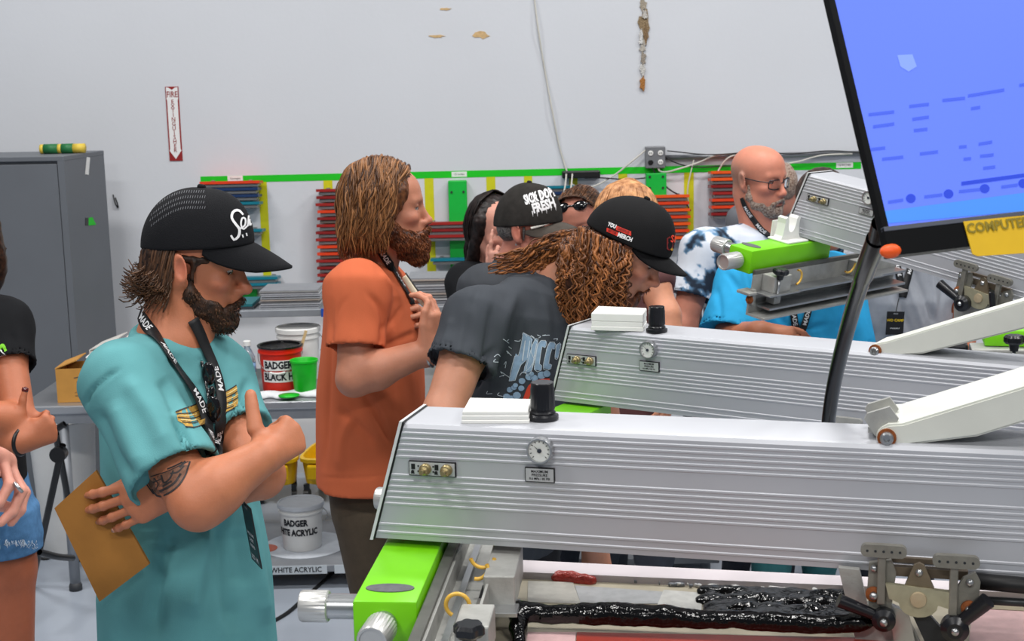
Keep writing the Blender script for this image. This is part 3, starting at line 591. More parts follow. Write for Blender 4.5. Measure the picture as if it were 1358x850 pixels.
# fire extinguisher sign
red = mat('sign_red', (140, 26, 26), .5); white = mat('sign_white', (226, 226, 226), .5, var=.02)
s0 = wallpt(218, 115); s1 = wallpt(237, 213); w = wallpt(235.4, 115)[0] - s0[0]; hgt = s0[2] - wallpt(220, 213.5)[2]; bx = s0[0] + .004
sign = empty('fire_extinguisher_sign', 'tall narrow red and white fire extinguisher arrow sign on the wall', 'sign', (bx, YW, s1[2]))
B().box((bx, YW - .004, s0[2] - hgt), (bx + w, YW, s0[2])).go('panel', red, sign)
def sp(u, v): return A(bx + u * w, YW - .0046, s0[2] - v * hgt)
O_, U_, V_ = sp(.5, .5), A(1, 0, 0), A(0, 0, 1)
ar = [(.06, .01), (.22, .01), (.5, .045), (.78, .01), (.94, .01), (.94, .165), (.90, .185), (.90, .845), (.96, .86), (.5, .975), (.04, .86), (.10, .845), (.10, .185), (.06, .165)]
b = B(); V = [tuple(sp(u, v)) for u, v in ar]; b.add(V, [tuple(range(len(V)))]); o = b.go('arrow', white, sign)
bm = bmesh.new(); bm.from_mesh(o.data); bmesh.ops.triangulate(bm, faces=bm.faces[:]); bm.to_mesh(o.data); bm.free()
flat_text('FIRE', sp(.5, .108), U_, V_, .041, red, sign, bold=.0005, lift=.001, sx=.74)
for i, ch in enumerate('EXTINGUISHER'): flat_text(ch, sp(.5, .205 + i * .0595), U_, V_, .0285, red, sign, bold=.0003, lift=.001, sx=.95)
# green and yellow tape on the wall
gtape = mat('green_tape', (8, 190, 20), .55, var=.05, scale=5); ytape = mat('yellow_tape', (196, 196, 14), .55, var=.05)
def wrect(name, x0, y0, x1, y1, m, label=None, cat=None, off=.0006, th=.0006, parent=None, group=None, x2=None):
    p = wallpt(x0, y0); q = wallpt(x1, y1); b = B(); b.box((p[0], YW - off - th, q[2]), (q[0], YW - off, p[2])); o = b.go(name, m, parent)
    if label: tag(o, label, cat, group)
    return o
zt0, zt1 = wallpt(268, 234)[2], wallpt(268, 243)[2]; xa, xb = wallpt(266, 238)[0], wallpt(1142, 217)[0]
b = B(); b.box((xa, YW - .0014, zt1), (xb, YW - .0008, zt0)); tag(b.go('tape_stripe', gtape), 'long horizontal bright green tape stripe along the white wall', 'tape')
yp = ['behind the navy and teal squeegee rack', 'above the long dark red squeegee rack', 'right of the long haired man', 'right of the tall green squeegee box', 'above the black and white cap', 'behind the middle of the black cap crowd', 'left of the low orange squeegee rack', 'behind the right end of the orange squeegee rack']
for i, (x0, x1, y1) in enumerate([(343, 354, 372), (429, 441, 372), (563, 575, 365), (645, 657, 300), (695, 706, 300), (755, 766, 290), (820, 832, 290), (907, 920, 345)]):
    p = wallpt(x0, 246); q = wallpt(x1, y1); b = B(); b.box((p[0], YW - .0012, q[2]), (wallpt(x1, 246)[0], YW - .0006, zt1 + .001)); tag(b.go('tape_strip', ytape), 'yellow vertical tape strip on the wall ' + yp[i], 'tape')
paper = mat('label_paper', (224, 224, 222), .7, var=.02); ink = mat('label_ink', (60, 60, 64), .8)
for (x, y, wd, t, lb) in [(312, 236.5, 20, 'Squeegee', 'small white label on the left end of the green tape'), (467, 234.5, 20, '15 inches', 'small white label on the green tape behind the long haired man'), (609, 231, 20, '15 inches', 'small white label on the green tape above the tall green box'), (1120, 219, 22, '16 INCHES', 'small white label on the right end of the green tape')]:
    c = wallpt(x, y); r = wd / 2 / 262; b = B(); b.box((c[0] - r, YW - .0024, c[2] - .013), (c[0] + r, YW - .0016, c[2] + .013)); o = tag(b.go('tape_label', paper), lb, 'label'); flat_text(t, (c[0], YW - .0024, c[2]), U_, V_, .014, ink, o)
# ---------------------------------------------------------------- squeegees hung on the wall: every one is a thing
alu = mat('dull_aluminium', (150, 150, 150), .4, .7, var=.06); wood = mat('grey_holder', (120, 112, 104), .7, var=.15)
def squeegee(c, L, colr, label, group, d=.10, tip=1, ends=True):
    """c = left end of the blade's lower front edge, blade slants out of the wall"""
    o = empty('squeegee', label, 'squeegee', tuple(c), group); m = mat('urethane_%d_%d_%d' % colr, colr, .35, var=.06, spec=.5); x0 = c[0]; x1 = c[0] + L; y = c[1]; z = c[2]
    b = B(); P = [(y, z + .016), (y, z + .030), (y + d, z + .022), (y + d, z + .008)]; b.add([(x0, *p) for p in P] + [(x1, *p) for p in P], [(0, 1, 2, 3), (7, 6, 5, 4)] + [(i, 4 + i, 4 + (i + 1) % 4, (i + 1) % 4) for i in range(4)]); b.go('blade', m, o)
    b = B(); b.box((x0 + .012, y + .012, z - .002), (x1 - .012, y + d, z + .013), .002); b.go('holder', alu if tip else wood, o)
    return o
R1, R2, R3 = (150, 34, 30), (214, 62, 26), (128, 26, 26); NV, TL, OR = (24, 50, 92), (10, 112, 132), (226, 84, 28)
def rack(rows, x0, x1, Y, group, where, seedn=0):
    r = random.Random(seedn); n = len(rows); names = {R1: 'dark red', R2: 'orange red', R3: 'maroon', NV: 'navy blue', TL: 'teal', OR: 'orange'}
    ordw = ['topmost', 'second', 'third', 'fourth', 'fifth', 'sixth', 'seventh', 'eighth', 'ninth', 'tenth', 'eleventh', 'twelfth', 'thirteenth', 'fourteenth']
    z0 = None
    for i, (y, cl) in enumerate(rows):
        a = at(x0 + r.uniform(-1.5, 1.5), y + 9, Y); e = at(x1 + r.uniform(-2, 2), y + 9, Y); squeegee(A(a[0], Y, a[2]), e[0] - a[0], cl, '%s squeegee, %s from top, %s' % (names[cl], ordw[i] if i else 'first', where), group, d=YW - Y - .02, tip=(i % 5 != 4))
    zs = [at(x0, q[0] + 5, Y)[2] for q in rows]; a = at(x0, 300, Y)[0]; e = at(x1, 300, Y)[0]; o = empty('squeegee_rack', 'wall bracket posts holding the ' + where, 'rack', (a, YW, min(zs)))
    for xx in (a + .05, e - .05): B().box((xx - .009, YW - .016, min(zs) - .03), (xx + .009, YW, max(zs) + .012)).go('post', alu, o)
rack([(240, R2), (249, NV), (258, NV), (268, TL)], 266, 343, YW - .13, 'squeegees in the left wall rack', 'navy and teal rack under the green tape', 1)
rack([(304, TL)], 280, 346, YW - .13, None, 'small teal rack behind the black trucker cap', 2)
rack([(368, TL), (376, TL)], 262, 368, YW - .13, 'low teal squeegees', 'low teal rack above the left silver stack', 3)
rack([(250 + 9.35 * i, [R1, R3, R1, R2, R3, R1, R3, R1, R2, R2, R1, R3, R1, R3][i]) for i in range(14)], 420, 478, YW - .13, 'squeegees in the tall red rack', 'tall red rack', 4)
rack([(294, R1), (303, R3), (311, R1)], 560, 650, YW - .13, 'long red squeegees', 'long red rack before tall green holder', 5)
rack([(342, TL)], 570, 642, YW - .13, None, 'short teal rack below the long red ones', 6)
rack([(258 + 9.2 * i, [OR, R2, OR, R2, OR, R2, OR][i]) for i in range(7)], 862, 916, YW - .13, 'orange squeegees', 'orange rack beside the black cap', 7)
rack([(226 + 9.2 * i, [OR, OR, R3, R1, R2, R2, R3][i]) for i in range(7)], 944, 990, YW - .13, 'orange and maroon squeegees', 'orange and maroon rack behind the bald man', 8)
rack([(246, TL), (254, NV), (262, TL)], 706, 775, YW - .13, 'teal squeegees under the socket wires', 'teal rack under the black power strip', 9)
# green flood-bar boxes
gbox = mat('green_plastic', (10, 176, 60), .4, var=.05); gbox2 = mat('bright_green', (30, 196, 40), .4)
def greenbox(x0, y0, x1, y1, d, label):
    p = wallpt(x0, y0, d); q = wallpt(x1, y1, d); b = B(); b.box((p[0], YW - d, q[2]), (q[0], YW - .001, p[2]), .004); o = empty('green_holder', label, 'holder', (p[0], YW, q[2])); b.go('channel', gbox, o)
    b = B()
    for u in (.18, .82):
        for v in (.12, .5, .88): c = p + (q - p) * A(u, 0, v); b.cyl((c[0], YW - d, c[2]), (c[0], YW - d - .004, c[2]), .006, n=8)
    b.go('screws', mat('dark_steel', (60, 62, 64), .4, .7), o)
greenbox(594, 240, 622, 362, .05, 'tall green holder strip on the wall above the long red squeegees')
greenbox(857, 230, 884, 268, .05, 'short green holder strip below the grey socket box')
greenbox(452, 243, 480, 250, .05, 'green holder strip end behind the long hair')
greenbox(250, 383, 340, 398, .05, 'low green holder strip left of the silver box')
# socket box, conduit, cables
grey = mat('socket_grey', (118, 120, 124), .45, .3); wht = mat('white_plastic', (222, 222, 220), .4, var=.02); blk = mat('black_plastic', (18, 18, 20), .4, var=.05)
p = wallpt(855, 194); q = wallpt(881, 222); so = empty('socket_box', 'grey metal double socket box on the wall at the end of the conduit', 'socket', (p[0], YW, q[2]))
B().box((p[0], YW - .05, q[2]), (q[0], YW, p[2]), .004).go('box', grey, so)
for i, u in enumerate((.25, .75)):
    for v in (.3, .72):
        c = p + (q - p) * A(u, 0, v); bb = B(); bb.lathe([(.013, 0), (.013, .004), (.011, .005), (.0001, .005)], (c[0], YW - .05, c[2]), (0, -1, 0), 16); o = bb.go('receptacle', wht if not (i == 0 and v > .5) else blk, so)
        B().box((c[0] - .006, YW - .0565, c[2] - .004), (c[0] - .003, YW - .055, c[2] + .004)).box((c[0] + .003, YW - .0565, c[2] - .004), (c[0] + .006, YW - .055, c[2] + .004)).go('slot', blk, o)
a = wallpt(881, 208.5); e = wallpt(1160, 205.5); b = B(); b.cyl((a[0], YW - .02, a[2]), (e[0], YW - .02, a[2]), .012, n=12); o = tag(b.go('conduit', mat('conduit_steel', (140, 142, 146), .35, .8), None, True), 'thin grey steel conduit running right from the socket box', 'conduit')
def cable(pts, r, m, label, off=.03, Ys=None):
    P = spline([at(x, y, YW - off - .012 * (i % 2)) if Ys is None else at(x, y, Ys[i]) for i, (x, y) in enumerate(pts)], 6 * len(pts)); b = B(); b.tube(P, r, 8); return tag(b.go('cable', m, None, True), label, 'cable')
wc = mat('white_cable', (196, 194, 186), .5); bc = mat('black_cable', (22, 22, 24), .5)
cable([(708, -8), (714, 40), (722, 90), (733, 150), (742, 195), (752, 228)], .004, wc, 'thin white cable hanging down the wall to the black power strip', .008)
cable([(860, 196), (838, 214), (815, 232), (790, 246), (770, 250), (758, 244)], .0042, wc, 'white cord looping left from the socket box to the power strip')
cable([(872, 214), (874, 226), (884, 228), (900, 224), (925, 216), (950, 206), (985, 203)], .0045, wc, 'white cord looping right from the socket box below the conduit')
cable([(945, 262), (948, 240), (955, 222), (968, 208), (990, 204), (1010, 205)], .0042, wc, 'white cord rising in an arc beside the orange and maroon squeegees')
cable([(1038, 218), (1060, 214), (1080, 208), (1100, 205), (1130, 204)], .0042, wc, 'white cord behind the bald man lying over the green tape')
cable([(862, 212), (868, 228), (882, 246), (892, 254), (905, 262), (916, 280)], .0038, bc, 'black cord falling from the socket box to the orange squeegees')
cable([(880, 206), (892, 214), (910, 220), (930, 222), (960, 220), (985, 222)], .0034, bc, 'black cord running right from the socket box over the green tape')
cable([(775, 236), (800, 236), (830, 238), (856, 236)], .0034, bc, 'black cord running right from the black power strip')
cable([(885, 200), (940, 205), (1000, 202), (1050, 204), (1100, 200), (1150, 203)], .003, bc, 'thin dark cord lying along the top of the conduit', .04)
cable([(920, 212), (912, 250), (914, 280)], .0034, wc, 'thin white cord hanging left of the bald man')
p = wallpt(745, 230); ps = empty('power_strip', 'black power strip on the wall under the hanging white cable', 'power strip', tuple(p)); B().box((p[0], YW - .06, p[2] - .022), (p[0] + .19, YW - .002, p[2] + .014), .006).go('housing', blk, ps)
for k in range(2): P = spline([A(p[0] + .02 + .03 * k, YW - .07, p[2]), A(p[0] + .01 + .03 * k, YW - .155, p[2] - .05), A(p[0] - .01 + .03 * k, YW - .155, p[2] - .16), A(p[0] - .01 + .03 * k, YW - .06, p[2] - .34)], 20); B().tube(P, .004, 8).go('cord', wc, ps, True)
# ---------------------------------------------------------------- grey steel cabinet
cg = mat('cabinet_grey', (102, 106, 112), .5, .15, var=.04, scale=4)
YC = 6.35; lft = at(-140, 210, YC); rgt = at(84, 207, YC); topz = rgt[2]; xr = at(84, 207, YC)[0]; dpt = .6; k_ = at(152, 207, YC + dpt)[0] - xr
M = Matrix.Translation((xr, YC, 0)); cb = empty('steel_cabinet', 'tall grey steel cabinet standing against the wall at far left', 'cabinet', (xr - .4, YC + .3, 0))
ang = math.atan2(k_, dpt) - math.atan2(0, 1); th = -(math.atan2(k_, dpt)); M = Matrix.Translation((xr, YC, 0)) @ Matrix.Rotation(th * .75, 4, 'Z')
Wc = 1.0; Dc = .5
B(M).box((-Wc, .02, .08), (0, Dc, topz - .02)).box((-Wc, 0, topz - .022), (.002, Dc, topz), .003).box((-.03, 0, .08), (0, .02, topz - .02)).box((-Wc, 0, 0), (0, Dc, .08)).go('carcass', cg, cb)
d = B(M).box((-.49, .002, .10), (-.034, .02, topz - .035), .002).go('door', cg, cb); B(M).box((-.47, -.02, .8), (-.45, .004, .95), .004).go('handle', mat('dark_steel', (60, 62, 64), .4, .7), d)
d = B(M).box((-.97, .002, .10), (-.494, .02, topz - .035), .002).go('door', cg, cb); B(M).box((-.53, -.02, .8), (-.51, .004, .95), .004).go('handle', mat('dark_steel', (60, 62, 64), .4, .7), d)
def cabside(px, py):  # on the right side of the cabinet
    n = np.array(M.to_3x3() @ Vector((1, 0, 0))); return onplane(px, py, np.array(M.translation), n), n
for pts, m, nm, lb in [([(115, 208), (119, 209), (117, 232), (113, 231)], wht, 'tape_scrap', 'white tape scrap stuck high on the cabinet side'), ([(117, 289), (122, 288), (127, 298), (117, 299)], gtape, 'tape_scrap', 'green tape scrap stuck on the cabinet side'), ([(113, 289), (117, 289), (117, 299), (113, 299)], blk, 'magnet', 'small black magnet beside the green tape scrap')]:
    P = []; 
    for x, y in pts: q, n = cabside(x, y); P.append(q + n * .002)
    b = B(); b.add(P + [q - n * .0035 for q in P], [(0, 1, 2, 3), (7, 6, 5, 4)] + [(i, 4 + i, 4 + (i + 1) % 4, (i + 1) % 4) for i in range(4)]); tag(b.go(nm, m), lb, 'tape' if 'tape' in nm else 'magnet')
rl = empty('roller_pack', 'yellow and green pack of paint roller sleeves lying on the cabinet', 'roller pack', (at(84, 200, YC + .2)[0], YC + .2, topz)); ax0 = at(54, 200, YC + .25); ax1 = at(113, 199, YC + .25); r = .022; z = topz + r + .001
yl = mat('pack_yellow', (214, 186, 70), .5); gn = mat('pack_green', (36, 110, 62), .5); L_ = ax1[0] - ax0[0]
for a, e, m, nm in [(0, .08, yl, 'sleeve_end'), (.08, .40, gn, 'wrapper_band'), (.40, .48, yl, 'sleeve'), (.48, .74, gn, 'wrapper_band'), (.74, 1, yl, 'sleeve')]: B().cyl((ax0[0] + a * L_, YC + .25, z), (ax0[0] + e * L_, YC + .25, z), r if m is yl else r + .001, n=20).go(nm, m, rl, True)
cable([(150, 258), (153, 270), (157, 275), (153, 262)], .003, bc, 'short black cord end on the wall behind the cabinet', .004)
# ---------------------------------------------------------------- steel workbench with shelves
YB = 5.39; ss = mat('stainless_top', (172, 174, 178), .3, .75, var=.05, scale=8); galv = mat('galvanised', (146, 150, 156), .45, .5, var=.10, scale=14)
zb = .775; zs = .10; bench = empty('workbench', 'long stainless steel workbench with lower shelf behind the teal shirt man', 'workbench', (-1.0, YB + .3, 0)); x0 = -1.95; x1 = .84; DB = .66
B().box((x0, YB, zb - .035), (x1, YB + DB, zb), .006).go('worktop', ss, bench)
B().box((x0 + .02, YB + .012, zb - .075), (x1 - .02, YB + .03, zb - .035)).box((x0 + .02, YB + DB - .03, zb - .075), (x1 - .02, YB + DB - .012, zb - .035)).go('apron', galv, bench)
for lx in (-1.79, -.12, .76):
    for ly in (YB + .05, YB + DB - .05): lo = B().cyl((lx, ly, .03), (lx, ly, zb - .04), .021, n=18).go('leg', galv, bench, True); B().lathe([(.026, .0), (.026, .02), (.02, .035), (.0001, .035)], (lx, ly, 0), n=16).go('foot', mat('dark_foot', (52, 54, 58), .6), lo, True)
xs0 = at(345, 745, YB)[0] - .35
B().box((xs0, YB, zs - .03), (x1 - .03, YB + .58, zs), .004).go('lower_shelf', galv, bench)
lab = mat('strip_label', (196, 204, 210), .6, var=.03)
for (a, e, t) in [(338, 434, 'WHITE ACRYLIC'), (443, 490, 'MICRO')]:
    p = at(a, 742, YB - .001); q = at(e, 757, YB - .001); z_ = zs - .0155; b = B(); b.box((p[0], YB - .002, z_ - .0205), (q[0], YB, z_ + .0145)); o = b.go('shelf_label', lab, bench)
    flat_text(t, ((p[0] + q[0]) / 2 + (.02 if t[0] == 'W' else .02), YB - .002, z_ - .003), U_, V_, .030, mat('label_black', (24, 26, 34), .7), o, bold=.0006, sx=.92)
# overshelf on posts
zo = at(370, 411, 5.75)[2]; xo0 = at(303, 415, 5.75)[0] - .1
os_ = empty('overshelf', 'galvanised shelf standing on posts above the workbench', 'shelf', (-.6, YB + .5, zb)); B().box((xo0, 5.75, zo - .03), (x1, 6.04, zo), .003).go('shelf_board', galv, os_)
for lx in (xo0 + .03, .0, x1 - .03):
    for ly in (5.78, 6.01): B().box((lx - .012, ly - .012, zb), (lx + .012, ly + .012, zo - .03)).go('post', galv, os_)
bl = mat('blue_clip', (20, 70, 160), .5)
for px in (305, 428, 546): p = at(px, 416, 5.748); B().box((p[0] - .006, 5.742, zo - .032), (p[0] + .006, 5.75, zo + .002)).go('blue_clip', bl, os_)
# silver stacks on the overshelf: every sheet frame is a thing
def stack(x0, x1, n, label, group, dz=.0085, seed=0, d=.22):
    zo = globals()['zo'] + .0006
    r = random.Random(seed); tones = [(196, 198, 202), (176, 178, 184), (212, 212, 214), (160, 158, 156), (190, 178, 168)]
    a = at(x0, 405, 5.77)[0]; e = at(x1, 405, 5.77)[0]
    for i in range(n):
        o = empty('flood_bar', label + ', %s' % (['bottom', 'second', 'third', 'fourth', 'fifth', 'sixth', 'seventh', 'eighth', 'ninth', 'tenth'][i] + (' one' if not i else ' from the bottom')), 'flood bar', ((a + e) / 2, 5.87, zo + i * dz), group); j = r.uniform(-.006, .006)
        B().box((a + j, 5.765 + r.uniform(0, .01), zo + i * dz), (e + j, 5.765 + d, zo + i * dz + dz * .55)).go('plate', mat('sheet_%d' % (i % 5), tones[i % 5], .35, .5), o)
        B().box((a + j + .003, 5.775 + r.uniform(0, .004), zo + i * dz + dz * .55), (e + j - .003, 5.765 + d, zo + (i + 1) * dz)).go('edge_strip', mat('sheet_dark', (132, 134, 140), .5, .2), o)
stack(345, 424, 9, 'silver flood bar in the stack behind the trucker cap brim', 'left stack of silver flood bars', .0085, 1); stack(540, 660, 10, 'silver flood bar in the stack right of the long haired man', 'right stack of silver flood bars', .0115, 2)
pl = mat('grey_board', (70, 76, 84), .5)
for i, (a, e, c) in enumerate([(300, 338, (50, 54, 60)), (302, 336, (20, 96, 104))]): p = at(a, 410, 5.8); q = at(e, 410, 5.8); tag(B().box((p[0], 5.78, zo + .012 * i), (q[0], 5.98, zo + .012 * (i + 1) - .001)).go('squeegee_offcut', mat('off_%d' % i, c, .5)), ['dark grey squeegee offcut lying on the overshelf', 'teal squeegee offcut lying on the dark grey one'][i], 'offcut')
# ---------------------------------------------------------------- things on the bench
def bucket(c, r, h, m, mlid, label, texts, tm, handle=True, lid=True, name='bucket', rim=None):
    o = empty(name, label, 'bucket', tuple(c)); q = r / 1.0
    if lid: B().lathe([(r * .86, 0), (r * .88, .004), (r * .97, h * .80), (r * 1.03, h * .80), (r * 1.03, h * .84), (r * .985, h * .84), (r * .985, h * .9)], c, n=40).go('body', m, o, auto=.6); l = B().lathe([(r * 1.05, h * .9), (r * 1.07, h * .91), (r * 1.07, h * .985), (r * 1.04, h), (r * .98, h), (r * .97, h * .975), (.0001, h * .975)], c, n=40).go('lid', mlid, o, auto=.6)
    else: B().lathe([(r * .86, 0), (r * .88, .004), (r * .97, h * .86), (r * 1.04, h * .86), (r * 1.04, h * .90), (r * .99, h * .90), (r * 1.01, h), (r * .95, h), (r * .86, .02), (.0001, .02)], c, n=40).go('body', m, o, auto=.6)
    if handle:
        c3 = A(*c); P = [c3 + A(r * 1.03 * math.cos(t), -r * .35 * math.sin(t), h * .84 - h * .38 * math.sin(t)) + A(0, -r * .75 * math.sin(t), 0) for t in np.linspace(0, math.pi, 24)] if handle == 1 else [c3 + A(r * 1.02 + .018 * math.sin(t), 0, h * (.84 - .30 * t / math.pi)) for t in np.linspace(0, math.pi, 12)]
        w = B().tube(P, .0016, 6).go('handle', mat('handle_wire', (150, 150, 150), .3, .8), o, True)
        if handle == 1: B().tube(P[9:15], .0045, 8).go('grip', wht, w, True)
    bd = [ch for ch in bpy.data.objects if ch.parent == o and ch.name.startswith('body')][0]
    for t, zf, size, back, sh in texts:
        V, Fc = text_geo(t, size, bold=.0018, sx=.78); rr = r * (.88 + .09 * zf / .8) + .0012
        if back is not None:
            n = 24; w2 = (V[:, 0].max() - V[:, 0].min()) / 2 + .007; mid = (V[:, 0].max() + V[:, 0].min()) / 2; hh = size * .52; g = [(mid + w2 * (2 * i / n - 1), s_) for s_ in (-hh, hh) for i in range(n + 1)]
            mesh_obj('paper_label', [A(*c) + A(rr * math.sin((u + sh) / rr), -rr * math.cos((u + sh) / rr), zf * h + v) for u, v in g], [(i, i + 1, n + 2 + i, n + 1 + i) for i in range(n)], back, bd)
        mesh_obj('lettering', [A(*c) + A((rr + .0006) * math.sin((u + sh) / rr), -(rr + .0006) * math.cos((u + sh) / rr), zf * h + v) for u, v in V], Fc, tm, bd)
    return o
tb = mat('label_black', (24, 26, 34), .7); Yk = 5.60; zt = zb + .001
c = at(374, 512, Yk); c[2] = zt; rb = bucket(c, .087, .185, mat('bucket_red', (214, 38, 14), .4), None, 'red ink bucket with black rim labelled badger black on the workbench', [('BADGER', .62, .040, paper, .0), ('BLACK HI', .36, .040, paper, .004)], tb, 1, False)
B().lathe([(.0915, .180), (.093, .186), (.0905, .1885), (.080, .187), (.078, .168), (.0001, .166)], c, n=40).go('ink_rim', mat('black_ink', (10, 10, 12), .15, var=.1, bump=.5, bscale=90), rb, auto=.6)
c2 = at(398, 497, 5.80); c2[2] = zt; bucket(c2, .088, .225, wht, wht, 'white bucket with lid standing behind the red ink bucket', [], tb, 2)
cu = at(405, 520, 5.50); cu[2] = zt; cp = empty('cup', 'bright green tapered plastic cup on the workbench', 'cup', tuple(cu)); B().lathe([(.040, 0), (.042, .003), (.052, .132), (.056, .134), (.056, .142), (.053, .143), (.049, .138), (.039, .008), (.0001, .008)], cu, n=36).go('body', mat('cup_green', (18, 182, 34), .4), cp, auto=.6)
st = A(c[0] + .06, c[1] + .02, zt + .10); B_ = B(); B_.box((-.006, -.0015, 0), (.006, .0015, .15)); stm = Matrix.Translation(st) @ Matrix.Rotation(.32, 4, 'Y'); b = B(stm); b.box((-.006, -.0015, 0), (.006, .0015, .145), .001); tag(b.go('stir_stick', mat('bare_wood', (206, 176, 130), .7)), 'wooden stir stick leaning in the red ink bucket', 'stir stick')
cl = mat('clear_plastic', (225, 235, 242), .08, trans=.85, var=0); w0 = at(330, 502, 5.55); w0[2] = zt; wb = empty('water_bottle', 'clear plastic water bottle beside the red bucket', 'bottle', tuple(w0))
B().lathe([(.024, .0), (.030, .006), (.031, .04), (.029, .05), (.031, .06), (.031, .085), (.030, .088), (.030, .125), (.031, .128), (.029, .15), (.016, .178), (.0125, .184), (.0125, .194)], w0, n=32).go('body', cl, wb, True)
B().lathe([(.0150, .194), (.0150, .212), (.013, .214), (.0001, .214)], w0, n=24).go('cap', wht, wb, auto=.6); B().lathe([(.0312, .088), (.0312, .125)], w0, n=32).go('label', mat('bottle_label', (120, 160, 200), .5, var=.3, scale=80), wb, True)
pp = at(375, 517, 5.50); S_ = Sdf()
for i in range(9): S_.el((pp[0] - .09 + .035 * i + random.uniform(-.01, .01), 5.47 + random.uniform(-.03, .05), zt + .003), (.045, .035, .012 + random.uniform(0, .007)), .02)
S_.half((pp[0], 5.5, zt), (0, 0, -1), A(pp[0] - .5, 5, .6), A(pp[0] + .6, 6, 1.0), .001); V, Q = S_.build(.005); tag(mesh_obj('rag', V, Q, mat('white_rag', (214, 216, 220), .9, bump=.4, bscale=60), None, True), 'crumpled white rag lying under the red bucket and green cup', 'rag')
blb = at(383, 518, 5.42); B_ = B(); B_.lathe([(.040, 0), (.042, .005), (.0001, .006)], (blb[0], blb[1], zt + .012), n=24); tag(B_.go('green_disc', mat('cup_green', (18, 182, 34), .4), None, True), 'flat green cup lid lying on the white rag', 'lid')
# boxes at the left end of the bench
card = mat('cardboard', (186, 134, 62), .8, var=.08, scale=20); card2 = mat('cardboard_inside', (150, 106, 56), .85)
def carton(c, w, d, h, m, label, flap=True, rot=0.0, ink_=True, tall=False):
    Mx = Matrix.Translation(c) @ Matrix.Rotation(rot, 4, 'Z'); o = empty('carton', label, 'box', tuple(c)); t = .004
    B(Mx).box((-w / 2, -d / 2, 0), (w / 2, -d / 2 + t, h)).box((-w / 2, d / 2 - t, 0), (w / 2, d / 2, h)).box((-w / 2, -d / 2 + t, 0), (-w / 2 + t, d / 2 - t, h)).box((w / 2 - t, -d / 2 + t, 0), (w / 2, d / 2 - t, h)).box((-w / 2 + t, -d / 2 + t, 0), (w / 2 - t, d / 2 - t, t)).go('walls', m, o)
    if flap:
        F1 = B(Mx @ Matrix.Translation((-w / 2, 0, h)) @ Matrix.Rotation(math.radians(-20), 4, 'Y')); F1.box((0, -d / 2, 0), (w * .45, d / 2, t)); F1.go('flap', m, o)
        F2 = B(Mx @ Matrix.Translation((w / 2, 0, h)) @ Matrix.Rotation(math.radians(28), 4, 'Y')); F2.box((-w * .45, -d / 2, 0), (0, d / 2, t)); F2.go('flap', wht if ink_ else m, o)
    if ink_:
        gs = [stroke_geo([(-.03, .03), (0, .034), (.02, .028), (.035, .04)], .004, 12), stroke_geo([(-.02, .014), (.0, .018), (.012, .01)], .003, 10), stroke_geo([(.012, .03), (.016, .01), (.01, -.005)], .003, 10), stroke_geo([(-.03, -.03), (-.01, -.025), (.01, -.032)], .002, 10), stroke_geo([(-.03, -.042), (.02, -.042)], .003, 6)]
        v, f = merge_geo(gs); n = Mx.to_3x3() @ Vector((0, -1, 0)); Oc = Mx @ Vector((0, -d / 2 - .0006, h * .5)); Ux = A(*(Mx.to_3x3() @ Vector((1, 0, 0)))); mesh_obj('print', A(*Oc) + v[:, :1] * Ux + v[:, 1:] * A(0, 0, 1), f, mat('carton_ink', (84, 70, 56), .8), o)
    return o
c = at(103, 514, 5.50); c[2] = zt; carton(A(c[0] + .03, 5.53, zt), .20, .16, .135, card, 'small brown cardboard carton with white flap on the bench end', rot=.05)
c = at(145, 514, 5.75); carton(A(c[0] + .06, 5.84, zt), .26, .20, .15, mat('white_carton', (206, 202, 196), .7), 'white and brown open carton behind the small brown one', ink_=False)
# bucket on the lower shelf, its sheet
c = at(402, 735, 5.62); c[2] = zs + .0035; bucket(c, .090, .195, wht, mat('lid_grey', (186, 190, 196), .35), 'white bucket labelled badger white acrylic on the lower shelf', [('BADGER', .63, .036, None, -.016), ('WHITE ACRYLIC', .42, .036, None, -.022)], tb, 2)
tag(B().lathe([(.175, 0), (.175, .002), (.0001, .002)], (c[0] + .01, c[1] + .02, zs + .0005), n=40).go('paper_disc', mat('paper_disc', (200, 206, 214), .6)), 'round white sheet lying under the white acrylic bucket', 'sheet')
p = at(352, 728, 5.6); tag(B().lathe([(.05, 0), (.05, .004), (.0001, .005)], (p[0], p[1], zs + .0005), n=24).go('orange_disc', mat('orange_disc', (196, 100, 76), .5)), 'flat orange lid lying on the lower shelf', 'lid')
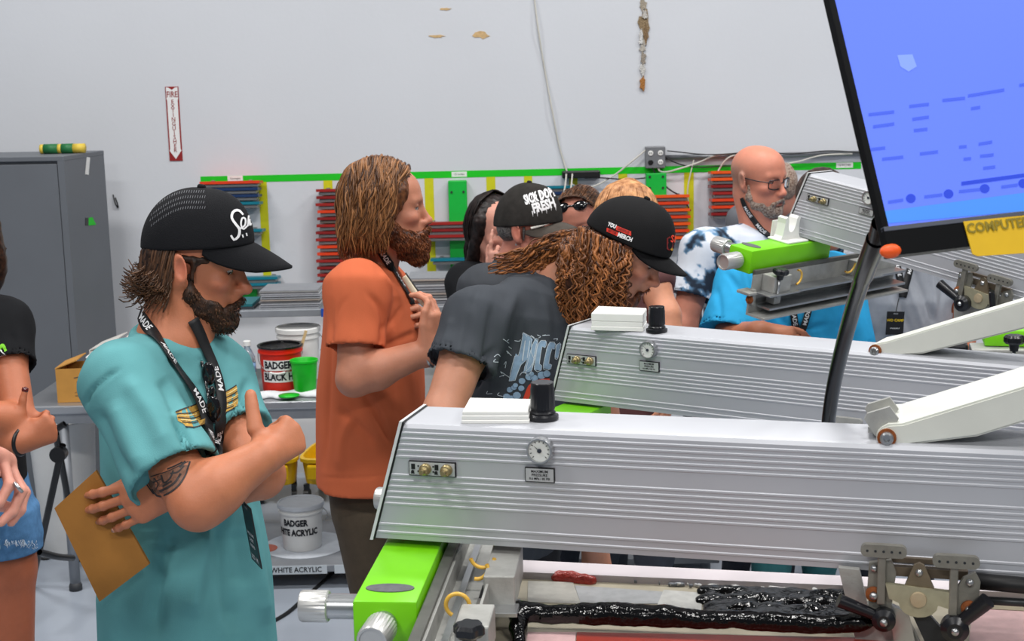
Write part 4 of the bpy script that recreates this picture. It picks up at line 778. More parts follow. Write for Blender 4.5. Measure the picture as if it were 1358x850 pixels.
# yellow mop buckets on casters behind the bench
yb_ = mat('mop_yellow', (238, 190, 14), .4); 
def mop(px, label, rot, w=.30):
    c = atz(px, 634, 0); c[1] = 6.72; Mx = Matrix.Translation((c[0], c[1], 0)) @ Matrix.Rotation(rot, 4, 'Z'); o = empty('mop_bucket', label, 'mop bucket', (c[0], c[1], 0)); h = .20; V = []
    for (sx, sy, z) in [(w * .40, .11, .075), (w * .5, .15, .09), (w * .56, .17, h), (w * .60, .19, h + .005), (w * .60, .19, h + .022), (w * .54, .16, h + .022), (w * .46, .12, .09)]:
        for t in np.linspace(0, 2 * math.pi, 32, False): c_, s_ = math.cos(t), math.sin(t); V.append((sx * abs(c_) ** .5 * np.sign(c_), sy * abs(s_) ** .5 * np.sign(s_), z))
    Fc = [(k * 32 + i, k * 32 + (i + 1) % 32, (k + 1) * 32 + (i + 1) % 32, (k + 1) * 32 + i) for k in range(6) for i in range(32)] + [tuple(range(31, -1, -1)), tuple(range(192, 224))]
    B(Mx).add(V, Fc).go('tub', yb_, o, auto=.7); B(Mx).box((-w * .3, -.2, h * .6), (w * .3, -.165, h * .98), .01).go('wringer', yb_, o)
    for sx in (-1, 1):
        for sy in (-1, 1):
            x, y = sx * w * .42, sy * .13; k = B(Mx).box((x - .012, y - .012, .05), (x + .012, y + .012, .085)).go('caster', mat('dark_steel', (60, 62, 64), .4, .7), o); B(Mx).cyl((x - .013, y, .03), (x + .013, y, .03), .03, n=18).go('wheel', blk, k, auto=.6)
mop(381, 'yellow mop bucket on casters under the bench, left one', .15, .19); mop(447, 'yellow mop bucket on casters beside the orange shirt', -.15, .19)
# white bin, folding stand and cables under the left end of the bench
tw = at(68, 640, 5.95); B_ = B(); bn = empty('waste_bin', 'white plastic waste bin under the left end of the bench', 'bin', (tw[0], 5.95, 0)); B_.lathe([(.11, 0), (.115, .01), (.14, .56), (.152, .56), (.152, .59), (.14, .592), (.13, .56), (.0001, .52)], (tw[0] + .06, 5.96, 0), n=36); B_.go('body', wht, bn, auto=.6)
sm = mat('stand_black', (16, 16, 18), .35); fs = empty('folding_stand', 'black folding stand with crossed tube legs beside the bench leg', 'stand', tuple(atz(60, 745, 0)))
for pts in [[(83, 590, 5.1), (63, 682, 5.2), (42, 775, None)], [(74, 575, 5.15), (89, 655, 5.4), (104, 742, None)], [(52, 732, 4.95), (75, 738, 5.05), (96, 740, 5.2)]]: B().tube(spline([at(*q) if q[2] else atz(q[0], q[1], .013) for q in pts], 12), .013, 10).go('tube_leg', sm, fs, True)
kn = at(78, 602, 5.1); B().cyl(kn + A(0, -.02, 0), kn + A(0, .02, 0), .03, n=16).go('hinge', sm, fs, auto=.5); B().tube(spline([at(66, 575, 5.05), at(76, 568, 5.05), at(86, 562, 5.05)], 8), .012, 8).go('handle', sm, fs, True)
P = [atz(448, 752, .03), atz(430, 770, .004), atz(405, 792, .006), atz(378, 815, .005), atz(340, 835, .005)]; tag(B().tube(spline(P, 30), .008, 8).go('floor_cable', bc, None, True), 'black cable lying on the floor under the lower shelf', 'cable')
P = [atz(45, 737, .006), atz(60, 741, .006), atz(80, 736, .006), atz(125, 745, .006)]; tag(B().tube(spline(P, 30), .007, 8).go('floor_cable', bc, None, True), 'black cable lying on the floor behind the stand', 'cable')
# ---------------------------------------------------------------- printing press: three print heads reaching in from the carousel on the right
brush = mat('brushed_aluminium', (182, 184, 190), .50, .40, var=.03, scale=6); trimw = mat('trim_white', (212, 214, 216), .4, .2); gasket = mat('gasket_black', (14, 14, 16), .5)
lime = mat('lime_paint', (112, 196, 12), .38, var=.03); knurl = mat('knob_aluminium', (190, 190, 188), .35, .6, var=.05); steel = mat('bright_steel', (170, 172, 174), .28, .85); cast = mat('cast_aluminium', (166, 166, 162), .45, .40, var=.12, scale=40, bump=.08)
blkp = mat('black_phenolic', (20, 21, 26), .3, var=.05); pad = mat('pad_white', (228, 228, 224), .55, var=.02); amber = mat('amber_tube', (214, 170, 70), .3); armw = mat('arm_white', (206, 208, 200), .4, var=.02); rust = mat('rusty', (134, 74, 34), .8, .2, var=.3, scale=200); darkst = mat('dark_steel', (60, 62, 64), .4, .7)
class Frame:
    def __init__(s, O, D, up, Hf): s.O = A(*O); s.D = nrm(D); s.Y = nrm(np.cross(up, s.D)); s.Z = np.cross(s.D, s.Y); s.H = Hf; s.M = Matrix(((s.D[0], s.Y[0], s.Z[0], s.O[0]), (s.D[1], s.Y[1], s.Z[1], s.O[1]), (s.D[2], s.Y[2], s.Z[2], s.O[2]), (0, 0, 0, 1)))
    def face(s, px, py, y=0.0):
        q = onplane(px, py, s.O + s.Y * y, s.Y) - s.O; return q @ s.D, q @ s.Z
    def top(s, px, py, z=0.0):
        q = onplane(px, py, s.O + s.Z * z, s.Z) - s.O; return q @ s.D, q @ s.Y
    def w(s, x, y, z): return s.O + x * s.D + y * s.Y + z * s.Z
def beam(fr, L, label, dep=.115, slant=.29):
    H = fr.H; root = empty('printing_station', label, 'print head', tuple(fr.O)); hh = lambda u: -u * H
    prof = [(dep, 0), (.012, 0), (.004, -.002), (0, -.008)]
    def rib(u): prof.extend([(0, hh(u) + .0028), (-.0011, hh(u) + .0014), (-.0011, hh(u) - .0014), (0, hh(u) - .0028)])
    for u in (.085, .135, .185, .235, .285): rib(u)
    for u in (.445, .495, .545, .595, .645, .695): rib(u)
    for u in (.875, .945): rib(u)
    prof += [(0, -H), (dep, -H)]; n = len(prof); b = B(fr.M); X0 = lambda z: z * slant
    b.add([(X0(z), y, z) for y, z in prof] + [(L, y, z) for y, z in prof], [(i, n + i, n + (i + 1) % n, (i + 1) % n) for i in range(n)] + [tuple(range(n)), tuple(range(2 * n - 1, n - 1, -1))])
    o = b.go('beam', brush, root, auto=.5)
    for nm, a, e, g, m in (('gasket', -.003, 0, .0015, gasket), ('end_panel', -.008, -.003, .003, trimw)):
        b = B(fr.M); P = [(-g, g), (dep + g, g), (dep + g, -H - g), (-g, -H - g)]; V = [(X0(z) + q, y, z) for q in (a, e) for y, z in P]; b.add(V, [(0, 1, 2, 3), (7, 6, 5, 4)] + [(i, 4 + i, 4 + (i + 1) % 4, (i + 1) % 4) for i in range(4)]); b.go(nm, m, root)
    return root
def gauge(fr, root, px, py, r):
    x, z = fr.face(px, py); g = B(fr.M).lathe([(r, 0), (r, .012), (r * .96, .016), (r * .86, .016), (r * .84, .011), (.0001, .011)], (x, -.001, z), (0, -1, 0), 36).go('gauge', steel, root, auto=.5)
    B(fr.M).lathe([(r * .84, .0115), (.0001, .0118)], (x, -.001, z), (0, -1, 0), 32).go('dial', mat('dial_white', (212, 214, 210), .5), g)
    b = B(fr.M)
    for k in range(11):
        t = math.radians(225 - 27 * k); a, e = r * .62, r * .76; d = A(math.cos(t), 0, math.sin(t)); q = A(x, -.0132, z); n = A(-math.sin(t), 0, math.cos(t)) * .0006; b.add([q + d * a - n, q + d * e - n, q + d * e + n, q + d * a + n], [(0, 1, 2, 3)])
    b.go('scale', gasket, g); t = math.radians(140); d = A(math.cos(t), 0, math.sin(t)); n = A(-math.sin(t), 0, math.cos(t)) * .0011; q = A(x, -.0138, z); b = B(fr.M); b.add([q - d * .003 - n, q + d * r * .62, q - d * .003 + n], [(0, 1, 2)]); b.lathe([(.0034, 0), (.0034, .002), (.0001, .0025)], (x, -.0128, z), (0, -1, 0), 12); b.go('needle', mat('needle_grey', (40, 46, 58), .5), g)
def fplate(fr, root, name, pts, m, edge=True, parent=None):
    P = [fr.face(*p) for p in pts]; x0, x1 = P[0][0], P[1][0]; z1 = (P[0][1] + P[1][1]) / 2; z0 = (P[2][1] + P[3][1]) / 2; o = B(fr.M).box((x0, -.0045, z0), (x1, .001, z1)).go(name, gasket if edge else m, root)
    e = .0013; B(fr.M).box((x0 + e, -.0052, z0 + e), (x1 - e, -.004, z1 - e)).go('plate_face', m, o); return o, x0, x1, z0, z1
def rating(fr, root, pts, sz):
    o, x0, x1, z0, z1 = fplate(fr, root, 'rating_plate', pts, mat('plate_silver', (186, 188, 190), .4, .3))
    for i, t in enumerate(('MAXIMUM', 'PRESSURE', '0.6 MPa / 85 PSI')): flat_text(t, fr.w((x0 + x1) / 2, -.0052, z1 - (z1 - z0) * (.25 + .25 * i)), fr.D, fr.Z, sz * (1 if i < 2 else .86), gasket, o, bold=.0001)
def switches(fr, root, pts):
    o, x0, x1, z0, z1 = fplate(fr, root, 'switch_plate', pts, mat('plate_silver', (186, 188, 190), .4, .3)); w = x1 - x0; h = z1 - z0; zc = (z0 + z1) / 2; r = h * .40
    for u in (.37, .82):
        x = x0 + u * w; k = B(fr.M).lathe([(r, 0), (r, .006), (r * .8, .008), (r * .78, .014), (r * .45, .016), (r * .4, .024), (.0001, .024)], (x, -.005, zc), (0, -1, 0), 18).go('toggle_valve', mat('brass_worn', (150, 136, 98), .35, .7, var=.2, scale=200), o, auto=.5)
    b = B(fr.M)
    for u in (.10, .60): x = x0 + u * w; b.box((x - .003, -.0064, zc - h * .05), (x + .003, -.005, zc + h * .32)); b.lathe([(.0026, 0), (.0026, .0008)], (x - .001, -.0055, zc - h * .22), (0, -1, 0), 10); b.box((x - .004, -.006, zc - h * .36), (x + .002, -.0052, zc - h * .30))
    for u in (.21, .53):
        for v in (-.18, .18): b.box((x0 + u * w - .0012, -.0062, zc + v * h - .0012), (x0 + u * w + .0012, -.005, zc + v * h + .0012))
    b.go('symbols', gasket, o)
def regulator(fr, root, px, py, r, h):
    x, y = fr.top(px, py); o = empty_part = B(fr.M).lathe([(r * 1.18, 0), (r * 1.28, h * .03), (r * 1.28, h * .12), (r * 1.02, h * .17), (r * 1.05, h * .20), (r * .97, h * .24)], (x, y, 0), n=32).go('regulator_base', blkp, root, auto=.5)
    V = []; n = 48; prof = [(.94, .22), (.94, .28), (1, .30), (.97, .84), (.93, .88), (.93, .98), (.88, 1.0), (.0001, 1.0)]
    for rr, hh in prof:
        for i in range(n): g = 1 - .03 * (i % 2) * (.3 <= hh <= .86); t = 2 * math.pi * i / n; V.append((x + r * rr * g * math.cos(t), y + r * rr * g * math.sin(t), h * hh))
    B(fr.M).add(V, [(k * n + i, k * n + (i + 1) % n, (k + 1) * n + (i + 1) % n, (k + 1) * n + i) for k in range(len(prof) - 1) for i in range(n)]).go('knob', blkp, o, auto=.5)
def knob_cyl(a, b, r, root, name='knob', ring=False):
    """knurled aluminium knob from a to b on a smooth shaft"""
    a = A(*a); b = A(*b); w = nrm(b - a); L = np.linalg.norm(b - a); n = 56; u = nrm(np.cross(w, A(0, 0, 1))); v = np.cross(w, u); V = []; prof = [(.9, 0), (1, .04), (1, .92), (.92, 1), (.80, 1), (.76, .93) if ring else (.4, 1.0), (.0001, .93 if ring else 1.0)]
    for rr, hh in prof:
        for i in range(n): g = (1 - .035 * (i % 2)) if rr == 1 else 1; t = 2 * math.pi * i / n; V.append(a + w * L * hh + r * rr * g * (math.cos(t) * u + math.sin(t) * v))
    return B().add(V, [(k * n + i, k * n + (i + 1) % n, (k + 1) * n + (i + 1) % n, (k + 1) * n + i) for k in range(len(prof) - 1) for i in range(n)] + [tuple(range(n - 1, -1, -1))]).go(name, knurl, root, auto=.5)
def tknob(c, r, root, h=.03, up=(0, 0, 1), stem=.05):
    """black six lobed clamping knob on a threaded stem"""
    c = A(*c); z = nrm(up); u = nrm(np.cross(z, A(.3, 1, 0))); v = np.cross(z, u); n = 48; V = []
    for rr, hh in [(.80, 0), (1, .25), (1, .75), (.8, 1), (.0001, 1)]:
        for i in range(n): t = 2 * math.pi * i / n; g = 1 + .09 * math.cos(6 * t); V.append(c + z * h * hh + r * rr * g * (math.cos(t) * u + math.sin(t) * v))
    o = B().add(V, [(k * n + i, k * n + (i + 1) % n, (k + 1) * n + (i + 1) % n, (k + 1) * n + i) for k in range(4) for i in range(n)] + [tuple(range(n - 1, -1, -1))]).cyl(c - z * h * .8, c, r * .42, r * .55).go('clamp_knob', blkp, root, auto=.5)
    B().cyl(c - z * stem, c - z * h * .7, r * .2, n=12).go('threaded_rod', steel, o, True); return o
def pads(fr, pts, hs, label, group):
    """stack of white rubbery slabs lying on a beam; pts = top view picture corners at the beam top"""
    P = [fr.top(*p) for p in pts]; z = .0005; P = [A(*p) for p in P]; c = sum(P) / 4
    for i, (h, g) in enumerate(hs):
        Q = [c + (p - c) * g for p in P]; b = B(fr.M); e = .002; V = [(q[0], q[1], z) for q in Q] + [(q[0], q[1], z + h - e) for q in Q] + [(*(c + (q - c) * (1 - e * 12)), z + h) for q in Q]
        b.add(V, [(3, 2, 1, 0), (8, 9, 10, 11)] + [(k * 4 + j, k * 4 + (j + 1) % 4, (k + 1) * 4 + (j + 1) % 4, (k + 1) * 4 + j) for k in range(2) for j in range(4)]); tag(b.go('white_pad', pad), label + (', the bottom slab' if i == 0 else ', the slab on top' if i == len(hs) - 1 else ', the middle slab'), 'pad', group); z += h + .0003
# --- first head, nearest
O1 = at(536, 561, 2.15); E1 = atz(1358, 597, O1[2]); H1 = .191
f1 = Frame(O1, E1 - O1, (0, 0, 1), H1); h1 = beam(f1, 3.2, 'nearest long ribbed aluminium print head with lime green outer block')
gauge(f1, h1, 718, 595, .0205); rating(f1, h1, [(697, 618), (736, 621), (736, 640), (697, 637)], .0058); switches(f1, h1, [(543, 610), (605, 613), (605, 632), (543, 629)]); regulator(f1, h1, 720, 556, .0195, .060)
pads(f1, [(612, 562), (702, 562), (707, 545), (622, 543)], [(.006, 1), (.007, .985), (.006, .97)], 'thin white pad on the nearest print head', 'white pads on the nearest print head')
# --- second head
O2 = at(757, 433, 3.3); E2 = atz(1358, 485, O2[2]); f2 = Frame(O2, E2 - O2, (0, 0, 1), .185); h2 = beam(f2, 3.2, 'middle ribbed aluminium print head in front of the men in caps')
gauge(f2, h2, 862, 463, .0205); rating(f2, h2, [(849, 478), (875, 480), (875, 493), (849, 491)], .0056); switches(f2, h2, [(753, 469), (791, 472), (791, 485), (753, 482)]); regulator(f2, h2, 871, 440, .0195, .060)
pads(f2, [(784, 438), (853, 440), (858, 431), (793, 428)], [(.010, 1), (.012, .98), (.018, .99)], 'thick white pad on the middle print head', 'white pads on the middle print head')
# --- third head, tipped up
Y3 = 4.25; O3 = at(1073.5, 230.5, Y3); D3 = nrm(A(.66, -.75, 0)); best = None
for dz in np.linspace(-.6, .3, 181):
    d = nrm(A(D3[0], D3[1], dz)); p = proj(O3 + d * .35); sl_ = (p[1] - 230.5) / (p[0] - 1073.5)
    if best is None or abs(sl_ - .252) < best[0]: best = (abs(sl_ - .252), d)
D3 = best[1]; f3 = Frame(O3, D3, (0, 0, 1), .195); h3 = beam(f3, 2.6, 'farthest ribbed aluminium print head, tipped up behind the monitor')
gauge(f3, h3, 1155, 262, .0205); rating(f3, h3, [(1141, 274), (1160, 279), (1160, 288), (1141, 283)], .0056); switches(f3, h3, [(1072, 256), (1100, 264), (1100, 273), (1072, 266)])
# outer carriages
def carriage(fr, root, top_pts, z, hgt, kn_left, kn_front, disc, Rk):
    """lime block under the outer end, lying along the head's cross direction"""
    P = [atz(*p, z) for p in top_pts] if z is not None else [onplane(*p, fr.O + fr.Z * (-fr.H - .012), fr.Z) for p in top_pts]; Zd = A(0, 0, 1) if z is not None else fr.Z
    # make it a true box: axis from the back edge middle to the front edge middle
    bm_, fm = (P[0] + P[1]) / 2, (P[2] + P[3]) / 2; ax = nrm(fm - bm_); rt = nrm(np.cross(ax, Zd)); rt = rt if rt @ fr.D > 0 else -rt; wd = (abs((P[1] - P[0]) @ rt) + abs((P[2] - P[3]) @ rt)) / 2; L = np.linalg.norm(fm - bm_)
    Mx = Matrix([(rt[i], ax[i], Zd[i], bm_[i]) for i in range(3)] + [(0, 0, 0, 1)]); B(Mx).box((-wd / 2, -.28, -hgt), (wd / 2, L, 0), .004).go('carriage_block', lime, root, auto=.6); return Mx, wd, L
Mx1, wd1, L1 = carriage(f1, h1, [(508, 724), (582, 728), (553, 800), (467, 795)], 1.268, .105, None, None, None, 0)
n_ = 32; B(Mx1).lathe([(1, 0), (1, .0012), (.0001, .0014)], (0, 0, .0002), n=n_); b = B(Mx1); dx, dy = -.001, L1 - .052; b.add([(dx + .036 * math.cos(t), dy + .017 * math.sin(t), .0002 + q) for q in (0, .0012) for t in np.linspace(0, 2 * math.pi, n_, False)], [tuple(range(n_, 2 * n_))] + [(i, (i + 1) % n_, n_ + (i + 1) % n_, n_ + i) for i in range(n_)]); b.go('oval_badge', mat('badge_grey', (96, 98, 102), .5, .3, var=.2, scale=120), h1)
W1 = lambda x, y, z: A(*(Mx1 @ Vector((x, y, z))))
B().cyl(W1(-wd1 / 2, L1 - .035, -.022), W1(-wd1 / 2 - .045, L1 - .035, -.022), .0185, n=28).go('knob_shaft', steel, h1, auto=.5); knob_cyl(W1(-wd1 / 2 - .042, L1 - .035, -.022), W1(-wd1 / 2 - .084, L1 - .035, -.022), .0235, h1)
B().cyl(W1(-.002, L1, -.034), W1(-.003, L1 + .012, -.034), .020, n=28).go('knob_shaft', steel, h1, auto=.5); knob_cyl(W1(-.003, L1 + .01, -.034), W1(-.008, L1 + .062, -.036), .0235, h1, ring=True)
knob_cyl(f1.w(-.026, .03, -.135), f1.w(-.062, .03, -.135), .0185, h1)
# channel with the clamps beside the block (head 1)
def chan(Mx, wd, L, root, x0=.0):
    xa = wd / 2 + .004 + x0; B(Mx).box((xa, -.28, -.055), (xa + .018, L + .12, -.012), .002).go('rail', mat('rail_grey', (104, 104, 100), .45, .6, var=.15), root)
    B(Mx).box((xa + .018, -.28, -.060), (xa + .085, L + .12, -.052)).box((xa + .018, -.28, -.060), (xa + .022, L + .12, -.018)).box((xa + .083, -.28, -.06), (xa + .087, L + .12, -.012)).go('channel', cast, root)
    B(Mx).box((xa + .034, -.28, -.052), (xa + .044, L + .12, -.044)).go('slide_bar', steel, root); return xa
xa = chan(Mx1, wd1, L1, h1)
iM1 = Mx1.inverted()
def l1(px, py, dz): q = iM1 @ Vector(atz(px, py, 1.268 + dz)); return q.x, q.y
bx0, by0 = l1(650, 735, .0); bx1, by1 = l1(682, 766, 0)
B(Mx1).box((bx0, by0 - .05, -.052), (bx1, by1 - .005, .0), .002).go('clamp_block', cast, h1); B(Mx1).box((bx0 - .012, by1 - .03, -.051), (bx1 + .006, by1 + .03, -.044), .001).go('clamp_plate', steel, h1)
sx, sy = l1(640, 775, -.045); sx2, sy2 = l1(668, 800, -.045); B(Mx1).box((sx, sy, -.058), (sx2, sy2, -.046)).go('slot_shade', gasket, h1)  # black plate put in for the shade inside the slot
cx_, cy_ = l1(612, 800, .0); cx2, cy2 = l1(656, 803, .0); B(Mx1).box((cx_, cy_, -.052), (cx2, cy_ + .085, .0), .003).go('clamp_block', cast, h1); kx, ky = l1(622, 838, .012); tknob(W1(kx, ky, .006), .020, h1, .018, stem=.03)
def loop(c, r, ax1, ax2, a0, a1, root): B().tube([A(*c) + r * (math.cos(t) * A(*ax1) + math.sin(t) * A(*ax2)) for t in np.linspace(a0, a1, 18)], .0032, 8).go('air_tube', amber, root, True)
rt1 = A(*(Mx1.to_3x3() @ Vector((1, 0, 0)))); lx_, ly_ = l1(607, 806, -.01); loop(W1(lx_, ly_, -.006), .017, rt1, A(0, 0, 1), -.5, 4.2, h1)
lx_, ly_ = l1(640, 742, -.0); loop(W1(lx_, ly_, .006), .019, rt1, A(0, 0, -1), .2, 2.9, h1); lx_, ly_ = l1(632, 752, -.0); loop(W1(lx_, ly_, -.002), .017, rt1, A(0, 0, -1), -.4, 1.8, h1)
# squeegee holder with black ink lying along the beam, screen, pallet
ZS = 1.178
scr = empty('print_screen', 'screen frame with mesh, smeared black, red and white ink under the nearest head', 'screen', tuple(atz(900, 800, ZS)))
def quadpts(pts, z): return [atz(x, y, z) for x, y in pts]
def slab(name, pts, z, th, m, parent=None):
    P = quadpts(pts, z); n = len(P); b = B(); b.add(P + [p - A(0, 0, th) for p in P], [tuple(range(n)), tuple(range(2 * n - 1, n - 1, -1))] + [(i, n + i, n + (i + 1) % n, (i + 1) % n) for i in range(n)]); return b.go(name, m, parent)
meshm = mat('screen_mesh', (176, 168, 148), .4, var=.22, scale=14, bump=.05); 
slab('mesh', [(640, 752), (1500, 790), (1500, 960), (560, 940)], ZS, .002, meshm, scr)
slab('frame_bar', [(660, 741), (1500, 782), (1500, 792), (655, 757)], ZS + .012, .03, mat('frame_pinkish', (198, 190, 194), .55, var=.06, scale=10), scr)
r_ = random.Random(4)
def blob(name, pts, z, th, m, parent, bumpy=.004, res=.006, seed=0):
    """thick wet ink lying on the mesh"""
    S = Sdf(); rr = random.Random(seed)
    for (x, y, rx) in pts: p = atz(x, y, z); S.el(p + A(0, 0, th * .2), (rx, rx * .8, th), .012)
    V, Q = S.build(res); V[:, 2] += bumpy * .5 * snoise(V, 70, seed); return mesh_obj(name, V, Q, m, parent, True)
ink_b = mat('black_ink_wet', (5, 5, 6), .13, var=.1, bump=.35, bscale=70, spec=.4)
def edgeblobs(a, e, n, r0, r1, seed, dy=0): rr = random.Random(seed); return [(a[0] + (e[0] - a[0]) * t + rr.uniform(-2, 2), a[1] + (e[1] - a[1]) * t + rr.uniform(-2, 2), rr.uniform(r0, r1)) for t in np.linspace(0, 1, n)]
pts = []
for k in range(4): pts += edgeblobs((935 + 3 * k, 784 + 11 * k), (1125, 792 + 11 * k), 14, .014, .022, k)
blob('black_ink', pts, ZS + .002, .007, ink_b, scr, seed=3)
for seed, (a, e, c, nm) in enumerate([((700, 757), (860, 768), (150, 40, 34), 'red_ink'), ((740, 763), (1000, 782), (120, 124, 130), 'grey_ink'), ((860, 772), (1110, 786), (206, 206, 204), 'white_ink'), ((735, 766), (785, 770), (160, 52, 44), 'red_ink')]): blob(nm, edgeblobs(a, e, 26, .002, .005, seed + 20), ZS + .003, .004, mat('ink_%d_%d_%d' % c, c, .3, var=.15, scale=80, bump=.4), scr, .003, .004, seed)
for seed, (pts_, c) in enumerate([([(700, 770), (760, 772), (770, 800), (700, 798)], (178, 176, 168)), ([(762, 776), (900, 786), (925, 800), (770, 800)], (168, 170, 172)), ([(880, 782), (932, 786), (930, 812), (870, 806)], (194, 194, 190)), ([(700, 800), (750, 802), (752, 812), (700, 812)], (196, 186, 150))]): slab('ink_film', pts_, ZS + .0012 + .0003 * seed, .0008, mat('film_%d' % seed, c, .35, var=.15, scale=60), scr)
slab('red_film', [(765, 838), (1180, 846), (1200, 900), (760, 900)], ZS + .002, .0008, mat('red_film', (150, 44, 26), .35, var=.2, scale=30), scr)
slab('pink_film', [(700, 838), (764, 838), (758, 900), (690, 900)], ZS + .002, .0008, mat('pink_film', (206, 170, 170), .4, var=.15, scale=40), scr)
slab('pink_film', [(1290, 805), (1400, 812), (1400, 900), (1280, 900)], ZS + .002, .0008, mat('pink_film', (206, 170, 170), .4), scr); slab('tan_film', [(1262, 790), (1400, 796), (1400, 812), (1288, 806)], ZS + .0028, .0008, mat('tan_film', (152, 140, 116), .5, var=.15), scr)
S = Sdf(); a = atz(690, 812, ZS + .03); e = atz(1140, 828, ZS + .03); N_ = 30
fb = empty('flood_squeegee', 'squeegee bar thickly covered in wet black ink lying across the screen', 'squeegee', tuple(atz(900, 830, ZS + .002)))
for i in range(N_): p = a + (e - a) * i / (N_ - 1) + A(0, 0, RNG.uniform(-.003, .003)); S.el(p, (.022, .012, .010 + RNG.uniform(0, .003)), .012)
S.rc(a, a + A(-.004, -.03, -.012), .015, .012, .01); S.rc(a + A(-.004, -.03, -.012), a + A(-.002, -.06, -.03), .012, .010, .01); S.rc(a + (e - a) * .2 + A(0, 0, .005), a + (e - a) * .45 + A(0, 0, .007), .008, .006, .02)
V, Q = S.build(.004); V[:, 2] += .0015 * snoise(V, 80, 2); mesh_obj('ink_coat', V, Q, ink_b, fb, True)
b = B(); b.cyl(a + A(0, 0, -.004), e + A(0, 0, -.004), .008, n=12); b.go('blade_bar', darkst, fb)
slab('pallet', [(560, 970), (640, 742), (1700, 800), (1700, 990)], ZS - .035, .03, mat('pallet_red', (110, 40, 30), .5)).update_tag(); tag(bpy.data.objects['pallet'], 'red edged pallet board under the print screen', 'pallet')
# --- T handle clamps in front of the nearest beam and on the far one
castd = mat('cast_dark', (128, 126, 118), .5, .5, var=.18, scale=50, bump=.08)
def clampset(fr, root, P1, P2, sc, yo=-.02, levers=True):
    """two T shaped handles and their linkage; P1, P2 = picture positions of the handle tops"""
    def w(px, py, y): x, z = fr.face(px, py, y); return fr.w(x, y, z)
    for i, (P, tip) in enumerate(((P1, 0), (P2, 1))):
        x, z = fr.face(*P, yo); o = None; n = 20; ln = .025 * sc; hh = .0105 * sc
        prof = [(ln * np.sign(math.cos(t)) + hh * math.cos(t) if abs(math.cos(t)) > .01 else 0, hh * math.sin(t)) for t in np.linspace(0, 2 * math.pi, n, False)]
        o = B().prism(prof, .012 * sc, fr.w(x, yo - .020 * sc, z), fr.D, fr.Z).go('t_handle', castd, root)
        b = B()
        for k in range(5): q = fr.w(x + (k - 2) * .0125 * sc, yo - .0325 * sc, z); b.cyl(q + fr.Y * .004, q, .0022 * sc, n=8)
        b.go('bolts', darkst, o); B(fr.M).box((x - .009 * sc, yo - .028 * sc, z - .090 * sc), (x + .004 * sc, yo - .016 * sc, z - .004 * sc), .002 * sc).go('handle_stem', castd, o)
    x1, z1 = fr.face(*P1, yo); x2, z2 = fr.face(*P2, yo); s = sc
    pl = [(x1 - .022 * s, z1 - .025 * s), (x1 + .012 * s, z1 - .018 * s), (x1 + .02 * s, z1 - .04 * s), (x1 + .012 * s, z1 - .12 * s), (x1 - .018 * s, z1 - .12 * s), (x1 - .024 * s, z1 - .07 * s)]
    B().prism(pl, .008, fr.w(0, yo - .008, 0), fr.D, fr.Z).go('link_plate', castd, root); pl2 = [(x2 + .012 * s, z2 - .03 * s), (x2 + .030 * s, z2 - .020 * s), (x2 + .038 * s, z2 - .035 * s), (x2 + .034 * s, z2 - .09 * s), (x2 + .01 * s, z2 - .13 * s), (x2 - .01 * s, z2 - .07 * s)]; B().prism(pl2, .008, fr.w(0, yo - .008, 0), fr.D, fr.Z).go('link_plate', castd, root)
    xm = (x1 + x2) / 2; zm = (z1 + z2) / 2; tri = [(xm - .022 * s, zm - .055 * s), (xm - .008 * s, zm - .018 * s), (xm, zm - .014 * s), (xm + .008 * s, zm - .018 * s), (xm + .024 * s, zm - .055 * s)]; B().prism(tri, .006, fr.w(0, yo - .012, 0), fr.D, fr.Z).go('pivot_ear', mat('ear_bronze', (120, 108, 90), .45, .6, var=.2), root)
    br = [(x1 + .004 * s, zm - .05 * s)] + [(x2 - .004 * s, zm - .055 * s - (z1 - z2) * .2)] + [(x2 - .006 * s, zm - .085 * s)] + [(xm + .03 * s * math.cos(t), zm - .080 * s - .022 * s * max(0, math.sin(t))) for t in np.linspace(0, math.pi, 9)] + [(x1 + .010 * s, zm - .074 * s)]
    B().prism(br, .010, fr.w(0, yo - .014, 0), fr.D, fr.Z).go('wavy_bracket', mat('zinc_yellow', (168, 164, 140), .4, .5, var=.12, scale=60), root); B(fr.M).lathe([(.013 * s, 0), (.012 * s, .004), (.0001, .005)], (xm, yo - .024, zm - .072 * s), (0, -1, 0), 20).go('boss', mat('boss_tan', (176, 160, 132), .5, .3), root)
    B(fr.M).box((x1, yo + .000, zm - .045 * s), (x2 + .02 * s, yo + .012, zm - .030 * s)).box((x1, yo, zm - .022 * s), (x2, yo + .008, zm - .014 * s)).go('cross_link', mat('link_brown', (104, 92, 78), .5, .5), root)
    for (u, v, rz) in [(x1 - .014 * s, z1 - .033 * s, 0), (xm, zm - .030 * s, 0), (x2 + .022 * s, z2 - .036 * s, 0), (x1 - .014 * s, z1 - .076 * s, 1), (x2 + .022 * s, z2 - .078 * s, 1)]:
        if rz: B(fr.M).lathe([(.0125 * s, 0), (.0125 * s, .008), (.008 * s, .010), (.0001, .010)], (u, yo - .012, v), (0, -1, 0), 20).go('bush', rust, root, auto=.5)
        B(fr.M).lathe([(.0062 * s, 0), (.006 * s, .006), (.0035 * s, .008), (.0001, .0085)], (u, yo - .014 - .008 * rz, v), (0, -1, 0), 16).go('bolt', steel, root, True)
    return (x1, z1, x2, z2)
x1, z1, x2, z2 = clampset(f1, h1, (1172, 723), (1267, 737), .90)
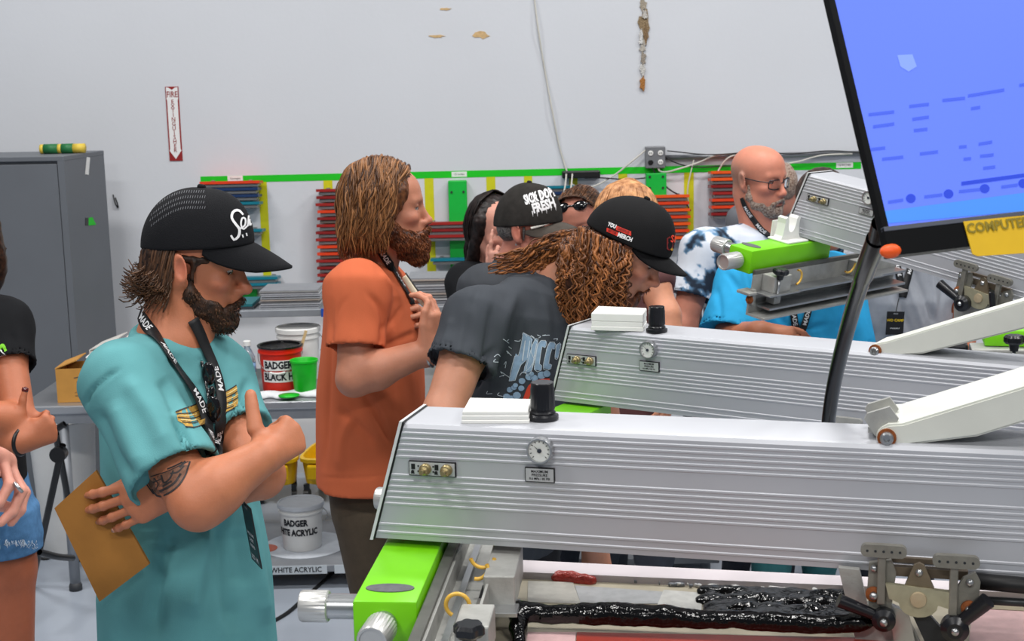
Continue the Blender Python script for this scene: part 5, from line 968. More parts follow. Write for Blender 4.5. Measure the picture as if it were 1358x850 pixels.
def lever(fr, root, a, e, r=.012):
    B().cyl(a, e, r * .62, r * .85, n=16).go('lever_arm', blkp, root, auto=.5); B().lathe([(r * 1.15, -.012), (r * 1.4, -.006), (r * 1.4, .010), (r * .8, .016), (.0001, .016)], a, -fr.Y, 20).go('lever_hub', blkp, root, auto=.5); B().lathe([(.006, .016), (.005, .020), (.0001, .021)], a, -fr.Y, 12).go('lever_bolt', steel, root, True)
def fw(fr, px, py, y): x, z = fr.face(px, py, y); return fr.w(x, y, z)
lever(f1, h1, fw(f1, 1172, 820, -.04), fw(f1, 1112, 796, -.05)); lever(f1, h1, fw(f1, 1266, 832, -.04), fw(f1, 1310, 796, -.05), .014)
pl = [f1.face(*p, -.012) for p in [(1112, 752), (1140, 755), (1150, 800), (1200, 812), (1230, 870), (1140, 870)]]; B().prism(pl[::-1], .012, f1.w(0, -.004, 0), f1.D, f1.Z).go('hanger_plate', cast, h1)
pl = [f1.face(*p, -.03) for p in [(1205, 805), (1232, 815), (1290, 880), (1240, 880)]]; B().prism(pl[::-1], .01, f1.w(0, -.02, 0), f1.D, f1.Z).go('dark_strut', mat('strut_dark', (48, 50, 54), .4, .5), h1)
pl = [f1.face(*p, -.03) for p in [(1178, 800), (1205, 812), (1220, 880), (1190, 880)]]; B().prism(pl[::-1], .012, f1.w(0, -.022, 0), f1.D, f1.Z).go('bright_strut', steel, h1)
b = B(); a, e = fw(f1, 1290, 770, -.01), fw(f1, 1420, 782, -.01); b.cyl(a, e, .012, n=14); b.go('side_bar', gasket, h1, True); b = B(); a, e = fw(f1, 1290, 795, -.01), fw(f1, 1420, 803, -.01); b.cyl(a, e, .006, n=14); b.go('side_bar', darkst, h1, True)
# head 3 clamp
x1, z1, x2, z2 = clampset(f3, h3, (1288, 351), (1333, 370), 1.0, -.02); lever(f3, h3, fw(f3, 1277, 402, -.05), fw(f3, 1246, 376, -.05), .016); B().cyl(fw(f3, 1315, 388, -.06), fw(f3, 1317, 412, -.06), .008, n=14).go('rubber_post', blkp, h3, auto=.5)
pl = [f3.face(*p, 0) for p in [(1270, 395), (1360, 400), (1360, 432), (1270, 425)]]; B().prism(pl[::-1], .03, f3.w(0, .01, 0), f3.D, f3.Z).go('hanger_plate', cast, h3)
# head 2 handle just showing over the nearest beam
x, z = f2.face(1125, 556, -.02); n = 20; prof = [(.028 * np.sign(math.cos(t)) + .008 * math.cos(t) if abs(math.cos(t)) > .01 else 0, .008 * math.sin(t)) for t in np.linspace(0, 2 * math.pi, n, False)]; o = B().prism(prof, .012, f2.w(x, -.03, z), f2.D, f2.Z).go('t_handle', cast, h2); B(f2.M).box((x - .008, -.03, z - .08), (x + .006, -.018, z)).go('handle_stem', cast, o)
# lime carriage of head 2 peeping between the beams
P = onplane(742, 545, f2.O + f2.Z * (-.19), f2.Z); q = P - f2.O; xx, yy = q @ f2.D, q @ f2.Y; B(f2.M).box((-.03, -.36, -.30), (.075, .06, -.192), .004).go('carriage_block', lime, h2, auto=.6)
# carriage and squeegee holder of the tipped head 3
zc3 = -f3.H - .006; t3 = lambda px, py, z=zc3: A(*(lambda q: (q @ f3.D, q @ f3.Y))(onplane(px, py, f3.O + f3.Z * z, f3.Z) - f3.O), z)
c_fl, c_fr = t3(968, 324), t3(1010, 332); c_br = t3(1095, 318); wd3 = .085; y0 = min(c_fl[1], c_fr[1]); x0 = (c_fr[0] + c_br[0]) / 2 - wd3
B(f3.M).box((x0, y0, zc3 - .07), (x0 + wd3, .10, zc3), .004).go('carriage_block', lime, h3, auto=.6)
W3 = lambda x, y, z: f3.w(x, y, z)
b = B(f3.M); b.add([(x0 + wd3 * .42 + .034 * math.cos(t), y0 + .055 + .017 * math.sin(t), zc3 + q) for q in (.0002, .0014) for t in np.linspace(0, 2 * math.pi, 32, False)], [tuple(range(32, 64))] + [(i, (i + 1) % 32, 32 + (i + 1) % 32, 32 + i) for i in range(32)]); b.go('oval_badge', mat('badge_grey', (96, 98, 102), .5, .3), h3)
knob_cyl(W3(x0 + wd3 * .5, y0 - .006, zc3 - .035), W3(x0 + wd3 * .5, y0 - .075, zc3 - .036), .0245, h3, ring=True); knob_cyl(W3(x0 - .03, y0 + .03, zc3 - .02), W3(x0 - .08, y0 + .03, zc3 - .02), .0245, h3); B().cyl(W3(x0, y0 + .03, zc3 - .02), W3(x0 - .03, y0 + .03, zc3 - .02), .018).go('knob_shaft', steel, h3, auto=.5)
# white rest on the block
xr0, yr0 = x0 + .025, -.055; b = B(f3.M); b.box((xr0 - .03, yr0 - .05, zc3), (xr0 + .05, yr0 + .05, zc3 + .006), .002); rs = b.go('rest_foot', pad, h3)
pf = [(-.048, 0), (.048, 0), (.040, .012), (.034, .05), (.036, .066), (.026, .070), (.020, .062)] + [(.018 * math.cos(t), .052 + -.030 * math.sin(t)) for t in np.linspace(.2, math.pi - .2, 9)] + [(-.020, .062), (-.026, .070), (-.036, .066), (-.034, .05), (-.040, .012)]
B().prism(pf, .030, f3.w(xr0 + .018, yr0, zc3 + .005), f3.Y * -1, f3.Z).go('rest_cradle', pad, h3); B().prism([(.085 * u, v) for u, v in [(-.5, 0), (.5, 0), (.5, .05), (-.5, .05)]], .004, f3.w(xr0 - .03, yr0 + .01, zc3 + .004), f3.Y * -1, f3.Z).go('rest_back', pad, h3)
# holder rails under it: along the cross direction
xr_ = x0 + wd3 + .004; y1_ = .45
B(f3.M).box((xr_, y0 + .01, zc3 - .075), (xr_ + .012, y1_, zc3 - .055), .002).go('rail', mat('rail_grey', (104, 104, 100), .45, .6), h3)
cz = zc3 - .07
B(f3.M).box((xr_ + .01, y0 + .0, cz - .086), (xr_ + .014, y1_, cz + .002)).go('web_plate', cast, h3)
B(f3.M).box((xr_ + .012, y0 - .005, cz - .118), (xr_ + .075, y1_, cz - .112)).box((xr_ + .008, y0 - .005, cz - .118), (xr_ + .014, y1_, cz - .07)).go('channel', cast, h3)
for dz, w_ in ((-.048, .060), (-.088, .066)): B(f3.M).box((xr_ + .012, y0 + .03, cz + dz - .008), (xr_ + w_, y1_ * .98, cz + dz), .002).go('slide_bar', steel, h3)
for yy in (y0 + .075, y0 + .50): B(f3.M).box((xr_ + .014, yy - .035, cz - .046), (xr_ + .062, yy + .045, cz + .004), .003).go('clamp_block', cast, h3); B(f3.M).box((xr_ + .014, yy - .07, cz - .050), (xr_ + .078, yy + .075, cz - .045), .002).go('clamp_plate', steel, h3); B(f3.M).box((xr_ + .02, yy - .01, cz - .084), (xr_ + .05, yy + .02, cz - .05)).go('link_block', cast, h3)
tknob(W3(xr_ + .066, y0 + .055, cz + .012), .022, h3, .018, f3.Z, .07)
B(f3.M).box((xr_ - .02, y0 - .028, cz - .055), (xr_ + .03, y0 + .02, cz - .045), .003).go('stop_tab', cast, h3); B(f3.M).box((xr_ + .004, y0 - .004, cz - .085), (xr_ + .024, y0 + .01, cz - .04)).go('end_block', cast, h3); B(f3.M).lathe([(.012, 0), (.012, .006), (.006, .008), (.006, .014), (.0001, .014)], (xr_ + .016, y0 - .004, cz - .07), (0, -1, 0), 16).go('rusty_bolt', rust, h3, auto=.5)
loop(W3(xr_ + .05, y0 + .16, cz - .012), .022, f3.Y, f3.Z, -1.5, 1.6, h3); loop(W3(xr_ + .05, y0 + .42, cz + .004), .03, f3.Y, -f3.Z, .1, 2.2, h3)
# fourth head's squeegee holder just showing low at the right edge
h4 = empty('squeegee_carriage', 'lime and grey carriage with black knob low at the right edge behind the white arm', 'carriage', tuple(at(1330, 460, 3.1)))
p = at(1318, 448, 3.15); Mx4 = Matrix.Translation(p) @ Matrix.Rotation(math.radians(-14), 4, 'Z'); B(Mx4).box((-.02, 0, -.02), (.6, .10, .018), .004).go('carriage_block', lime, h4, auto=.6); B(Mx4).box((-.05, -.03, -.07), (.6, .05, -.021), .004).go('clamp_block', cast, h4); B(Mx4).box((.0, -.06, -.075), (.6, -.03, -.03), .004).go('clamp_plate', steel, h4)
tknob(at(1345, 456, 3.06), .021, h4, .02, stem=.055); B(Mx4).box((-.115, -.02, -.055), (-.055, .05, -.012), .008).go('black_grip', blkp, h4)
# white lifting arms
def white_arm(fr, root, bolt, front, dep, y0, label_m=armw, bracket=False):
    """tapered box arm standing on a beam; front outline in picture points on the plane y0"""
    pts = [fr.face(*p, y0) for p in front]; n = len(pts); a = A(*fr.face(*bolt, y0)); V = [(x, y0, z) for x, z in pts] + [(x, y0 + dep, z) for x, z in pts]
    b = B(fr.M); b.add(V, [tuple(range(n - 1, -1, -1)), tuple(range(n, 2 * n))] + [(i, (i + 1) % n, n + (i + 1) % n, n + i) for i in range(n)]); o = b.go('lift_arm', label_m, root)
    bm = bmesh.new(); bm.from_mesh(o.data); bmesh.ops.recalc_face_normals(bm, faces=bm.faces[:]); bmesh.ops.bevel(bm, geom=[e for e in bm.edges if e.calc_face_angle(0) > .7], offset=.003, segments=2, affect='EDGES'); bm.to_mesh(o.data); bm.free()
    B(fr.M).lathe([(.0135, 0), (.0135, .004), (.0001, .004)], (a[0], y0 - .0005, a[1]), (0, -1, 0), 24).go('rusty_washer', rust, o, auto=.5); B(fr.M).lathe([(.0098, .003), (.0095, .009), (.007, .011), (.0045, .011), (.0045, .007), (.0001, .007)], (a[0], y0 - .0005, a[1]), (0, -1, 0), 24).go('bolt', steel, o, auto=.5); return o
al = math.pi
def cap_round(bolt, r, a0, a1, n=7): return [(bolt[0] + r * math.cos(t), bolt[1] - r * math.sin(t)) for t in np.linspace(math.radians(a0), math.radians(a1), n)]
w1 = white_arm(f1, h1, (1176, 580), cap_round((1176, 580), 14, 265, 120) + [(1178, 563), (1197, 562), (1358, 513), (1560, 452), (1560, 500), (1358, 560), (1296, 579)], .13, .012)
pl = [f1.face(*p, .02) for p in [(1146, 556), (1150, 549), (1180, 540), (1192, 556), (1176, 585), (1160, 578)]]; [B().prism(pl[::-1], .008, f1.w(0, q, 0), f1.D, f1.Z).go('pivot_bracket', cast, h1) for q in (.03, .09)]; x, z = f1.face(1170, 566, .02); B(f1.M).box((x - .02, .03, z - .012), (x + .03, .11, z - .004)).cyl((x - .005, .03, z), (x - .005, .11, z), .006, n=12).go('pivot_pin', cast, h1)
w2 = white_arm(f2, h2, (1161, 465), cap_round((1161, 465), 9, 262, 120) + [(1176, 453), (1358, 399), (1500, 357), (1500, 394), (1358, 436), (1224, 469)], .10, .012)
# ---------------------------------------------------------------- monitor on its black pole
Ym = 1.62; BL = at(1171, 303, Ym); BR = at(1364, 281, Ym + .06); Rv = nrm(BR - BL); _g = [(abs(nrm(at(1099, -3, y) - BL) @ Rv), y) for y in np.linspace(1.2, 2.4, 601)]; TL_ = at(1099, -3, min(_g)[1]); Uv = TL_ - BL; Uv = nrm(Uv - (Uv @ Rv) * Rv); Nv = nrm(np.cross(Rv, Uv)); mn = empty('monitor', 'black framed monitor with blue screen on a curved black pole', 'monitor', tuple(BL))
MM = Matrix([(Rv[i], Nv[i] * -1, Uv[i], BL[i]) for i in range(3)] + [(0, 0, 0, 1)])  # x right, y away, z up
mw, mh = .52, .36; bz = .008; blks = mat('monitor_black', (8, 9, 11), .4, var=.03, spec=.15)
B(MM).box((0, .004, -.034), (mw, .014, mh), .002).box((.08, .014, .02), (mw - .08, .045, mh - .06), .008).box((0, 0, 0), (bz, .006, mh)).box((mw - bz, 0, 0), (mw, .006, mh)).box((0, 0, mh - bz), (mw, .006, mh)).go('housing', blks, mn); B(MM).box((-.001, -.003, -.034), (mw, .006, .0)).go('chin', blks, mn); B(MM).box((-.001, -.0036, -.0045), (mw, .004, .001), .0005).go('chin_edge', mat('chin_grey', (74, 78, 88), .4), mn)
def scr_mat(name, c, s): return mat(name, c, .3, emit=s, var=.015, scale=3)
so_ = B(MM).box((bz, .0005, .002), (mw - bz, .003, mh - bz)).go('screen', scr_mat('screen_blue', (86, 110, 222), .50), mn)
def srect(name, pts, m, lift=.0004):
    P = [onplane(x, y, BL, Nv) for x, y in pts]; b = B(); N = Nv; P = [p + N * (lift - .0005) for p in P]; b.add(P, [tuple(range(len(P)))]); return b.go(name, m, so_)
bd = scr_mat('screen_row', (62, 86, 196), .48); bd2 = scr_mat('screen_dark', (40, 64, 184), .45); tl = scr_mat('screen_teal', (66, 124, 206), .48); lt = scr_mat('screen_light', (112, 136, 228), .55)
srect('task_bar', [(1172, 280), (1400, 250), (1400, 276), (1178, 296)], tl, .0003); srect('cursor_patch', [(1190, 73), (1210, 72), (1216, 88), (1205, 95), (1194, 88)], lt)
def bars(l, m, th):
    for x0, x1, y0, y1 in l: srect('text_row', [(x0, y0), (x1, y1), (x1, y1 + th), (x0, y0 + th)], m)
bars([(1152, 1186, 150, 146), (1206, 1232, 139, 136), (1250, 1280, 131, 128), (1284, 1332, 125, 117), (1352, 1372, 111, 108)], bd, 4); bars([(1158, 1186, 166, 162), (1210, 1232, 156, 153), (1212, 1230, 171, 169), (1155, 1174, 196, 194), (1170, 1198, 209, 206), (1220, 1244, 202, 199), (1288, 1300, 142, 140), (1298, 1316, 189, 186), (1300, 1318, 205, 203), (1304, 1320, 221, 219), (1272, 1282, 193, 192), (1278, 1288, 209, 208)], bd, 4); bars([(1275, 1380, 241, 227)], bd2, 5); bars([(1178, 1198, 266, 263), (1226, 1250, 259, 256), (1272, 1300, 252, 249), (1328, 1350, 246, 243)], bd, 4)
for x, y in [(1208, 263), (1258, 257), (1306, 250), (1357, 243)]: srect('button_dot', [(x + 6.5 * math.cos(t), y + 6 * math.sin(t)) for t in np.linspace(0, 2 * math.pi, 20, False)][::-1], bd2)
def chinpt(px, py, off=.0035): return onplane(px, py, BL + Nv * off, Nv)
P = [chinpt(*p) for p in [(1277, 294), (1420, 280), (1420, 332), (1296, 340), (1289, 337)]]; b = B(); b.add(P + [p + Nv * .0012 for p in P], [tuple(range(9, 4, -1))[::-1], tuple(range(5))] + [(i, 5 + i, 5 + (i + 1) % 5, (i + 1) % 5) for i in range(5)]); yo = b.go('yellow_tag', mat('tag_yellow', (204, 164, 8), .6, var=.04), mn)
ow = chinpt(1282, 304, .0052); flat_text('COMPUTER', ow, Rv, Uv, .0165, mat('tag_ink', (128, 112, 30), .8), yo, bold=.0005, align='LEFT', sx=1.0)
oc = chinpt(1181, 333, .000); S = Sdf(); S.el(oc, (.0135, .008, .0085), .002, '+', np.stack([Rv, Nv, Uv], 1)); V, Q = S.build(.0018); mesh_obj('orange_button', V, Q, mat('orange_knob', (226, 84, 20), .5), mn, True)
pp_ = spline([at(1168, 296, 1.72), at(1161, 322, 1.76), at(1146, 362, 1.84), at(1128, 420, 1.98), at(1110, 490, 2.14), at(1101, 540, 2.24), at(1098, 580, 2.30), at(1097, 700, 2.34)], 48); B().tube(pp_, .0115, 16).go('pole', mat('pole_black', (5, 5, 7), .18, spec=.3), mn, True); B().tube(pp_[2:9], .0135, 16).go('pole_sleeve', mat('pole_black', (5, 5, 7), .18, spec=.3), mn, True)
# ---------------------------------------------------------------- the man in the teal T-shirt
mblack = mat('lanyard_black', (16, 17, 20), .6, var=.05); mwhite = mat('lettering_white', (222, 222, 224), .6, var=.0)
p1 = empty('person', 'bearded man in teal T-shirt and black trucker cap, arms crossed, holding a brown notebook', 'person', tuple(atz(250, 1500, 0)))
M1 = head_at(240, 357, 2.70, (-.006, -.082, .006), -2, 11, 0, .95)
SR, SL = at(162, 503, 2.61), at(276, 498, 2.83); NK = at(228, 446, 2.76); PEL = at(247, 770, 2.78)
ELR, WRR = at(260, 664, 2.44), at(348, 606, 2.50); ELL, WRL = at(346, 630, 2.64), at(238, 642, 2.50); ELS = at(251, 668, 2.445)
S = Sdf(); head_prims(S, M1)
S.rc(hp(M1, (-.030, 0, -.045)), NK + A(0, 0, .01), .056, .060, .03); S.rc(hp(M1, (.0, 0, -.075)), NK + A(.02, -.02, -.01), .050, .055, .03)
S.rc(hp(M1, (-.015, -.060, -.03)), NK + A(.035, -.045, -.015), .017, .014, .02); S.rc(NK - A(0, 0, .03), NK - A(0, 0, .12), .075, .09, .03); S.rc(NK + A(0, 0, -.03), SR + A(0, 0, .0), .04, .045, .03); S.rc(NK + A(0, 0, -.03), SL, .04, .045, .03)
arm_prims(S, SR, ELR, WRR, (.054, .046, .051, .034)); arm_prims(S, SL, ELL, WRL, (.052, .044, .047, .030))
S.rc(ELR + A(.006, 0, -.012), ELR + A(.0, .01, -.016), .036, .03, .03)
dR = nrm(at(392, 572, 2.56) - WRR); _, thR = hand_prims(S, WRR, dR, A(-.25, -1, -.1), 1, ((66, 60, 35), (68, 62, 35), (72, 62, 35), (76, 60, 35)), 1, (66, 5, 4, 6), .94); S.rc(thR[0] - thR[1] * .070, thR[0] - thR[1] * .006, .0145, .0112, .006)
dL = nrm(at(128, 684, 2.49) - WRL); tipsL, thL = hand_prims(S, WRL, dL, A(0, -1, .15), -1, ((14, 22, 14), (16, 22, 14), (16, 24, 14), (14, 24, 14)), 3.5, (25, 60, 15, 15), 1.06)
body1, bv1, V_, Q_ = skin_mesh(S, M1, (180, 112, 80), p1, .0032)
eyes(M1, p1, (64, 50, 38), closed=.75, sides=(-1, 1)); brows(M1, p1, (56, 38, 28), .0035, (-1, 1))
b = B()
for t, d in tipsL: nail(b, t, d, A(0, -1, .15))
b.go('fingernails', mat('nail', (206, 160, 140), .3), body1, True)
# T-shirt
teal = mat('teal_cotton', (90, 148, 152), .88, var=.09, scale=12, bump=.12, bscale=500, spec=.2)
S = Sdf(); Ax, Rt = torso_sdf(S, PEL, None, NK, SL, SR, (.196, .172, .178, .175), (.148, .128, .128, .112), .26)
S.rc(NK + A(0, 0, -.035), SR + A(0, 0, -.0), .062, .056, .05); S.rc(NK + A(0, 0, -.035), SL + A(0, 0, -.0), .060, .050, .05)
eR, wR, rR = sleeve(S, SR, ELS, .80, .068, .090, .05); eL, wL, rL = sleeve(S, SL, ELL, .62, .056, .072, .05)
S.tor(NK + A(.004, -.012, -.004), nrm(A(.22, -.20, .95)), Rt, .074, .078, .008, .008)
S.el(NK + A(.004, -.014, .045), (.072, .072, .056), .006, '-'); S.rc(NK + A(.0, -.01, .0), NK + A(.055, -.052, -.045), .04, .014, .012, '-')
cuff(S, eR, wR, rR); cuff(S, eL, wL, rL, .012)
f1_ = [([(158, 489), (139, 501), (119, 521), (110, 545)], 3, -.004), ([(232, 548), (246, 580), (262, 612)], 6, -.010), ([(215, 500), (236, 548)], 8, -.005), ([(165, 500), (205, 555), (225, 600)], 12, .006), ([(150, 530), (175, 590), (190, 625)], 12, .005), ([(128, 540), (150, 600), (176, 632)], 9, -.005), ([(272, 690), (262, 740), (250, 820)], 12, .009), ([(292, 690), (300, 745), (312, 840)], 11, -.009), ([(325, 665), (335, 730), (352, 830)], 10, .008), ([(230, 700), (215, 770), (205, 850)], 12, -.008), ([(318, 700), (322, 780)], 9, -.006), ([(330, 500), (320, 545), (318, 580)], 6, -.006), ([(290, 600), (315, 560), (318, 520)], 8, -.006), ([(225, 470), (250, 490), (275, 520)], 9, -.004), ([(270, 640), (310, 650), (340, 640)], 8, -.006), ([(178, 630), (215, 622), (256, 606)], 2.2, -.002)]
f1_ += [([(185 + 4 * i, 640 - 6 * i), (190 + 4 * i, 625 - 6 * i)], 2, .0) for i in range(1)]
shirt1, bs1, Vs, Qs = shirt_build(S, .0055, teal, p1, [(a, w * 1.1, d * 2.2) for a, w, d in f1_], .002, 14, sm=2)
lo1, ld1 = lanyard(p1, [bs1, bv1], [[(184, 404), (196, 432), (212, 458), (236, 494), (258, 524), (272, 556), (281, 600)], [(254, 424), (262, 440), (272, 466), (284, 492), (291, 520), (292, 552), (285, 602)], [(176, 398), (184, 404), (190, 418)]], .024, mblack, mwhite, [(0, .30, 'MADE', 1), (0, .55, 'MADE', 1), (0, .78, 'MADE', 1), (0, .06, 'MADE', 1), (1, .30, 'MADE', -1), (1, .62, 'MADE', -1), (1, .86, 'MADE', -1)], .019)
trousers(p1, PEL + A(0, 0, -.12), Rt, mat('dark_jeans', (40, 46, 60), .85, bump=.1, bscale=300), mat('shoe_dark', (30, 30, 32), .6))
# hanging badge
def badge(parent, top, bot, wpx, Y0, Y1, m, texts=(), cordtop=None, name='badge', label=None, lean=0.0):
    a = at(*top, Y0); e = at(*bot, Y1); v = nrm(a - e); u = nrm(np.cross(v, A(0, -1, 0)) * -1); u = u if u[0] > 0 else -u; u = nrm(u + A(0, lean, 0) - v * (v @ A(0, lean, 0))); n = nrm(np.cross(u, v)); h = np.linalg.norm(a - e); w = wpx
    Mx = Matrix([(u[i], -n[i], v[i], e[i]) for i in range(3)] + [(0, 0, 0, 1)]); o = B(Mx).box((-w / 2, -.0012, 0), (w / 2, .0012, h), .0008).go(name, m, parent)
    B(Mx).box((-.008, -.0016, h - .010), (.008, .0016, h - .006)).go('slot', mat('slot_grey', (120, 122, 126), .5), o)
    if cordtop is not None: B().tube([cordtop, (np.array(cordtop) + a) / 2 + A(0, 0, -.002), a - v * .004], .0018, 6).go('cord', mblack, o, True)
    for t, fy, sz, mm, rot in texts:
        U, Vv = (u, v) if not rot else (v, -u); flat_text(t, e + v * h * fy + n * .0014, U, Vv, sz, mm, o, bold=sz * .02)
    return o, Mx, h
badge(p1, (326, 668), (341, 748), .062, 2.52, 2.53, mat('badge_black', (18, 18, 21), .35), [('WELCOME', .50, .0085, mwhite, 0), ('SHIRT', .40, .010, mwhite, 0), ('FRIEND', .30, .009, mwhite, 0), ('XO  M', .10, .014, mwhite, 0)], at(316, 654, 2.53), lean=-2.0)
# folded sunglasses hooked in the collar
gl = mat('glasses_black', (12, 12, 15), .12, coat=.5); sg = None
def sunglasses(parent, pts, m, r):
    S = Sdf()
    for (x, y, rx, ry) in pts: h = hit([bs1, bv1], x, y, .014); S.el(h[0], (rx, .006, ry), .006)
    a = hit([bs1, bv1], 266, 478, .012)[0]; e = hit([bs1, bv1], 277, 548, .012)[0]; S.rc(a, e, .0035, .0025, .005)
    V, Q = S.build(.002); return mesh_obj('sunglasses', V, Q, m, parent, True)
sunglasses(p1, [(272, 498, .013, .024), (281, 546, .015, .028), (276, 522, .006, .012)], gl, 1)
# printed wings on the chest
gold = mat('print_gold', (176, 138, 62), .8, var=.25, scale=120); dkl = mat('print_dark', (44, 40, 40), .8)
c0 = hit([bs1], 272, 540, 0)
def pxdecal(polys, bv, m, parent, name='print', cuts=1, lift=.0012):
    V, Fc = poly_geo([[(x, -y) for x, y in p] for p in polys], cuts); out = []; ok = []
    for x, y in V: h = hit([bv], x, -y, lift); ok.append(h is not None); out.append(h[0] if h is not None else A(0, 0, 0))
    return mesh_obj(name, out, [f for f in Fc if all(ok[i] for i in f)], m, parent, kind='stuff' if len(polys) > 1 else None)
def pxstroke(strs, bv, m, parent, name='print', lift=.0018):
    gs = []
    for pts, w in strs: gs.append(stroke_geo(pts, w, 20))
    V, Fc = merge_geo(gs); out = []; ok = []
    for x, y in V: h = hit([bv], x, y, lift); ok.append(h is not None); out.append(h[0] if h is not None else A(0, 0, 0))
    return mesh_obj(name, out, [f for f in Fc if all(ok[i] for i in f)], m, parent, kind='stuff' if len(strs) > 1 and name != 'lettering' else None)
pxdecal([[(233, 547), (246, 541), (258, 537), (270, 531), (273, 547), (272, 562), (256, 567), (247, 566), (243, 562), (236, 558)], [(294, 521), (304, 516), (313, 511), (315, 524), (315, 538), (306, 543), (296, 549), (293, 535)]], bs1, gold, shirt1)
pxstroke([([(234, 549), (252, 548), (272, 540)], 1.2), ([(236, 554), (254, 555), (272, 549)], 1.2), ([(242, 560), (256, 561), (272, 556)], 1.2), ([(233, 547), (250, 540), (270, 531)], 1.5), ([(246, 566), (258, 567), (272, 562)], 1.3), ([(294, 522), (304, 517), (313, 511)], 1.5), ([(294, 530), (305, 525), (314, 519)], 1.2), ([(294, 537), (305, 533), (315, 527)], 1.2), ([(295, 544), (306, 540), (315, 534)], 1.2), ([(296, 549), (306, 544), (315, 538)], 1.3)], bs1, dkl, shirt1)
pxstroke([([(236, 551), (252, 551.5), (272, 544)], 1.0), ([(240, 557), (256, 558), (272, 552.5)], 1.0), ([(294, 526), (305, 521), (314, 515)], 1.0), ([(295, 533.5), (305, 529), (315, 523)], 1.0), ([(295, 540.5), (306, 536.5), (315, 530)], 1.0)], bs1, mat('print_cream', (214, 190, 130), .8), shirt1)
# tattoo on the upper arm
tat = mat('tattoo_ink', (52, 46, 46), .6, var=.3, scale=150); tats = [([(196, 636), (203, 650), (210, 658), (222, 655), (236, 645), (246, 630), (252, 612)], 2.4), ([(193, 640), (204, 655)], 1.6), ([(205, 634), (210, 642), (206, 650)], 1.6), ([(214, 630), (218, 640), (226, 634), (230, 624)], 2.4), ([(222, 622), (232, 618), (242, 613)], 2), ([(210, 652), (220, 648), (232, 640), (240, 628)], 3), ([(226, 628), (236, 626), (244, 618)], 2.2), ([(203, 640), (216, 634)], 1.4), ([(216, 645), (228, 638)], 2.4), ([(238, 620), (246, 612)], 3), ([(200, 632), (222, 625), (250, 612)], 1.2)]
pxdecal([[(197, 637), (200, 648), (207, 655), (222, 654), (238, 643), (250, 617), (240, 616), (222, 625)]], bv1, mat('tattoo_wash', (122, 84, 66), .6, var=.3, scale=160), body1, 'tattoo', 2, .0005)
pxstroke(tats, bv1, tat, body1, 'tattoo', .0008)
# notebook in the hidden hand
nb = [(127, 624), (198, 748), (132, 798), (72, 674)]; P = [at(x, y, 2.545) for x, y in nb]
for i in (0, 1): P[i] = at(*nb[i], 2.535)
b = B(); b.add(P + [p + A(0, .008, 0) for p in P], [(0, 3, 2, 1)[::-1], (4, 5, 6, 7)[::-1]] + [(i, (i + 1) % 4, 4 + (i + 1) % 4, 4 + i) for i in range(4)]); nbk = empty('notebook', 'brown kraft cover notebook held by the man in the teal T-shirt', 'notebook', tuple(P[2])); b.go('cover', mat('kraft_cover', (160, 108, 44), .75, var=.1, scale=14, bump=.05), nbk)
b = B(); Q4 = [np.mean(P, 0) + (p - np.mean(P, 0)) * .985 for p in P]; b.add([q + A(0, .0015, 0) for q in Q4] + [q + A(0, .0065, 0) for q in Q4], [(3, 2, 1, 0), (4, 5, 6, 7)] + [(i, (i + 1) % 4, 4 + (i + 1) % 4, 4 + i) for i in range(4)]); b.go('pages', mat('notebook_pages', (222, 216, 200), .8), nbk)
# beard, hair, cap
hb = hair_mat('hair_brown_dark', (22, 14, 10), (66, 42, 28), 90); hb2 = hair_mat('hair_brown', (30, 20, 15), (92, 62, 42), 70)
beard(M1, p1, hb, hb2, .0028, 1600, .009, t=.0045, L=.0, cheek=.95, must=.95, bump=.0012)
S = Sdf(); S.M = M1; S.el((-.045, 0, .015), (.065, .080, .062), .02); S.el((-.072, 0, -.035), (.036, .062, .040), .02)
for y in (1, -1): S.rc((-.03, y * .074, .025), (.040, y * .068, .030), .011, .008, .012); S.rc((.018, y * .074, .022), (.016, y * .074, -.010), .007, .005, .008)
S.disp = lambda P: .0022 * snoise(P, 120, 3); V, Q = S.build(.004); mesh_obj('hair', V, Q, hb, p1, True)
def flick_old(q):
    a, z0, L, out, lift = q; r = .082; c, s = math.cos(a), math.sin(a); f = lambda rr, z: hp(M1, (-.012 - c * rr * 1.12, s * rr, z)); return [f(r, z0 + .02), f(r + .006, z0 - L * .4), f(r + .012 + out * .3, z0 - L * .8), f(r + .02 + out, z0 - L + lift)]
def flick(q):
    a, z0, L, out, lift = q; r = .080; c, s = math.cos(a), math.sin(a); f = lambda rr, z, d=0: hp(M1, (-.012 - math.cos(a + d) * rr * 1.1, math.sin(a + d) * rr, z)); w = RNG.uniform(-.12, .12)
    return [f(r, z0 + .03), f(r + .010, z0 - L * .25, w * .5), f(r + .006, z0 - L * .6, w), f(r + .014 + out * .5, z0 - L * .9, w * .6), f(r + .020 + out, z0 - L + lift, w * .9)]
roots = [(a, RNG.uniform(-.02, .03), RNG.uniform(.045, .085), RNG.uniform(-.004, .022), RNG.uniform(.0, .02)) for a in RNG.uniform(-1.5, 1.5, 420)]
strands('hair_strands', roots, flick, hb2, p1, .0030, 5, 12, .3, ((24, 15, 11), (104, 72, 50)))
capm = mat('cap_black', (17, 18, 22), .85, var=.1, scale=200, bump=.25, bscale=500, spec=.25)
cap1, bc1, br1 = cap(M1, p1, capm, hi=.024, front=.030, lo=.046, cx=-.002, tilt=12, brim_len=.094, brim_drop=.010, rise=-.026, curve=.030, fs=.014, bexp=1.05)
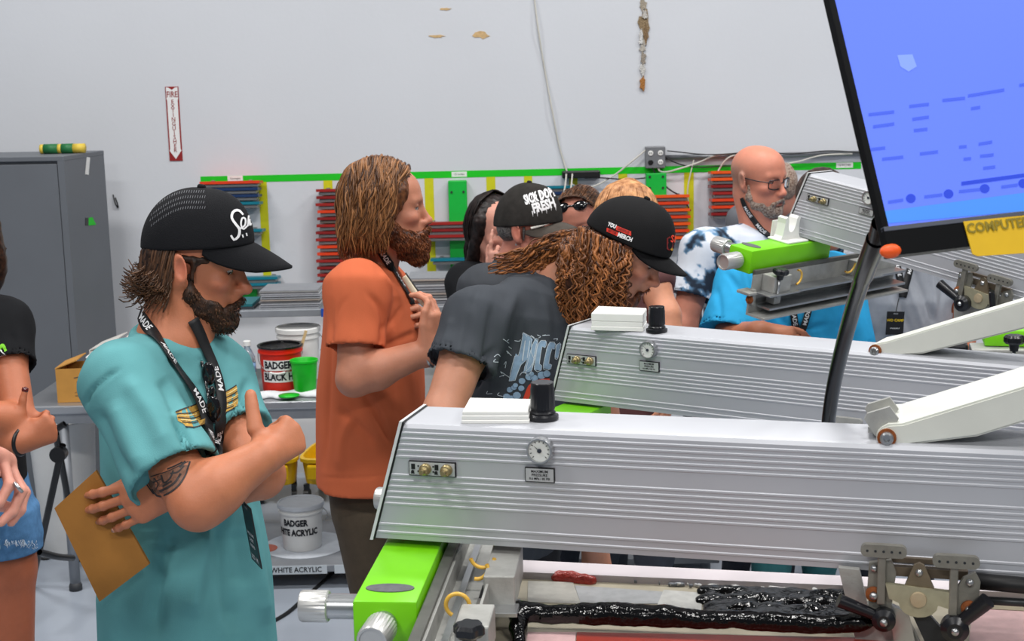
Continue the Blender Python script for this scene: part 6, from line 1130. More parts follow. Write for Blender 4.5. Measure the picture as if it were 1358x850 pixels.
# script word on the front panel, brush drawn
P0 = np.array
w_ = [([(322, 285), (316, 279), (309, 281), (307, 289), (312, 297), (317, 304), (316, 313), (310, 318), (306, 312)], [2.2, 3.4, 3.4, 3.2, 3.4, 3.6, 3.2, 2.6]), ([(318, 303), (324, 299), (325, 291), (321, 289), (319, 297), (322, 304), (328, 299)], [2.2, 2.4, 2]), ([(328, 300), (329, 289), (330, 283), (331, 300), (333, 292), (335, 302)], [2.2, 2.6]), ([(321, 311), (322, 315)], [2, 1.6]), ([(326, 309), (327, 313)], [2, 1.6])]
pxstroke(w_, bc1, mwhite, cap1, 'lettering', .0012)
# mesh panels at the back of the cap
net = mat('cap_net', (120, 122, 128), .5)
pxstroke([([(196 + 3.2 * i + (j % 2) * 1.6, 282 - 26 * math.sin(min(1, i / 16) * 1.5) + 7 * j), (197 + 3.2 * i + (j % 2) * 1.6, 278.5 - 26 * math.sin(min(1, i / 16) * 1.5) + 7 * j)], .45) for i in range(1, 24) for j in range(0, 4)], bc1, net, cap1, 'mesh_holes', .0008)
# ---------------------------------------------------------------- the long haired man in orange
M2 = head_at(573, 293, 3.86, (.126, 0, -.028), 2, 1, 0, .97); NK2 = at(488, 352, 3.90)
orange = mat('orange_cotton', (192, 98, 64), .85, var=.06, scale=8, bump=.12, bscale=450, spec=.2)
fo2 = [([(462, 392), (450, 410), (441, 445)], 3, -.003), ([(487, 388), (505, 410), (508, 440), (503, 468)], 4, -.007), ([(440, 400), (437, 470), (434, 560), (430, 620)], 4, -.008), ([(448, 540), (470, 560), (500, 590)], 6, -.007), ([(478, 520), (500, 548), (520, 590)], 5, -.008), ([(470, 548), (455, 580), (450, 625)], 7, .007), ([(505, 440), (522, 424), (535, 405)], 4, -.006), ([(510, 460), (535, 448), (552, 440)], 4, -.006), ([(505, 360), (520, 380), (530, 400)], 4, .005), ([(425, 633), (470, 634), (510, 630)], 2, -.002), ([(443, 461), (470, 466), (497, 470)], 1.6, -.002)]
g2 = figure('long haired bearded man in orange T-shirt holding his lanyard at his chest', M2, (186, 124, 98), NK2, at(474, 382, 3.70), at(500, 376, 4.08), at(490, 600, 3.90), ((at(470, 502, 3.62), at(571, 464, 3.62)), (at(500, 500, 4.10), at(556, 452, 3.92))), orange, .004, .006, (.195, .185, .19, .185), (.140, .138, .135, .115), .078, .012, (.66, .076, .080), fo2,
    (dict(x=A(.22, .15, 1), up=A(.9, -.5, -.1), curl=((30, 45, 25), (34, 50, 25), (38, 52, 25), (42, 55, 25)), thumb=(25, 10, 20, 20)), dict(x=A(.3, -.5, .8), up=A(.8, .5, 0), curl=((50, 50, 30),) * 4)), ((78, 66, 52), (30, 28, 26)), armr=(.049, .046, .050, .032))
p2 = g2['o']; eyes(M2, p2, (80, 96, 110), closed=.15, sides=(-1, 1)); brows(M2, p2, (122, 84, 56), .0032)
hd, hl = hair_mat('hair_ginger_dark', (58, 32, 18), (120, 72, 38), 80), hair_mat('hair_ginger', (84, 52, 30), (168, 120, 74), 45)
beard(M2, p2, hair_mat('beard_ginger', (44, 22, 14), (116, 62, 34), 80), hair_mat('beard_ginger_light', (70, 36, 20), (140, 82, 48), 60), .0032, 2600, .014, t=.011, L=.014, cheek=1.0, must=1.05, bump=.002, jit=.22, r=.0017)
S = Sdf(); S.M = M2; S.el((-.022, 0, .052), (.108, .094, .098), .02); S.el((-.062, 0, -.030), (.060, .088, .090), .03)
for y in (1, -1): S.rc((-.005, y * .078, .04), (-.020, y * .080, -.070), .026, .024, .03); S.rc((.040, y * .072, .062), (.010, y * .084, .0), .018, .018, .02)
S.el((.10, 0, -.01), (.052, .075, .085), .012, '-'); S.disp = lambda P: .003 * snoise(P * A(1, 1, .35), 130, 8); V, Q = S.build(.0045); mesh_obj('hair', V, Q, hd, p2, True)
LK = []
for sd in (-1, 1):
    for x0 in RNG.uniform(-.090, .066, 420 if sd < 0 else 150):
        w = RNG.uniform(-.004, .014); f = lambda x, y, z: hp(M2, (x, y * sd, z)); en = -.095 + RNG.uniform(-.02, .045); xs = x0 if x0 < .03 else .03 + (x0 - .03) * .45; R_ = lambda k: k + w - 3.2 * (xs + .02) ** 2
        LK.append(wavy([f(x0, .004, .150 - 4.5 * (x0 + .02) ** 2), f(x0 - .004, .050, .140 - 4 * (x0 + .02) ** 2 + w), f(xs - .010, R_(.090), .080), f(xs - .024, R_(.102), .015), f(xs - .038, R_(.104), -.045), f(xs - .046, R_(.092), en)], RNG.uniform(.003, .010), hp(M2, (-.02, 0, 0)), 22))
for a in RNG.uniform(-1.35, 1.35, 420):
    w = RNG.uniform(-.004, .014); c_, s_ = math.cos(a), math.sin(a); f = lambda r, z: hp(M2, (-.022 - c_ * r, s_ * r * .92, z)); en = -.120 + RNG.uniform(-.015, .04); LK.append(wavy([f(.02, .152), f(.085, .122), f(.104 + w, .055), f(.106 + w, -.01), f(.106 + w, -.065), f(.100 + w, en)], RNG.uniform(.003, .010), hp(M2, (-.02, 0, 0)), 22))
LK = np.array(LK); strand_mesh('hair_strands', LK, np.linspace(1, .35, 22)[None] * RNG.uniform(.0020, .0042, len(LK))[:, None], p2, (60, 34, 18), (166, 114, 70), n=4)
lanyard(p2, [g2['bs'], g2['bv']], [[(500, 322), (507, 334), (516, 350), (526, 368), (538, 388), (546, 404)]], .024, mblack, mwhite, [(0, .22, 'MADE', 1), (0, .62, 'MADE', 1)], .018)
cpt = [at(536, 366, 3.70), at(546, 382, 3.68), at(558, 398, 3.66), at(572, 414, 3.65)]; P = spline(cpt, 20); V, Q = ribbon(P, np.tile(nrm(A(.7, -.2, .5)) * .008, (20, 1)), np.tile(A(-.5, -.8, .2), (20, 1))); mesh_obj('strap_end', V, Q, mat('strap_cream', (206, 196, 172), .7), p2)
B().tube(spline([at(538, 362, 3.69), at(554, 385, 3.66), at(570, 408, 3.64)], 12), .0022, 6).go('pen', blk, p2, True)
wb_ = at(566, 473, 3.62); B().lathe([(.030, -.006), (.034, 0), (.030, .006)], wb_, nrm(A(.8, 0, .45)), 24).go('wrist_chain', steel, p2, True)
# ---------------------------------------------------------------- the curly haired man leaning over the middle head
def at3(x, y, Y): return at(x, y, Y + .085)
M3 = head_at(873, 379, 3.50, (.126, 0, -.028), -12, 30, 0, .96); NK3 = at3(742, 372, 3.52)
char = mat('charcoal_cotton', (62, 66, 72), .88, var=.14, scale=7, bump=.12, bscale=450, spec=.2)
fo3 = [([(655, 400), (648, 440), (640, 500)], 5, -.010), ([(690, 380), (668, 430), (650, 520)], 7, .010), ([(625, 400), (615, 440), (605, 480)], 6, .007), ([(640, 370), (622, 420), (612, 470)], 6, -.007), ([(600, 420), (590, 450), (580, 470)], 5, .006), ([(655, 460), (640, 490), (628, 520)], 4, -.014), ([(700, 400), (690, 440), (685, 480)], 7, -.006), ([(720, 390), (726, 430), (724, 480)], 7, .006), ([(567, 457), (590, 480), (622, 505)], 2, -.003)]
g3 = figure('man in charcoal T-shirt and black cap with long curly hair, leaning over the press', M3, (186, 128, 102), NK3, at3(632, 420, 3.36), at3(772, 405, 3.70), at3(668, 640, 3.58), ((at3(588, 548, 3.22), at3(604, 650, 3.10)), (at3(806, 606, 3.64), at3(788, 722, 3.52))), char, .004, .006, (.20, .20, .20, .19), (.15, .145, .14, .12), .16, .02, (.52, .070, .088), fo3, (None, dict(x=A(.1, -.1, -1), up=A(-.3, -1, 0), curl=((20, 25, 15),) * 4)), ((26, 26, 30), (20, 20, 22)), armr=(.058, .049, .050, .032))
p3 = g3['o']; eyes(M3, p3, (70, 56, 44), closed=.8); brows(M3, p3, (90, 56, 36), .003)
hr = hair_mat('hair_curly_dark', (54, 26, 14), (120, 66, 36), 70); hr2 = hair_mat('hair_curly', (72, 36, 20), (166, 100, 56), 40)
beard(M3, p3, hr, hr2, .0035, 500, .008, t=.001, L=.0, cheek=0, must=.7, bump=.001)
capk = mat('cap_black_wool', (17, 17, 19), .85, var=.1, bump=.15, bscale=500, spec=.25)
cap3, bc3, br3 = cap(M3, p3, capk, hi=.016, front=.020, flat=.018, lo=.036, tilt=7, brim_len=.086, brim_drop=.006, rise=-.010, curve=.020, h=.0035)
# curls: long coils hanging from the cap rim, thicker mat underneath
S = Sdf(); S.M = M3; S.el((-.04, 0, -.01), (.070, .086, .070), .02)
for y in (-1, 1): S.rc((-.02, y * .082, -.0), (-.045, y * .088, -.10), .032, .045, .03)
S.rc((-.06, 0, -.02), (-.10, .0, -.06), .05, .05, .03); S.M = np.eye(4)
for (x, y, Yd, r) in [(778, 372, 3.42, .045), (790, 410, 3.40, .045), (765, 412, 3.42, .035), (810, 392, 3.39, .035), (748, 346, 3.50, .035), (712, 342, 3.53, .022), (680, 346, 3.54, .014), (810, 425, 3.40, .035), (780, 432, 3.42, .035)]: S.el(at3(x, y, Yd + .03), (r, r * .8, r), .03)
S.disp = lambda P: .006 * snoise(P, 90, 12); V, Q = S.build(.006); mesh_obj('hair', V, Q, hair_mat('hair_curly_under', (40, 20, 11), (84, 46, 26), 120, .7), p3, True); bvh3 = BVHTree.FromPolygons(V.tolist(), Q.tolist())
coils = []; ctr3 = at3(790, 370, 3.62)
def rope(P, amp, wv): coils.append(wavy(P, amp, ctr3, 40, wv * .8, wv * 1.2))
for i in range(330):
    u = RNG.uniform(0, 1); x0 = 768 + 70 * u; y0 = 304 + 34 * u + RNG.uniform(-6, 6); xe = x0 + RNG.uniform(-16, 6) - 10 * u; ye = RNG.uniform(385, 446) - 14 * (u > .8); ye = min(ye, 426) if xe > 776 else ye; Yd = 3.345 + RNG.uniform(-.03, .05); rope([at3(x0, y0, Yd + .012), at3(x0 - 3, (y0 * 2 + ye) / 3, Yd - .01), at3(xe + 1, (y0 + 2 * ye) / 3, Yd - .01), at3(xe, ye, Yd)], RNG.uniform(.004, .008), RNG.uniform(4.5, 8))
for i in range(150):
    u = RNG.uniform(0, 1); x0 = RNG.uniform(750, 790); y0 = 306 + RNG.uniform(-2, 14); xe = 745 - 100 * u ** 1.2; ye = 345 + RNG.uniform(-12, 14) + 6 * u; rope([at3(x0, y0, 3.47), at3((2 * x0 + xe) / 3, y0 + RNG.uniform(2, 12), 3.47), at3((x0 + 2 * xe) / 3, ye - 10, 3.485), at3(xe, ye, 3.49)], RNG.uniform(.003, .007), RNG.uniform(4, 7))
for i in range(110): x0 = RNG.uniform(742, 778); y0 = RNG.uniform(318, 345); xe = x0 + RNG.uniform(-4, 14); ye = RNG.uniform(390, 440); rope([at3(x0, y0, 3.45), at3(x0 - 3, y0 + 25, 3.41), at3(xe - 2, ye - 20, 3.40), at3(xe, ye, 3.40)], RNG.uniform(.004, .008), RNG.uniform(5, 8))
for i in range(170):
    x0 = RNG.uniform(742, 786); y0 = 302 + max(0, x0 - 772) * .4 + RNG.uniform(-2, 10); P_ = []
    for k in range(5):
        h_ = hit([bvh3], x0 - 2 * k + RNG.uniform(-2, 2), y0 + 15 * k, .006)
        if h_: P_.append(h_[0])
    if len(P_) >= 3: rope(P_, RNG.uniform(.003, .006), RNG.uniform(3, 5))
strand_mesh('hair_curls', coils, np.linspace(1, .45, 40)[None] * RNG.uniform(.0024, .0050, len(coils))[:, None], p3, (52, 25, 13), (172, 108, 60), n=4)
# cap lettering on the side panel and the front badge
redl = mat('cap_red', (206, 44, 26), .6)
def onsurf_text(body, bv, px, py, ang, size_px, m, parent, bold=.02, sx=1.0, shear=0, lift=.0012, sy=1.0, cuts=0):
    V, Fc = text_geo(body, 1.0, bold=bold, shear=shear, sx=sx, cuts=cuts); c, s = math.cos(ang), math.sin(ang); out = []; ok = []
    for x, y in V: X, Y_ = x * size_px, y * size_px * sy; h = hit([bv], px + X * c + Y_ * s, py + X * s - Y_ * c, lift); ok.append(h is not None); out.append(h[0] if h is not None else A(0, 0, 0))
    return mesh_obj('lettering', out, [f for f in Fc if all(ok[i] for i in f)], m, parent)
an = math.atan2(13, 29)
DX = 2; pxdecal([[(815 + DX, 299), (835 + DX, 307), (835 + DX, 313), (815 + DX, 305)], [(803 + DX, 302), (818 + DX, 308.4), (817 + DX, 313.4), (802.5 + DX, 307)]], bc3, redl, cap3, 'print', 2, .0012)
onsurf_text('YOU', bc3, 810 + DX, 299.3, an * .9, 7.2, mwhite, cap3, sx=.72, bold=.05, lift=.0016); onsurf_text('DESERVE', bc3, 825 + DX, 306, an * .9, 5, mat('cap_red3', (110, 14, 10), .6), cap3, sx=.82, lift=.0022); onsurf_text('BETTER', bc3, 810.4 + DX, 307.7, an * .9, 4.6, mat('cap_red3', (110, 14, 10), .6), cap3, sx=.74, lift=.0022); onsurf_text('MERCH', bc3, 827 + DX, 314.8, an * .9, 7.6, mwhite, cap3, sx=.80, bold=.05, lift=.0016)
pxdecal([[(884, 316), (892, 310), (900, 309), (901, 322), (897, 332), (890, 334), (884, 330)]], bc3, mat('badge_maroon', (120, 18, 14), .6), cap3, 'print', 1, .001); onsurf_text('SI', bc3, 892, 317, .1, 13, mat('cap_red2', (236, 70, 40), .6), cap3, sx=.7, lift=.002)
pxdecal([[(888, 330), (893, 326), (896, 331), (892, 335)]], bc3, mat('badge_yellow', (210, 160, 40), .6), cap3, 'print', 1, .0022)
# big blue grey lettering and the round drawing on the chest
pb = mat('print_steel', (134, 160, 186), .8, var=.15, scale=80); pw = mat('print_pale', (196, 206, 216), .8)
X = lambda x, y: (540 + x / 5.223, 440 + y / 5.223)
let = [[(806, 4), (870, 50), (850, 120), (880, 200), (800, 290), (832, 190), (780, 240), (752, 330), (708, 342), (752, 150), (775, 170), (790, 100)], [(862, 100), (890, 44), (905, 60), (860, 270), (820, 286)], [(900, 110), (920, 62), (965, 64), (955, 110), (935, 100), (915, 220), (930, 230), (925, 265), (880, 262)], [(965, 120), (985, 70), (1025, 80), (1015, 125), (998, 115), (978, 220), (1000, 230), (985, 260), (940, 250)], [(1030, 90), (1060, 80), (1040, 180), (1020, 180)]]
pxdecal([[X(*p) for p in l] for l in let], g3['bs'], pb, g3['shirt'], 'print', 2, .0015); pxstroke([([X(*p) for p in l + [l[0]]], .7) for l in let] + [([X(820, 60), X(800, 200)], 1.4), ([X(850, 60), X(832, 180)], 1.0), ([X(895, 80), X(865, 250)], .9)], g3['bs'], pw, g3['shirt'], 'print', .0022)
blobs = [(690, 450, 26), (712, 400, 22), (740, 385, 20), (750, 370, 18), (795, 340, 24), (845, 310, 28), (880, 320, 26), (930, 300, 30), (965, 290, 26), (725, 470, 34), (760, 440, 28), (790, 390, 22), (700, 490, 26), (680, 480, 18), (860, 290, 18)]
pxdecal([[X(x + r * math.cos(t), y + r * math.sin(t) * .9) for t in np.linspace(0, 2 * math.pi, 10, False)] for x, y, r in blobs], g3['bs'], pb, g3['shirt'], 'print', 0, .0014); pxstroke([([X(x + r * math.cos(t), y + r * math.sin(t) * .9) for t in np.linspace(.5, 3.5, 6)], .5) for x, y, r in blobs], g3['bs'], mat('print_navy', (36, 50, 70), .8), g3['shirt'], 'print', .0022)
pxstroke([([X(985, 338), X(920, 345), X(860, 375), (700.5, 520), (695, 535), X(800, 525)], 7)], g3['bs'], mat('print_red', (206, 66, 42), .8), g3['shirt'], 'print', .0026); pxstroke([([X(985, 375), X(920, 385), X(870, 430), X(845, 500)], 9)], g3['bs'], mat('print_green', (60, 110, 62), .8), g3['shirt'], 'print', .0024)
rr = random.Random(5); pxstroke([([X(x, y), X(x + rr.uniform(-25, 40), y + rr.uniform(-25, 20)), X(x + rr.uniform(10, 50), y + rr.uniform(-10, 30))], .7) for x, y in [(660, 50), (700, 100), (740, 60), (800, 20), (880, 40), (600, 175), (670, 225), (660, 290), (560, 410), (640, 420), (640, 310), (700, 150), (960, 20), (1010, 50), (780, 300), (900, 20), (690, 60), (610, 190)]], g3['bs'], pw, g3['shirt'], 'print', .0016)
# ---------------------------------------------------------------- the people further back
def hairpiece(M, parent, fn, m, res=.006, bump=.003, sc=110, name='hair'):
    S = Sdf(); S.M = M; fn(S); S.disp = lambda P: bump * snoise(P, sc, 8); V, Q = S.build(res); return mesh_obj(name, V, Q, m, parent, True), V, Q
def flow_hair(M, parent, m, n, a0, a1, bottom, r0=.100, w=.0026, jit=.006, top=.152, cx=-.015, name='hair_strands', back=.10):
    def f(q):
        a, L, k, ph = q; c, s = math.cos(a), math.sin(a); g = lambda r, z: hp(M, (cx + c * r * 1.12, s * r * .95, z)); kk = jit * math.sin(ph)
        return [g(.012, top), g(.075, top - .035), g(r0 + k, .055), g(r0 + k + kk, -.005), g(r0 - k - kk, bottom * .6), g(r0 - .008 + kk, bottom + L)]
    return strands(name, [(a, RNG.uniform(-.012, .02), RNG.uniform(-.004, .006), RNG.uniform(0, 6.28)) for a in RNG.uniform(a0, a1, n)], f, m, parent, w, 4, 11, .45)
sh_dark = mat('shirt_black', (22, 23, 26), .85, var=.1, bump=.1, bscale=400, spec=.2)
# man in the black and white lettered cap
M4 = head_at(686, 308, 4.62, (-.006, -.082, .006), -24, 6, 0, 1.04)
g4 = figure('man in faded black cap with white lettering, behind the charcoal shirt', M4, (186, 122, 104), at(682, 350, 4.72), at(640, 380, 4.62), at(726, 378, 4.84), at(682, 560, 4.74), (None, None), mat('shirt_slate', (52, 56, 62), .85),   .005, .009)
p4 = g4['o']; eyes(M4, p4, closed=.6); brows(M4, p4, (70, 60, 54)); hairpiece(M4, p4, lambda S: (S.el((-.045, 0, .01), (.062, .079, .055), .02), [S.rc((.012, y * .074, .02), (.014, y * .073, -.018), .006, .004, .006) for y in (1, -1)]), hair_mat('hair_grey_short', (50, 48, 48), (110, 108, 106), 200), .005, .001, 300)
cap4m = mat('cap_faded', (44, 42, 40), .9, var=.25, scale=40, bump=.15, bscale=400, spec=.2); cap4, bc4, br4 = cap(M4, p4, cap4m, mat('brim_brown', (70, 64, 58), .9, var=.25, scale=30), hi=.036, front=.036, lo=.024, tilt=10, brim_len=.070, brim_drop=.010, rise=-.002, curve=.036, ic=.5, h=.0045)
P = [np.array(br4[i][0]) + nrm(M4[:3, 0]) * .010 + nrm(M4[:3, 2]) * .007 for i in range(1, 32)]; B().tube(P, .0042, 8).go('brim_rope', mat('rope_white', (222, 220, 212), .7), cap4, True)
onsurf_text('SICK DOPE', bc4, 716, 260, -.30, 14, mwhite, cap4, bold=.045, sx=.62, sy=1.25, cuts=1); onsurf_text('FRESH', bc4, 721, 273, -.30, 14, mwhite, cap4, bold=.05, sx=.80, sy=1.2, cuts=1)
pxstroke([([(699 + 6 * i, 262 - 1.9 * i), (700 + 6 * i, 268 - 1.9 * i + (i % 3) * 2)], [1.5, .2]) for i in range(8)] + [([(706 + 6 * i, 280 - 1.9 * i), (707 + 6 * i, 287 - 1.9 * i + (i % 2) * 2)], [1.6, .2]) for i in range(6)], bc4, mwhite, cap4, 'print', .0014)
B().tube([hp(M4, (-.004, -.088, -.030)), hp(M4, (-.004, -.089, -.036))], .003, 8).go('earring', steel, p4, True)
# woman in black with long dark hair, finger at her cheek
M5 = head_at(657, 304, 5.10, (0, 0, .01), -58, 8, 0, .98)
g5 = figure('dark haired woman in black with her fingertip at her cheek', M5, (196, 140, 122), at(642, 348, 5.17), at(620, 372, 5.08), at(676, 372, 5.28), at(642, 520, 5.17), ((at(626, 430, 4.90), at(656, 368, 4.90)), None), sh_dark,   .005, .009, (.16, .15, .17, .165), (.11, .105, .115, .10), sl=(.62, .056, .058), hands=(dict(x=A(.15, .1, 1), up=A(-.2, -1, 0), curl=((4, 6, 4), (60, 60, 30), (66, 60, 30), (70, 60, 30)), s=.9), None))
p5 = g5['o']; eyes(M5, p5, (50, 38, 30), closed=.3); brows(M5, p5, (40, 28, 24), .0028); hd5 = hair_mat('hair_black', (14, 11, 11), (44, 34, 32), 60)
hairpiece(M5, p5, lambda S: (S.el((-.022, 0, .045), (.100, .088, .094), .02), S.el((-.045, 0, -.05), (.045, .080, .12), .03), [S.rc((.012, y * .078, .05), (-.030, y * .084, -.14), .022, .022, .03) for y in (1, -1)], S.el((.10, 0, -.01), (.075, .085, .10), .012, '-')), hd5, .006); flow_hair(M5, p5, hd5, 240, 1.45, 4.83, -.15)
# woman with sunglasses pushed up into tied brown hair
M6 = head_at(772, 288, 5.10, (.0, .0, .02), -112, 18, 8, .96)
g6 = figure('woman with black sunglasses pushed up into her tied brown hair', M6, (190, 126, 106), at(778, 318, 5.18), at(738, 345, 5.12), at(822, 345, 5.26), at(778, 520, 5.19), (None, None), mat('shirt_navy', (34, 38, 52), .85),   .005, .009, (.16, .15, .17, .165), (.11, .105, .115, .10))
p6 = g6['o']; eyes(M6, p6, closed=.7); brows(M6, p6, (70, 48, 36), .0028); hb6 = hair_mat('hair_brown_tied', (40, 26, 18), (112, 74, 48), 60)
hairpiece(M6, p6, lambda S: (S.el((-.020, 0, .045), (.099, .084, .092), .02), S.el((.12, 0, -.02), (.082, .075, .085), .012, '-'), S.el((-.115, 0, .06), (.035, .035, .035), .02)), hb6, .006, .002); strands('hair_strands', [(a, RNG.uniform(.6, 1)) for a in RNG.uniform(-1.4, 1.4, 200)], lambda q: [hp(M6, (.070 - .012 * abs(q[0]), .078 * math.sin(q[0]), .060 + .075 * math.cos(q[0]))), hp(M6, (.0, .086 * math.sin(q[0]), .055 + .088 * math.cos(q[0]) * q[1] + .004)), hp(M6, (-.07, .068 * math.sin(q[0]), .055 + .070 * math.cos(q[0]) * q[1])), hp(M6, (-.110, .02 * math.sin(q[0]), .06 + .02 * math.cos(q[0])))], hb6, p6, .0022, 4, 9, .6)
S = Sdf(); S.M = M6
for y in (1, -1): S.el((.072, y * .034, .095), (.010, .030, .020), .004, '+', np.array(Matrix.Rotation(-.75, 3, 'Y'))); S.rc((.064, y * .066, .095), (-.02, y * .092, .055), .004, .003, .004)
S.rc((.078, -.012, .100), (.078, .012, .100), .004, .004, .004); V, Q = S.build(.0028); mesh_obj('sunglasses', V, Q, gl, p6, True)
# strawberry blond person seen from behind
M7 = head_at(826, 274, 4.40, (-.05, 0, .06), 62, 12, 0, 1.0)
g7 = figure('person with strawberry blond hair seen from behind between the caps', M7, (206, 142, 112), at(824, 334, 4.44), at(858, 362, 4.38), at(784, 362, 4.52), at(824, 520, 4.46), ((at(884, 418, 4.30), at(884, 500, 4.25)), None), mat('shirt_wine', (96, 60, 60), .85),   .005, .009, (.16, .15, .17, .165), (.11, .105, .115, .10), sl=(.30, .056, .060))
hs7, hs7b = hair_mat('hair_blond_dark', (112, 68, 40), (176, 122, 80), 70), hair_mat('hair_blond', (140, 92, 56), (214, 160, 112), 45); p7 = g7['o']; eyes(M7, p7); brows(M7, p7, (140, 96, 64), .0028)
hairpiece(M7, p7, lambda S: (S.el((-.022, 0, .045), (.104, .090, .096), .02), S.el((-.060, 0, -.04), (.055, .080, .10), .03), [S.rc((.0, y * .078, .05), (-.030, y * .080, -.10), .022, .022, .03) for y in (1, -1)], S.el((.11, 0, -.01), (.062, .072, .09), .012, '-')), hs7, .006); flow_hair(M7, p7, hs7b, 420, 1.0, 5.28, -.12)
# bald man with glasses in the tie-dyed shirt
M8 = head_at(1043, 258, 4.98, (.126, 0, -.028), -46, 7, 2, 1.0)
def tiedye(V):
    n = snoise(V, 13, 21) + .5 * snoise(V, 30, 22); px_ = proj(V)[0]; t = np.clip((n + .42) * 1.5, 0, 1)[:, None]; u = np.clip(snoise(V, 24, 25) * 1.2 + .2, 0, 1)[:, None]
    a, b, c = (np.array(sl(q)) for q in ((206, 212, 222), (96, 136, 170), (14, 30, 48))); return np.where(t < .5, a + (b - a) * t * 2 * u, (b * (1 - (t - .5) * 2) + c * (t - .5) * 2))
g8 = figure('bald grey bearded man in glasses and a blue and white tie-dye T-shirt', M8, (204, 132, 108), at(1008, 300, 5.10), at(934, 330, 4.98), at(1088, 322, 5.26), at(1006, 560, 5.12), ((at(906, 432, 4.92), at(922, 520, 4.90)), None), mat('tie_dye', (255, 255, 255), .85, attr=True, var=.04, bump=.1, bscale=400),   .004, .0065, (.215, .215, .215, .205), (.155, .16, .145, .12), belly=.03, sl=(.62, .072, .086), shirtcol=tiedye, nk=(.064, .072), head_kw=dict(fat=.005, jaw=1.08, nose=.97), tints=[((-.045, y_ * .075, .018), (.055, .05, .042), (150, 112, 96), .85) for y_ in (1, -1)] + [((-.10, 0, .0), (.05, .08, .05), (150, 112, 96), .85)], armr=(.056, .048, .052, .034), fold=[([(960, 290), (935, 305), (915, 325)], 2, -.004)])
p8 = g8['o']; eyes(M8, p8, (80, 90, 96), closed=.2); brows(M8, p8, (150, 120, 104), .0026)
hg, hg2 = hair_mat('beard_grey', (110, 84, 70), (178, 160, 146), 160), hair_mat('beard_grey_light', (132, 110, 96), (206, 196, 184), 160)
beard(M8, p8, hg, hg2, .0036, 1300, .007, t=.002, L=.0, cheek=.8, must=.9, bump=.0006, r=.0009); tufts('hair_fringe', g8['BV'], g8['BQ'], lambda P: np.tile(M8[:3, :3] @ A(-.6, 0, -.8), (len(P), 1)), 900, .006, hair_mat('hair_grey_fringe', (128, 100, 88), (190, 168, 154), 200), p8, .0007, keep=lambda P: (lambda l: (l[:, 0] < .015) & (np.abs(l[:, 1]) > .045) & (l[:, 2] > -.03) & (l[:, 2] < .055) | (l[:, 0] < -.07) & (np.abs(l[:, 2]) < .05))((P - M8[:3, 3]) @ M8[:3, :3]))
def spectacles(M, parent, m):
    b = B(); s = np.linalg.norm(M[:3, 0])
    for y in (1, -1):
        rim = [hp(M, (.104 - .010 * (abs(u) > .7) - .35 * abs((y * .033 + .025 * u) - 0) ** 2 * 6, y * .033 + .025 * u, .006 + .017 * v)) for u, v in [(np.sign(math.cos(t)) * abs(math.cos(t)) ** .6, np.sign(math.sin(t)) * abs(math.sin(t)) ** .6) for t in np.linspace(0, 2 * math.pi, 29)]]
        b.tube(rim, .0021 * s, 6); b.tube([hp(M, (.092, y * .059, .014)), hp(M, (.05, y * .078, .016)), hp(M, (-.004, y * .084, .020)), hp(M, (-.02, y * .084, .008))], .0021 * s, 6)
    b.tube([hp(M, (.104, -.009, .010)), hp(M, (.108, 0, .013)), hp(M, (.104, .009, .010))], .0016 * s, 6); o = b.go('glasses', m, parent, True); lm = mat('lens_glass', (240, 245, 248), .03, trans=1.0, var=0, spec=.5, ior=1.06)
    for y in (1, -1): B().lathe([(.022 * s, 0), (.022 * s, .0012), (.0001, .0014)], hp(M, (.1005, y * .033, .006)), nrm(M[:3, 0] + M[:3, 1] / s * y * .25 * s), 24).go('lens', lm, o, True)
spectacles(M8, p8, blkp)
lanyard(p8, [g8['bs'], g8['bv']], [[(985, 262), (990, 275), (1000, 291), (1011, 306), (1022, 316)], [(1056, 270), (1052, 284), (1046, 298), (1040, 310)]], .021, mblack, mwhite, [(0, .30, 'MADE', 1), (0, .72, 'MADE', 1)], .017)
# someone behind him: just the top of a greying head
M13 = head_at(1030, 224, 5.75, (0, 0, .10), 80, 0, 0, 1.0); g13 = figure('person standing behind the bald man, only greying hair showing', M13, (190, 130, 110), at(1040, 268, 5.80), at(990, 290, 5.76), at(1092, 290, 5.88), at(1040, 450, 5.8), (None, None), mat('shirt_grey_far', (96, 98, 104), .85), .006, .012); eyes(M13, g13['o']); hairpiece(M13, g13['o'], lambda S: (S.el((-.02, 0, .045), (.100, .085, .092), .02), S.el((.11, 0, -.02), (.07, .075, .085), .012, '-')), hg, .007)
# person in bright blue, face hidden by the tipped print head
M9 = head_at(1092, 278, 4.66, (0, 0, 0), -75, 12, 0, 1.0); cy = mat('blue_cotton', (46, 160, 214), .8, var=.05, bump=.1, bscale=400, spec=.2)
g9 = figure('person in bright blue T-shirt with black lanyard behind the tipped print head', M9, (186, 118, 88), at(1062, 334, 4.72), at(984, 372, 4.62), at(1112, 368, 4.80), at(1050, 600, 4.74), ((at(966, 450, 4.50), at(1010, 440, 4.36)), (at(1122, 470, 4.72), at(1086, 500, 4.50))), cy, .0055, .007, (.215, .215, .205, .19), (.15, .15, .14, .12), belly=.02, sl=(.95, .075, .105), hands=(dict(x=A(.9, -.3, -.15), up=A(0, -.8, .6), curl=((25, 35, 20),) * 4), None), armr=(.056, .048, .050, .034), legs=((40, 96, 100), (30, 30, 30)), fold=[([(962, 360), (985, 390), (1000, 420)], 4, -.008), ([(985, 350), (992, 385), (1000, 410)], 4, .008), ([(950, 380), (955, 410), (952, 430)], 4, -.006), ([(1030, 420), (1060, 435), (1100, 430)], 4, -.006), ([(1118, 400), (1116, 420), (1110, 440)], 3, -.006), ([(1040, 410), (1046, 440)], 4, .006)])
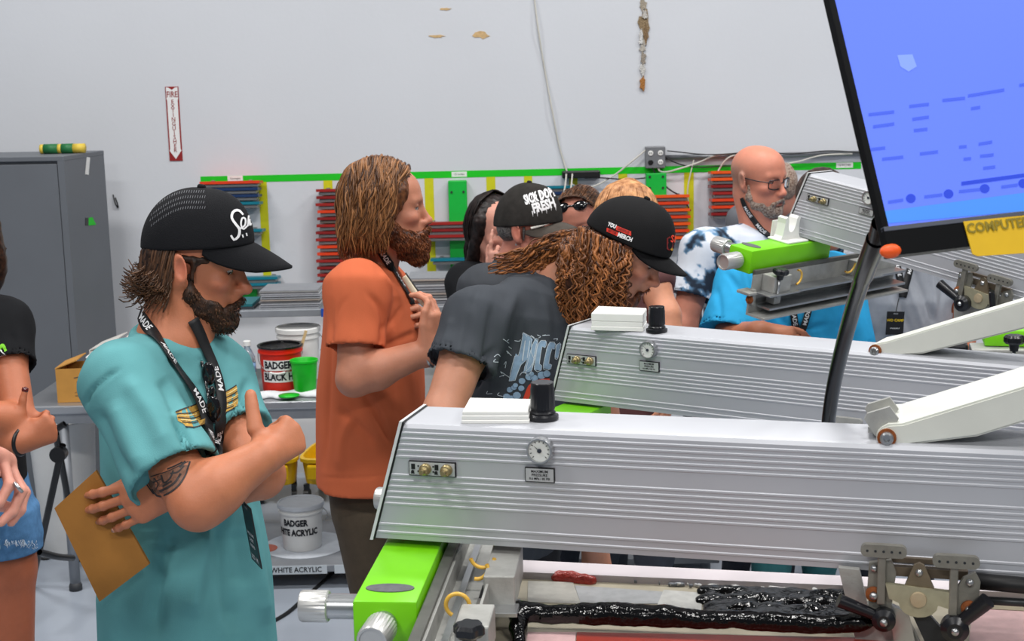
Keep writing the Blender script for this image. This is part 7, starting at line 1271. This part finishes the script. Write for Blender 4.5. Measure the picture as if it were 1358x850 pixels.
p9 = g9['o']; eyes(M9, p9); hairpiece(M9, p9, lambda S: (S.el((-.02, 0, .045), (.100, .085, .092), .02), S.el((.11, 0, -.02), (.07, .075, .085), .012, '-')), hb, .007)
lanyard(p9, [g9['bs']], [[(1046, 380), (1050, 404), (1054, 430), (1060, 446)], [(1078, 384), (1072, 408), (1066, 430), (1060, 446)]], .024, mblack, mwhite, [(0, .62, 'MADE', 1), (1, .60, 'MADE', -1)], .019)
# person in grey with a badge
M10 = head_at(1205, 262, 5.02, (0, 0, 0), -110, 8, 0, 1.0); gc = mat('grey_marl', (150, 154, 162), .88, var=.07, scale=40, bump=.1, bscale=400, spec=.2)
g10 = figure('person in pale grey T-shirt wearing a black and yellow badge, behind the monitor pole', M10, (190, 116, 88), at(1200, 322, 5.06), at(1140, 356, 5.0), at(1256, 346, 5.14), at(1192, 560, 5.06), (None, (at(1280, 432, 5.02), at(1262, 500, 4.86))), gc, .0055, .007, (.20, .19, .19, .185), (.14, .135, .13, .11), sl=(.60, .066, .078), fold=[([(1210, 350), (1222, 385), (1240, 430)], 4, -.010), ([(1232, 350), (1238, 385), (1240, 420)], 3.5, .009), ([(1200, 370), (1212, 400), (1225, 440)], 4, .008), ([(1190, 390), (1200, 420), (1215, 450)], 4, -.008), ([(1245, 345), (1250, 380), (1248, 410)], 3, -.008), ([(1150, 400), (1146, 425), (1150, 450)], 4, -.006)], hands=(None, None))
p10 = g10['o']; eyes(M10, p10); hairpiece(M10, p10, lambda S: (S.el((-.02, 0, .045), (.100, .085, .092), .02), S.el((.11, 0, -.02), (.07, .075, .085), .012, '-')), hb, .007)
lanyard(p10, [g10['bs']], [[(1186, 335), (1189, 352), (1193, 372), (1197, 394)], [(1212, 335), (1207, 352), (1202, 372), (1197, 394)]], .026, mblack, mwhite, [(0, .40, 'MADE', 1), (1, .36, 'MADE', -1)], .018)
badge(p10, (1188, 413), (1186, 444), .062, 4.86, 4.86, mat('badge_black', (18, 18, 21), .35), [('WD CAMP', .62, .0125, mat('badge_gold', (226, 190, 20), .5), 0), ('WORKSHOP', .28, .006, mwhite, 0)], at(1192, 396, 4.88))
# ---------------------------------------------------------------- woman at the left edge
M11 = head_at(-58, 318, 3.45, (0, 0, 0), -110, 8, 0, 1.0)
g11 = figure('woman at the left edge in black T-shirt and denim shorts, arms crossed', M11, (178, 106, 74), at(-52, 400, 3.46), at(-112, 424, 3.42), at(2, 428, 3.42), at(-46, 650, 3.46), ((at(-78, 580, 3.26), at(24, 586, 3.20)), (at(26, 560, 3.26), at(-60, 548, 3.10))), sh_dark, .004, .007, (.155, .145, .16, .155), (.11, .10, .115, .10), .10, sl=(.46, .056, .066), hands=(dict(x=A(.85, .25, .35), up=A(.2, -1, 0), curl=((88, 60, 30),) * 4, spread=1, thumb=(66, 5, 5, 8), s=.9), dict(x=A(-1, 0, .2), up=A(0, -1, 0), curl=((40, 50, 30),) * 4, s=.88)), trs=False, armr=(.044, .038, .040, .026), fold=[([(15, 440), (28, 470), (40, 484)], 4, -.005)])
p11 = g11['o']; eyes(M11, p11); hairpiece(M11, p11, lambda S: (S.el((-.022, 0, .045), (.100, .088, .094), .02), S.el((-.055, 0, -.05), (.055, .085, .12), .03), S.el((.10, 0, -.01), (.062, .068, .09), .012, '-')), hb, .007)
S = Sdf(); hipz = at(-46, 690, 3.46); R11 = g11['Rt']; F11 = g11['fw']; legc = {}
for sd in (1, -1):
    hip = hipz + R11 * .085 * sd; kn = A(hip[0], hip[1], .50) + F11 * .02 + R11 * .005 * sd; an = A(hip[0], hip[1], .08) + R11 * .01 * sd; legc[sd] = (hip, kn); S.rc(hip, hip + (kn - hip) * .3, .088, .082, .02); S.rc(hip + (kn - hip) * .3, kn, .082, .056, .02); S.rc(kn, kn + (an - kn) * .35, .054, .054, .02); S.rc(kn + (an - kn) * .35, an, .054, .036, .02)
V, Q = S.build(.008); mesh_obj('legs', V, Q, MATS['skin'], p11, True, np.tile(np.array(sl((170, 96, 66))), (len(V), 1)))
for sd in (1, -1): a = legc[sd][0]; b = Sdf(); b.rc((a[0], a[1], .045), tuple(A(a[0], a[1], .04) + F11 * .15), .045, .036, .01); b.half((a[0], a[1], .006), (0, 0, -1), A(a[0] - .5, a[1] - .5, -.2), A(a[0] + .5, a[1] + .5, .2), .003); v, q = b.build(.01); mesh_obj('shoe', v, q, mat('shoe_white', (206, 206, 206), .6), p11, True)
S = Sdf(); den = mat('denim', (84, 128, 172), .9, var=.2, scale=60, bump=.25, bscale=500, spec=.2); S.loft(hipz - A(0, 0, .04), A(0, 0, 1), R11, [(0, .175, .125, 0, 0), (.10, .17, .12, 0, 0), (.22, .15, .11, 0, 0)], .02)
for sd in (1, -1): hip, kn = legc[sd]; e = hip + (kn - hip) * .20; S.cc(hip + A(0, 0, .03), e, .098, .104, .03); S.cc(e + (hip - e) * .12, e + (kn - hip) * .1, .094, .096, .004, '-')
S.disp = lambda P: .002 * snoise(P, 20, 4); V, Q = S.build(.006); V = folds(V, Q, [([(5, 655), (8, 690), (4, 730)], 3, .004), ([(25, 640), (30, 680)], 4, -.004), ([(0, 722), (48, 716)], 2, -.003)]); o = mesh_obj('shorts', V, Q, den, p11, True); bsh = BVHTree.FromPolygons(V.tolist(), Q.tolist())
fr = []
for i in range(60): x = RNG.uniform(-8, 50); h = hit([bsh], x, 724 + RNG.uniform(-8, 1), .001); fr.append(h[0]) if h else None
if fr: P = np.array([[p + A(0, 0, .004), p + A(RNG.uniform(-.004, .004), -.001, -.002), p + A(RNG.uniform(-.006, .006), -.001, -.006)] for p in fr]); V, Q = tubes_np(P, np.full((len(P), 3), .0009), 4); mesh_obj('frayed_threads', V, Q, mat('denim_thread', (196, 210, 226), .9), o, False, kind='stuff')
wr = at(24, 586, 3.20); ax = nrm(at(24, 586, 3.20) - at(-78, 580, 3.26)); B().lathe([(.031, -.004), (.0345, 0), (.031, .004)], wr + ax * .008, ax, 24).go('wristband', blk, g11['body'], True)
b = B(); te, td = g11['tips'][0][1]; b.lathe([(.0068, -.004), (.0078, 0), (.0076, .006), (.0001, .009)], te, td, 14); b.go('thumbnail', mat('nail_dark_red', (84, 20, 20), .2, coat=.5), g11['body'], True)
h = hit([g11['bs']], 4, 462, .002)
if h: pxstroke([([(-4, 470), (3, 458), (8, 466)], 4)], g11['bs'], mat('logo_green', (120, 200, 40), .7), g11['shirt'], 'print'); pxstroke([([(-4, 474), (9, 470)], 2), ([(-2, 462), (8, 472)], 1.5)], g11['bs'], mwhite, g11['shirt'], 'print', .002)
# ---------------------------------------------------------------- a nearer person gesturing: only the hand is in the picture
M12 = head_at(-420, 300, 2.05, (0, 0, 0), 20, 8, 0, 1.0)
W12 = at(-74, 602, 2.0); E12 = at(-250, 650, 2.0)
g12 = figure('person mostly outside at the left edge, one open hand gesturing', M12, (206, 142, 124), at(-420, 420, 2.05), at(-395, 460, 1.86), at(-420, 450, 2.26), at(-410, 800, 2.06), ((E12, W12), None), mat('shirt_grey_near', (110, 112, 118), .85), .0036, .01, hands=(dict(x=A(1, -.05, -.12), up=A(-.1, .75, 1), curl=((48, 40, 22), (54, 44, 24), (60, 46, 24), (66, 46, 24)), spread=4, thumb=(48, 62, 20, 18), s=1.0), None))
eyes(M12, g12['o']); hairpiece(M12, g12['o'], lambda S: (S.el((-.02, 0, .045), (.100, .085, .092), .02), S.el((.11, 0, -.02), (.07, .075, .085), .012, '-')), hb, .007)
t_, d_ = g12['tips'][0][0][2]; B().lathe([(.0094, -.0025), (.0102, 0), (.0094, .0025)], np.array(t_) - np.array(d_) * .055, d_, 20).go('ring', steel, g12['body'], True)
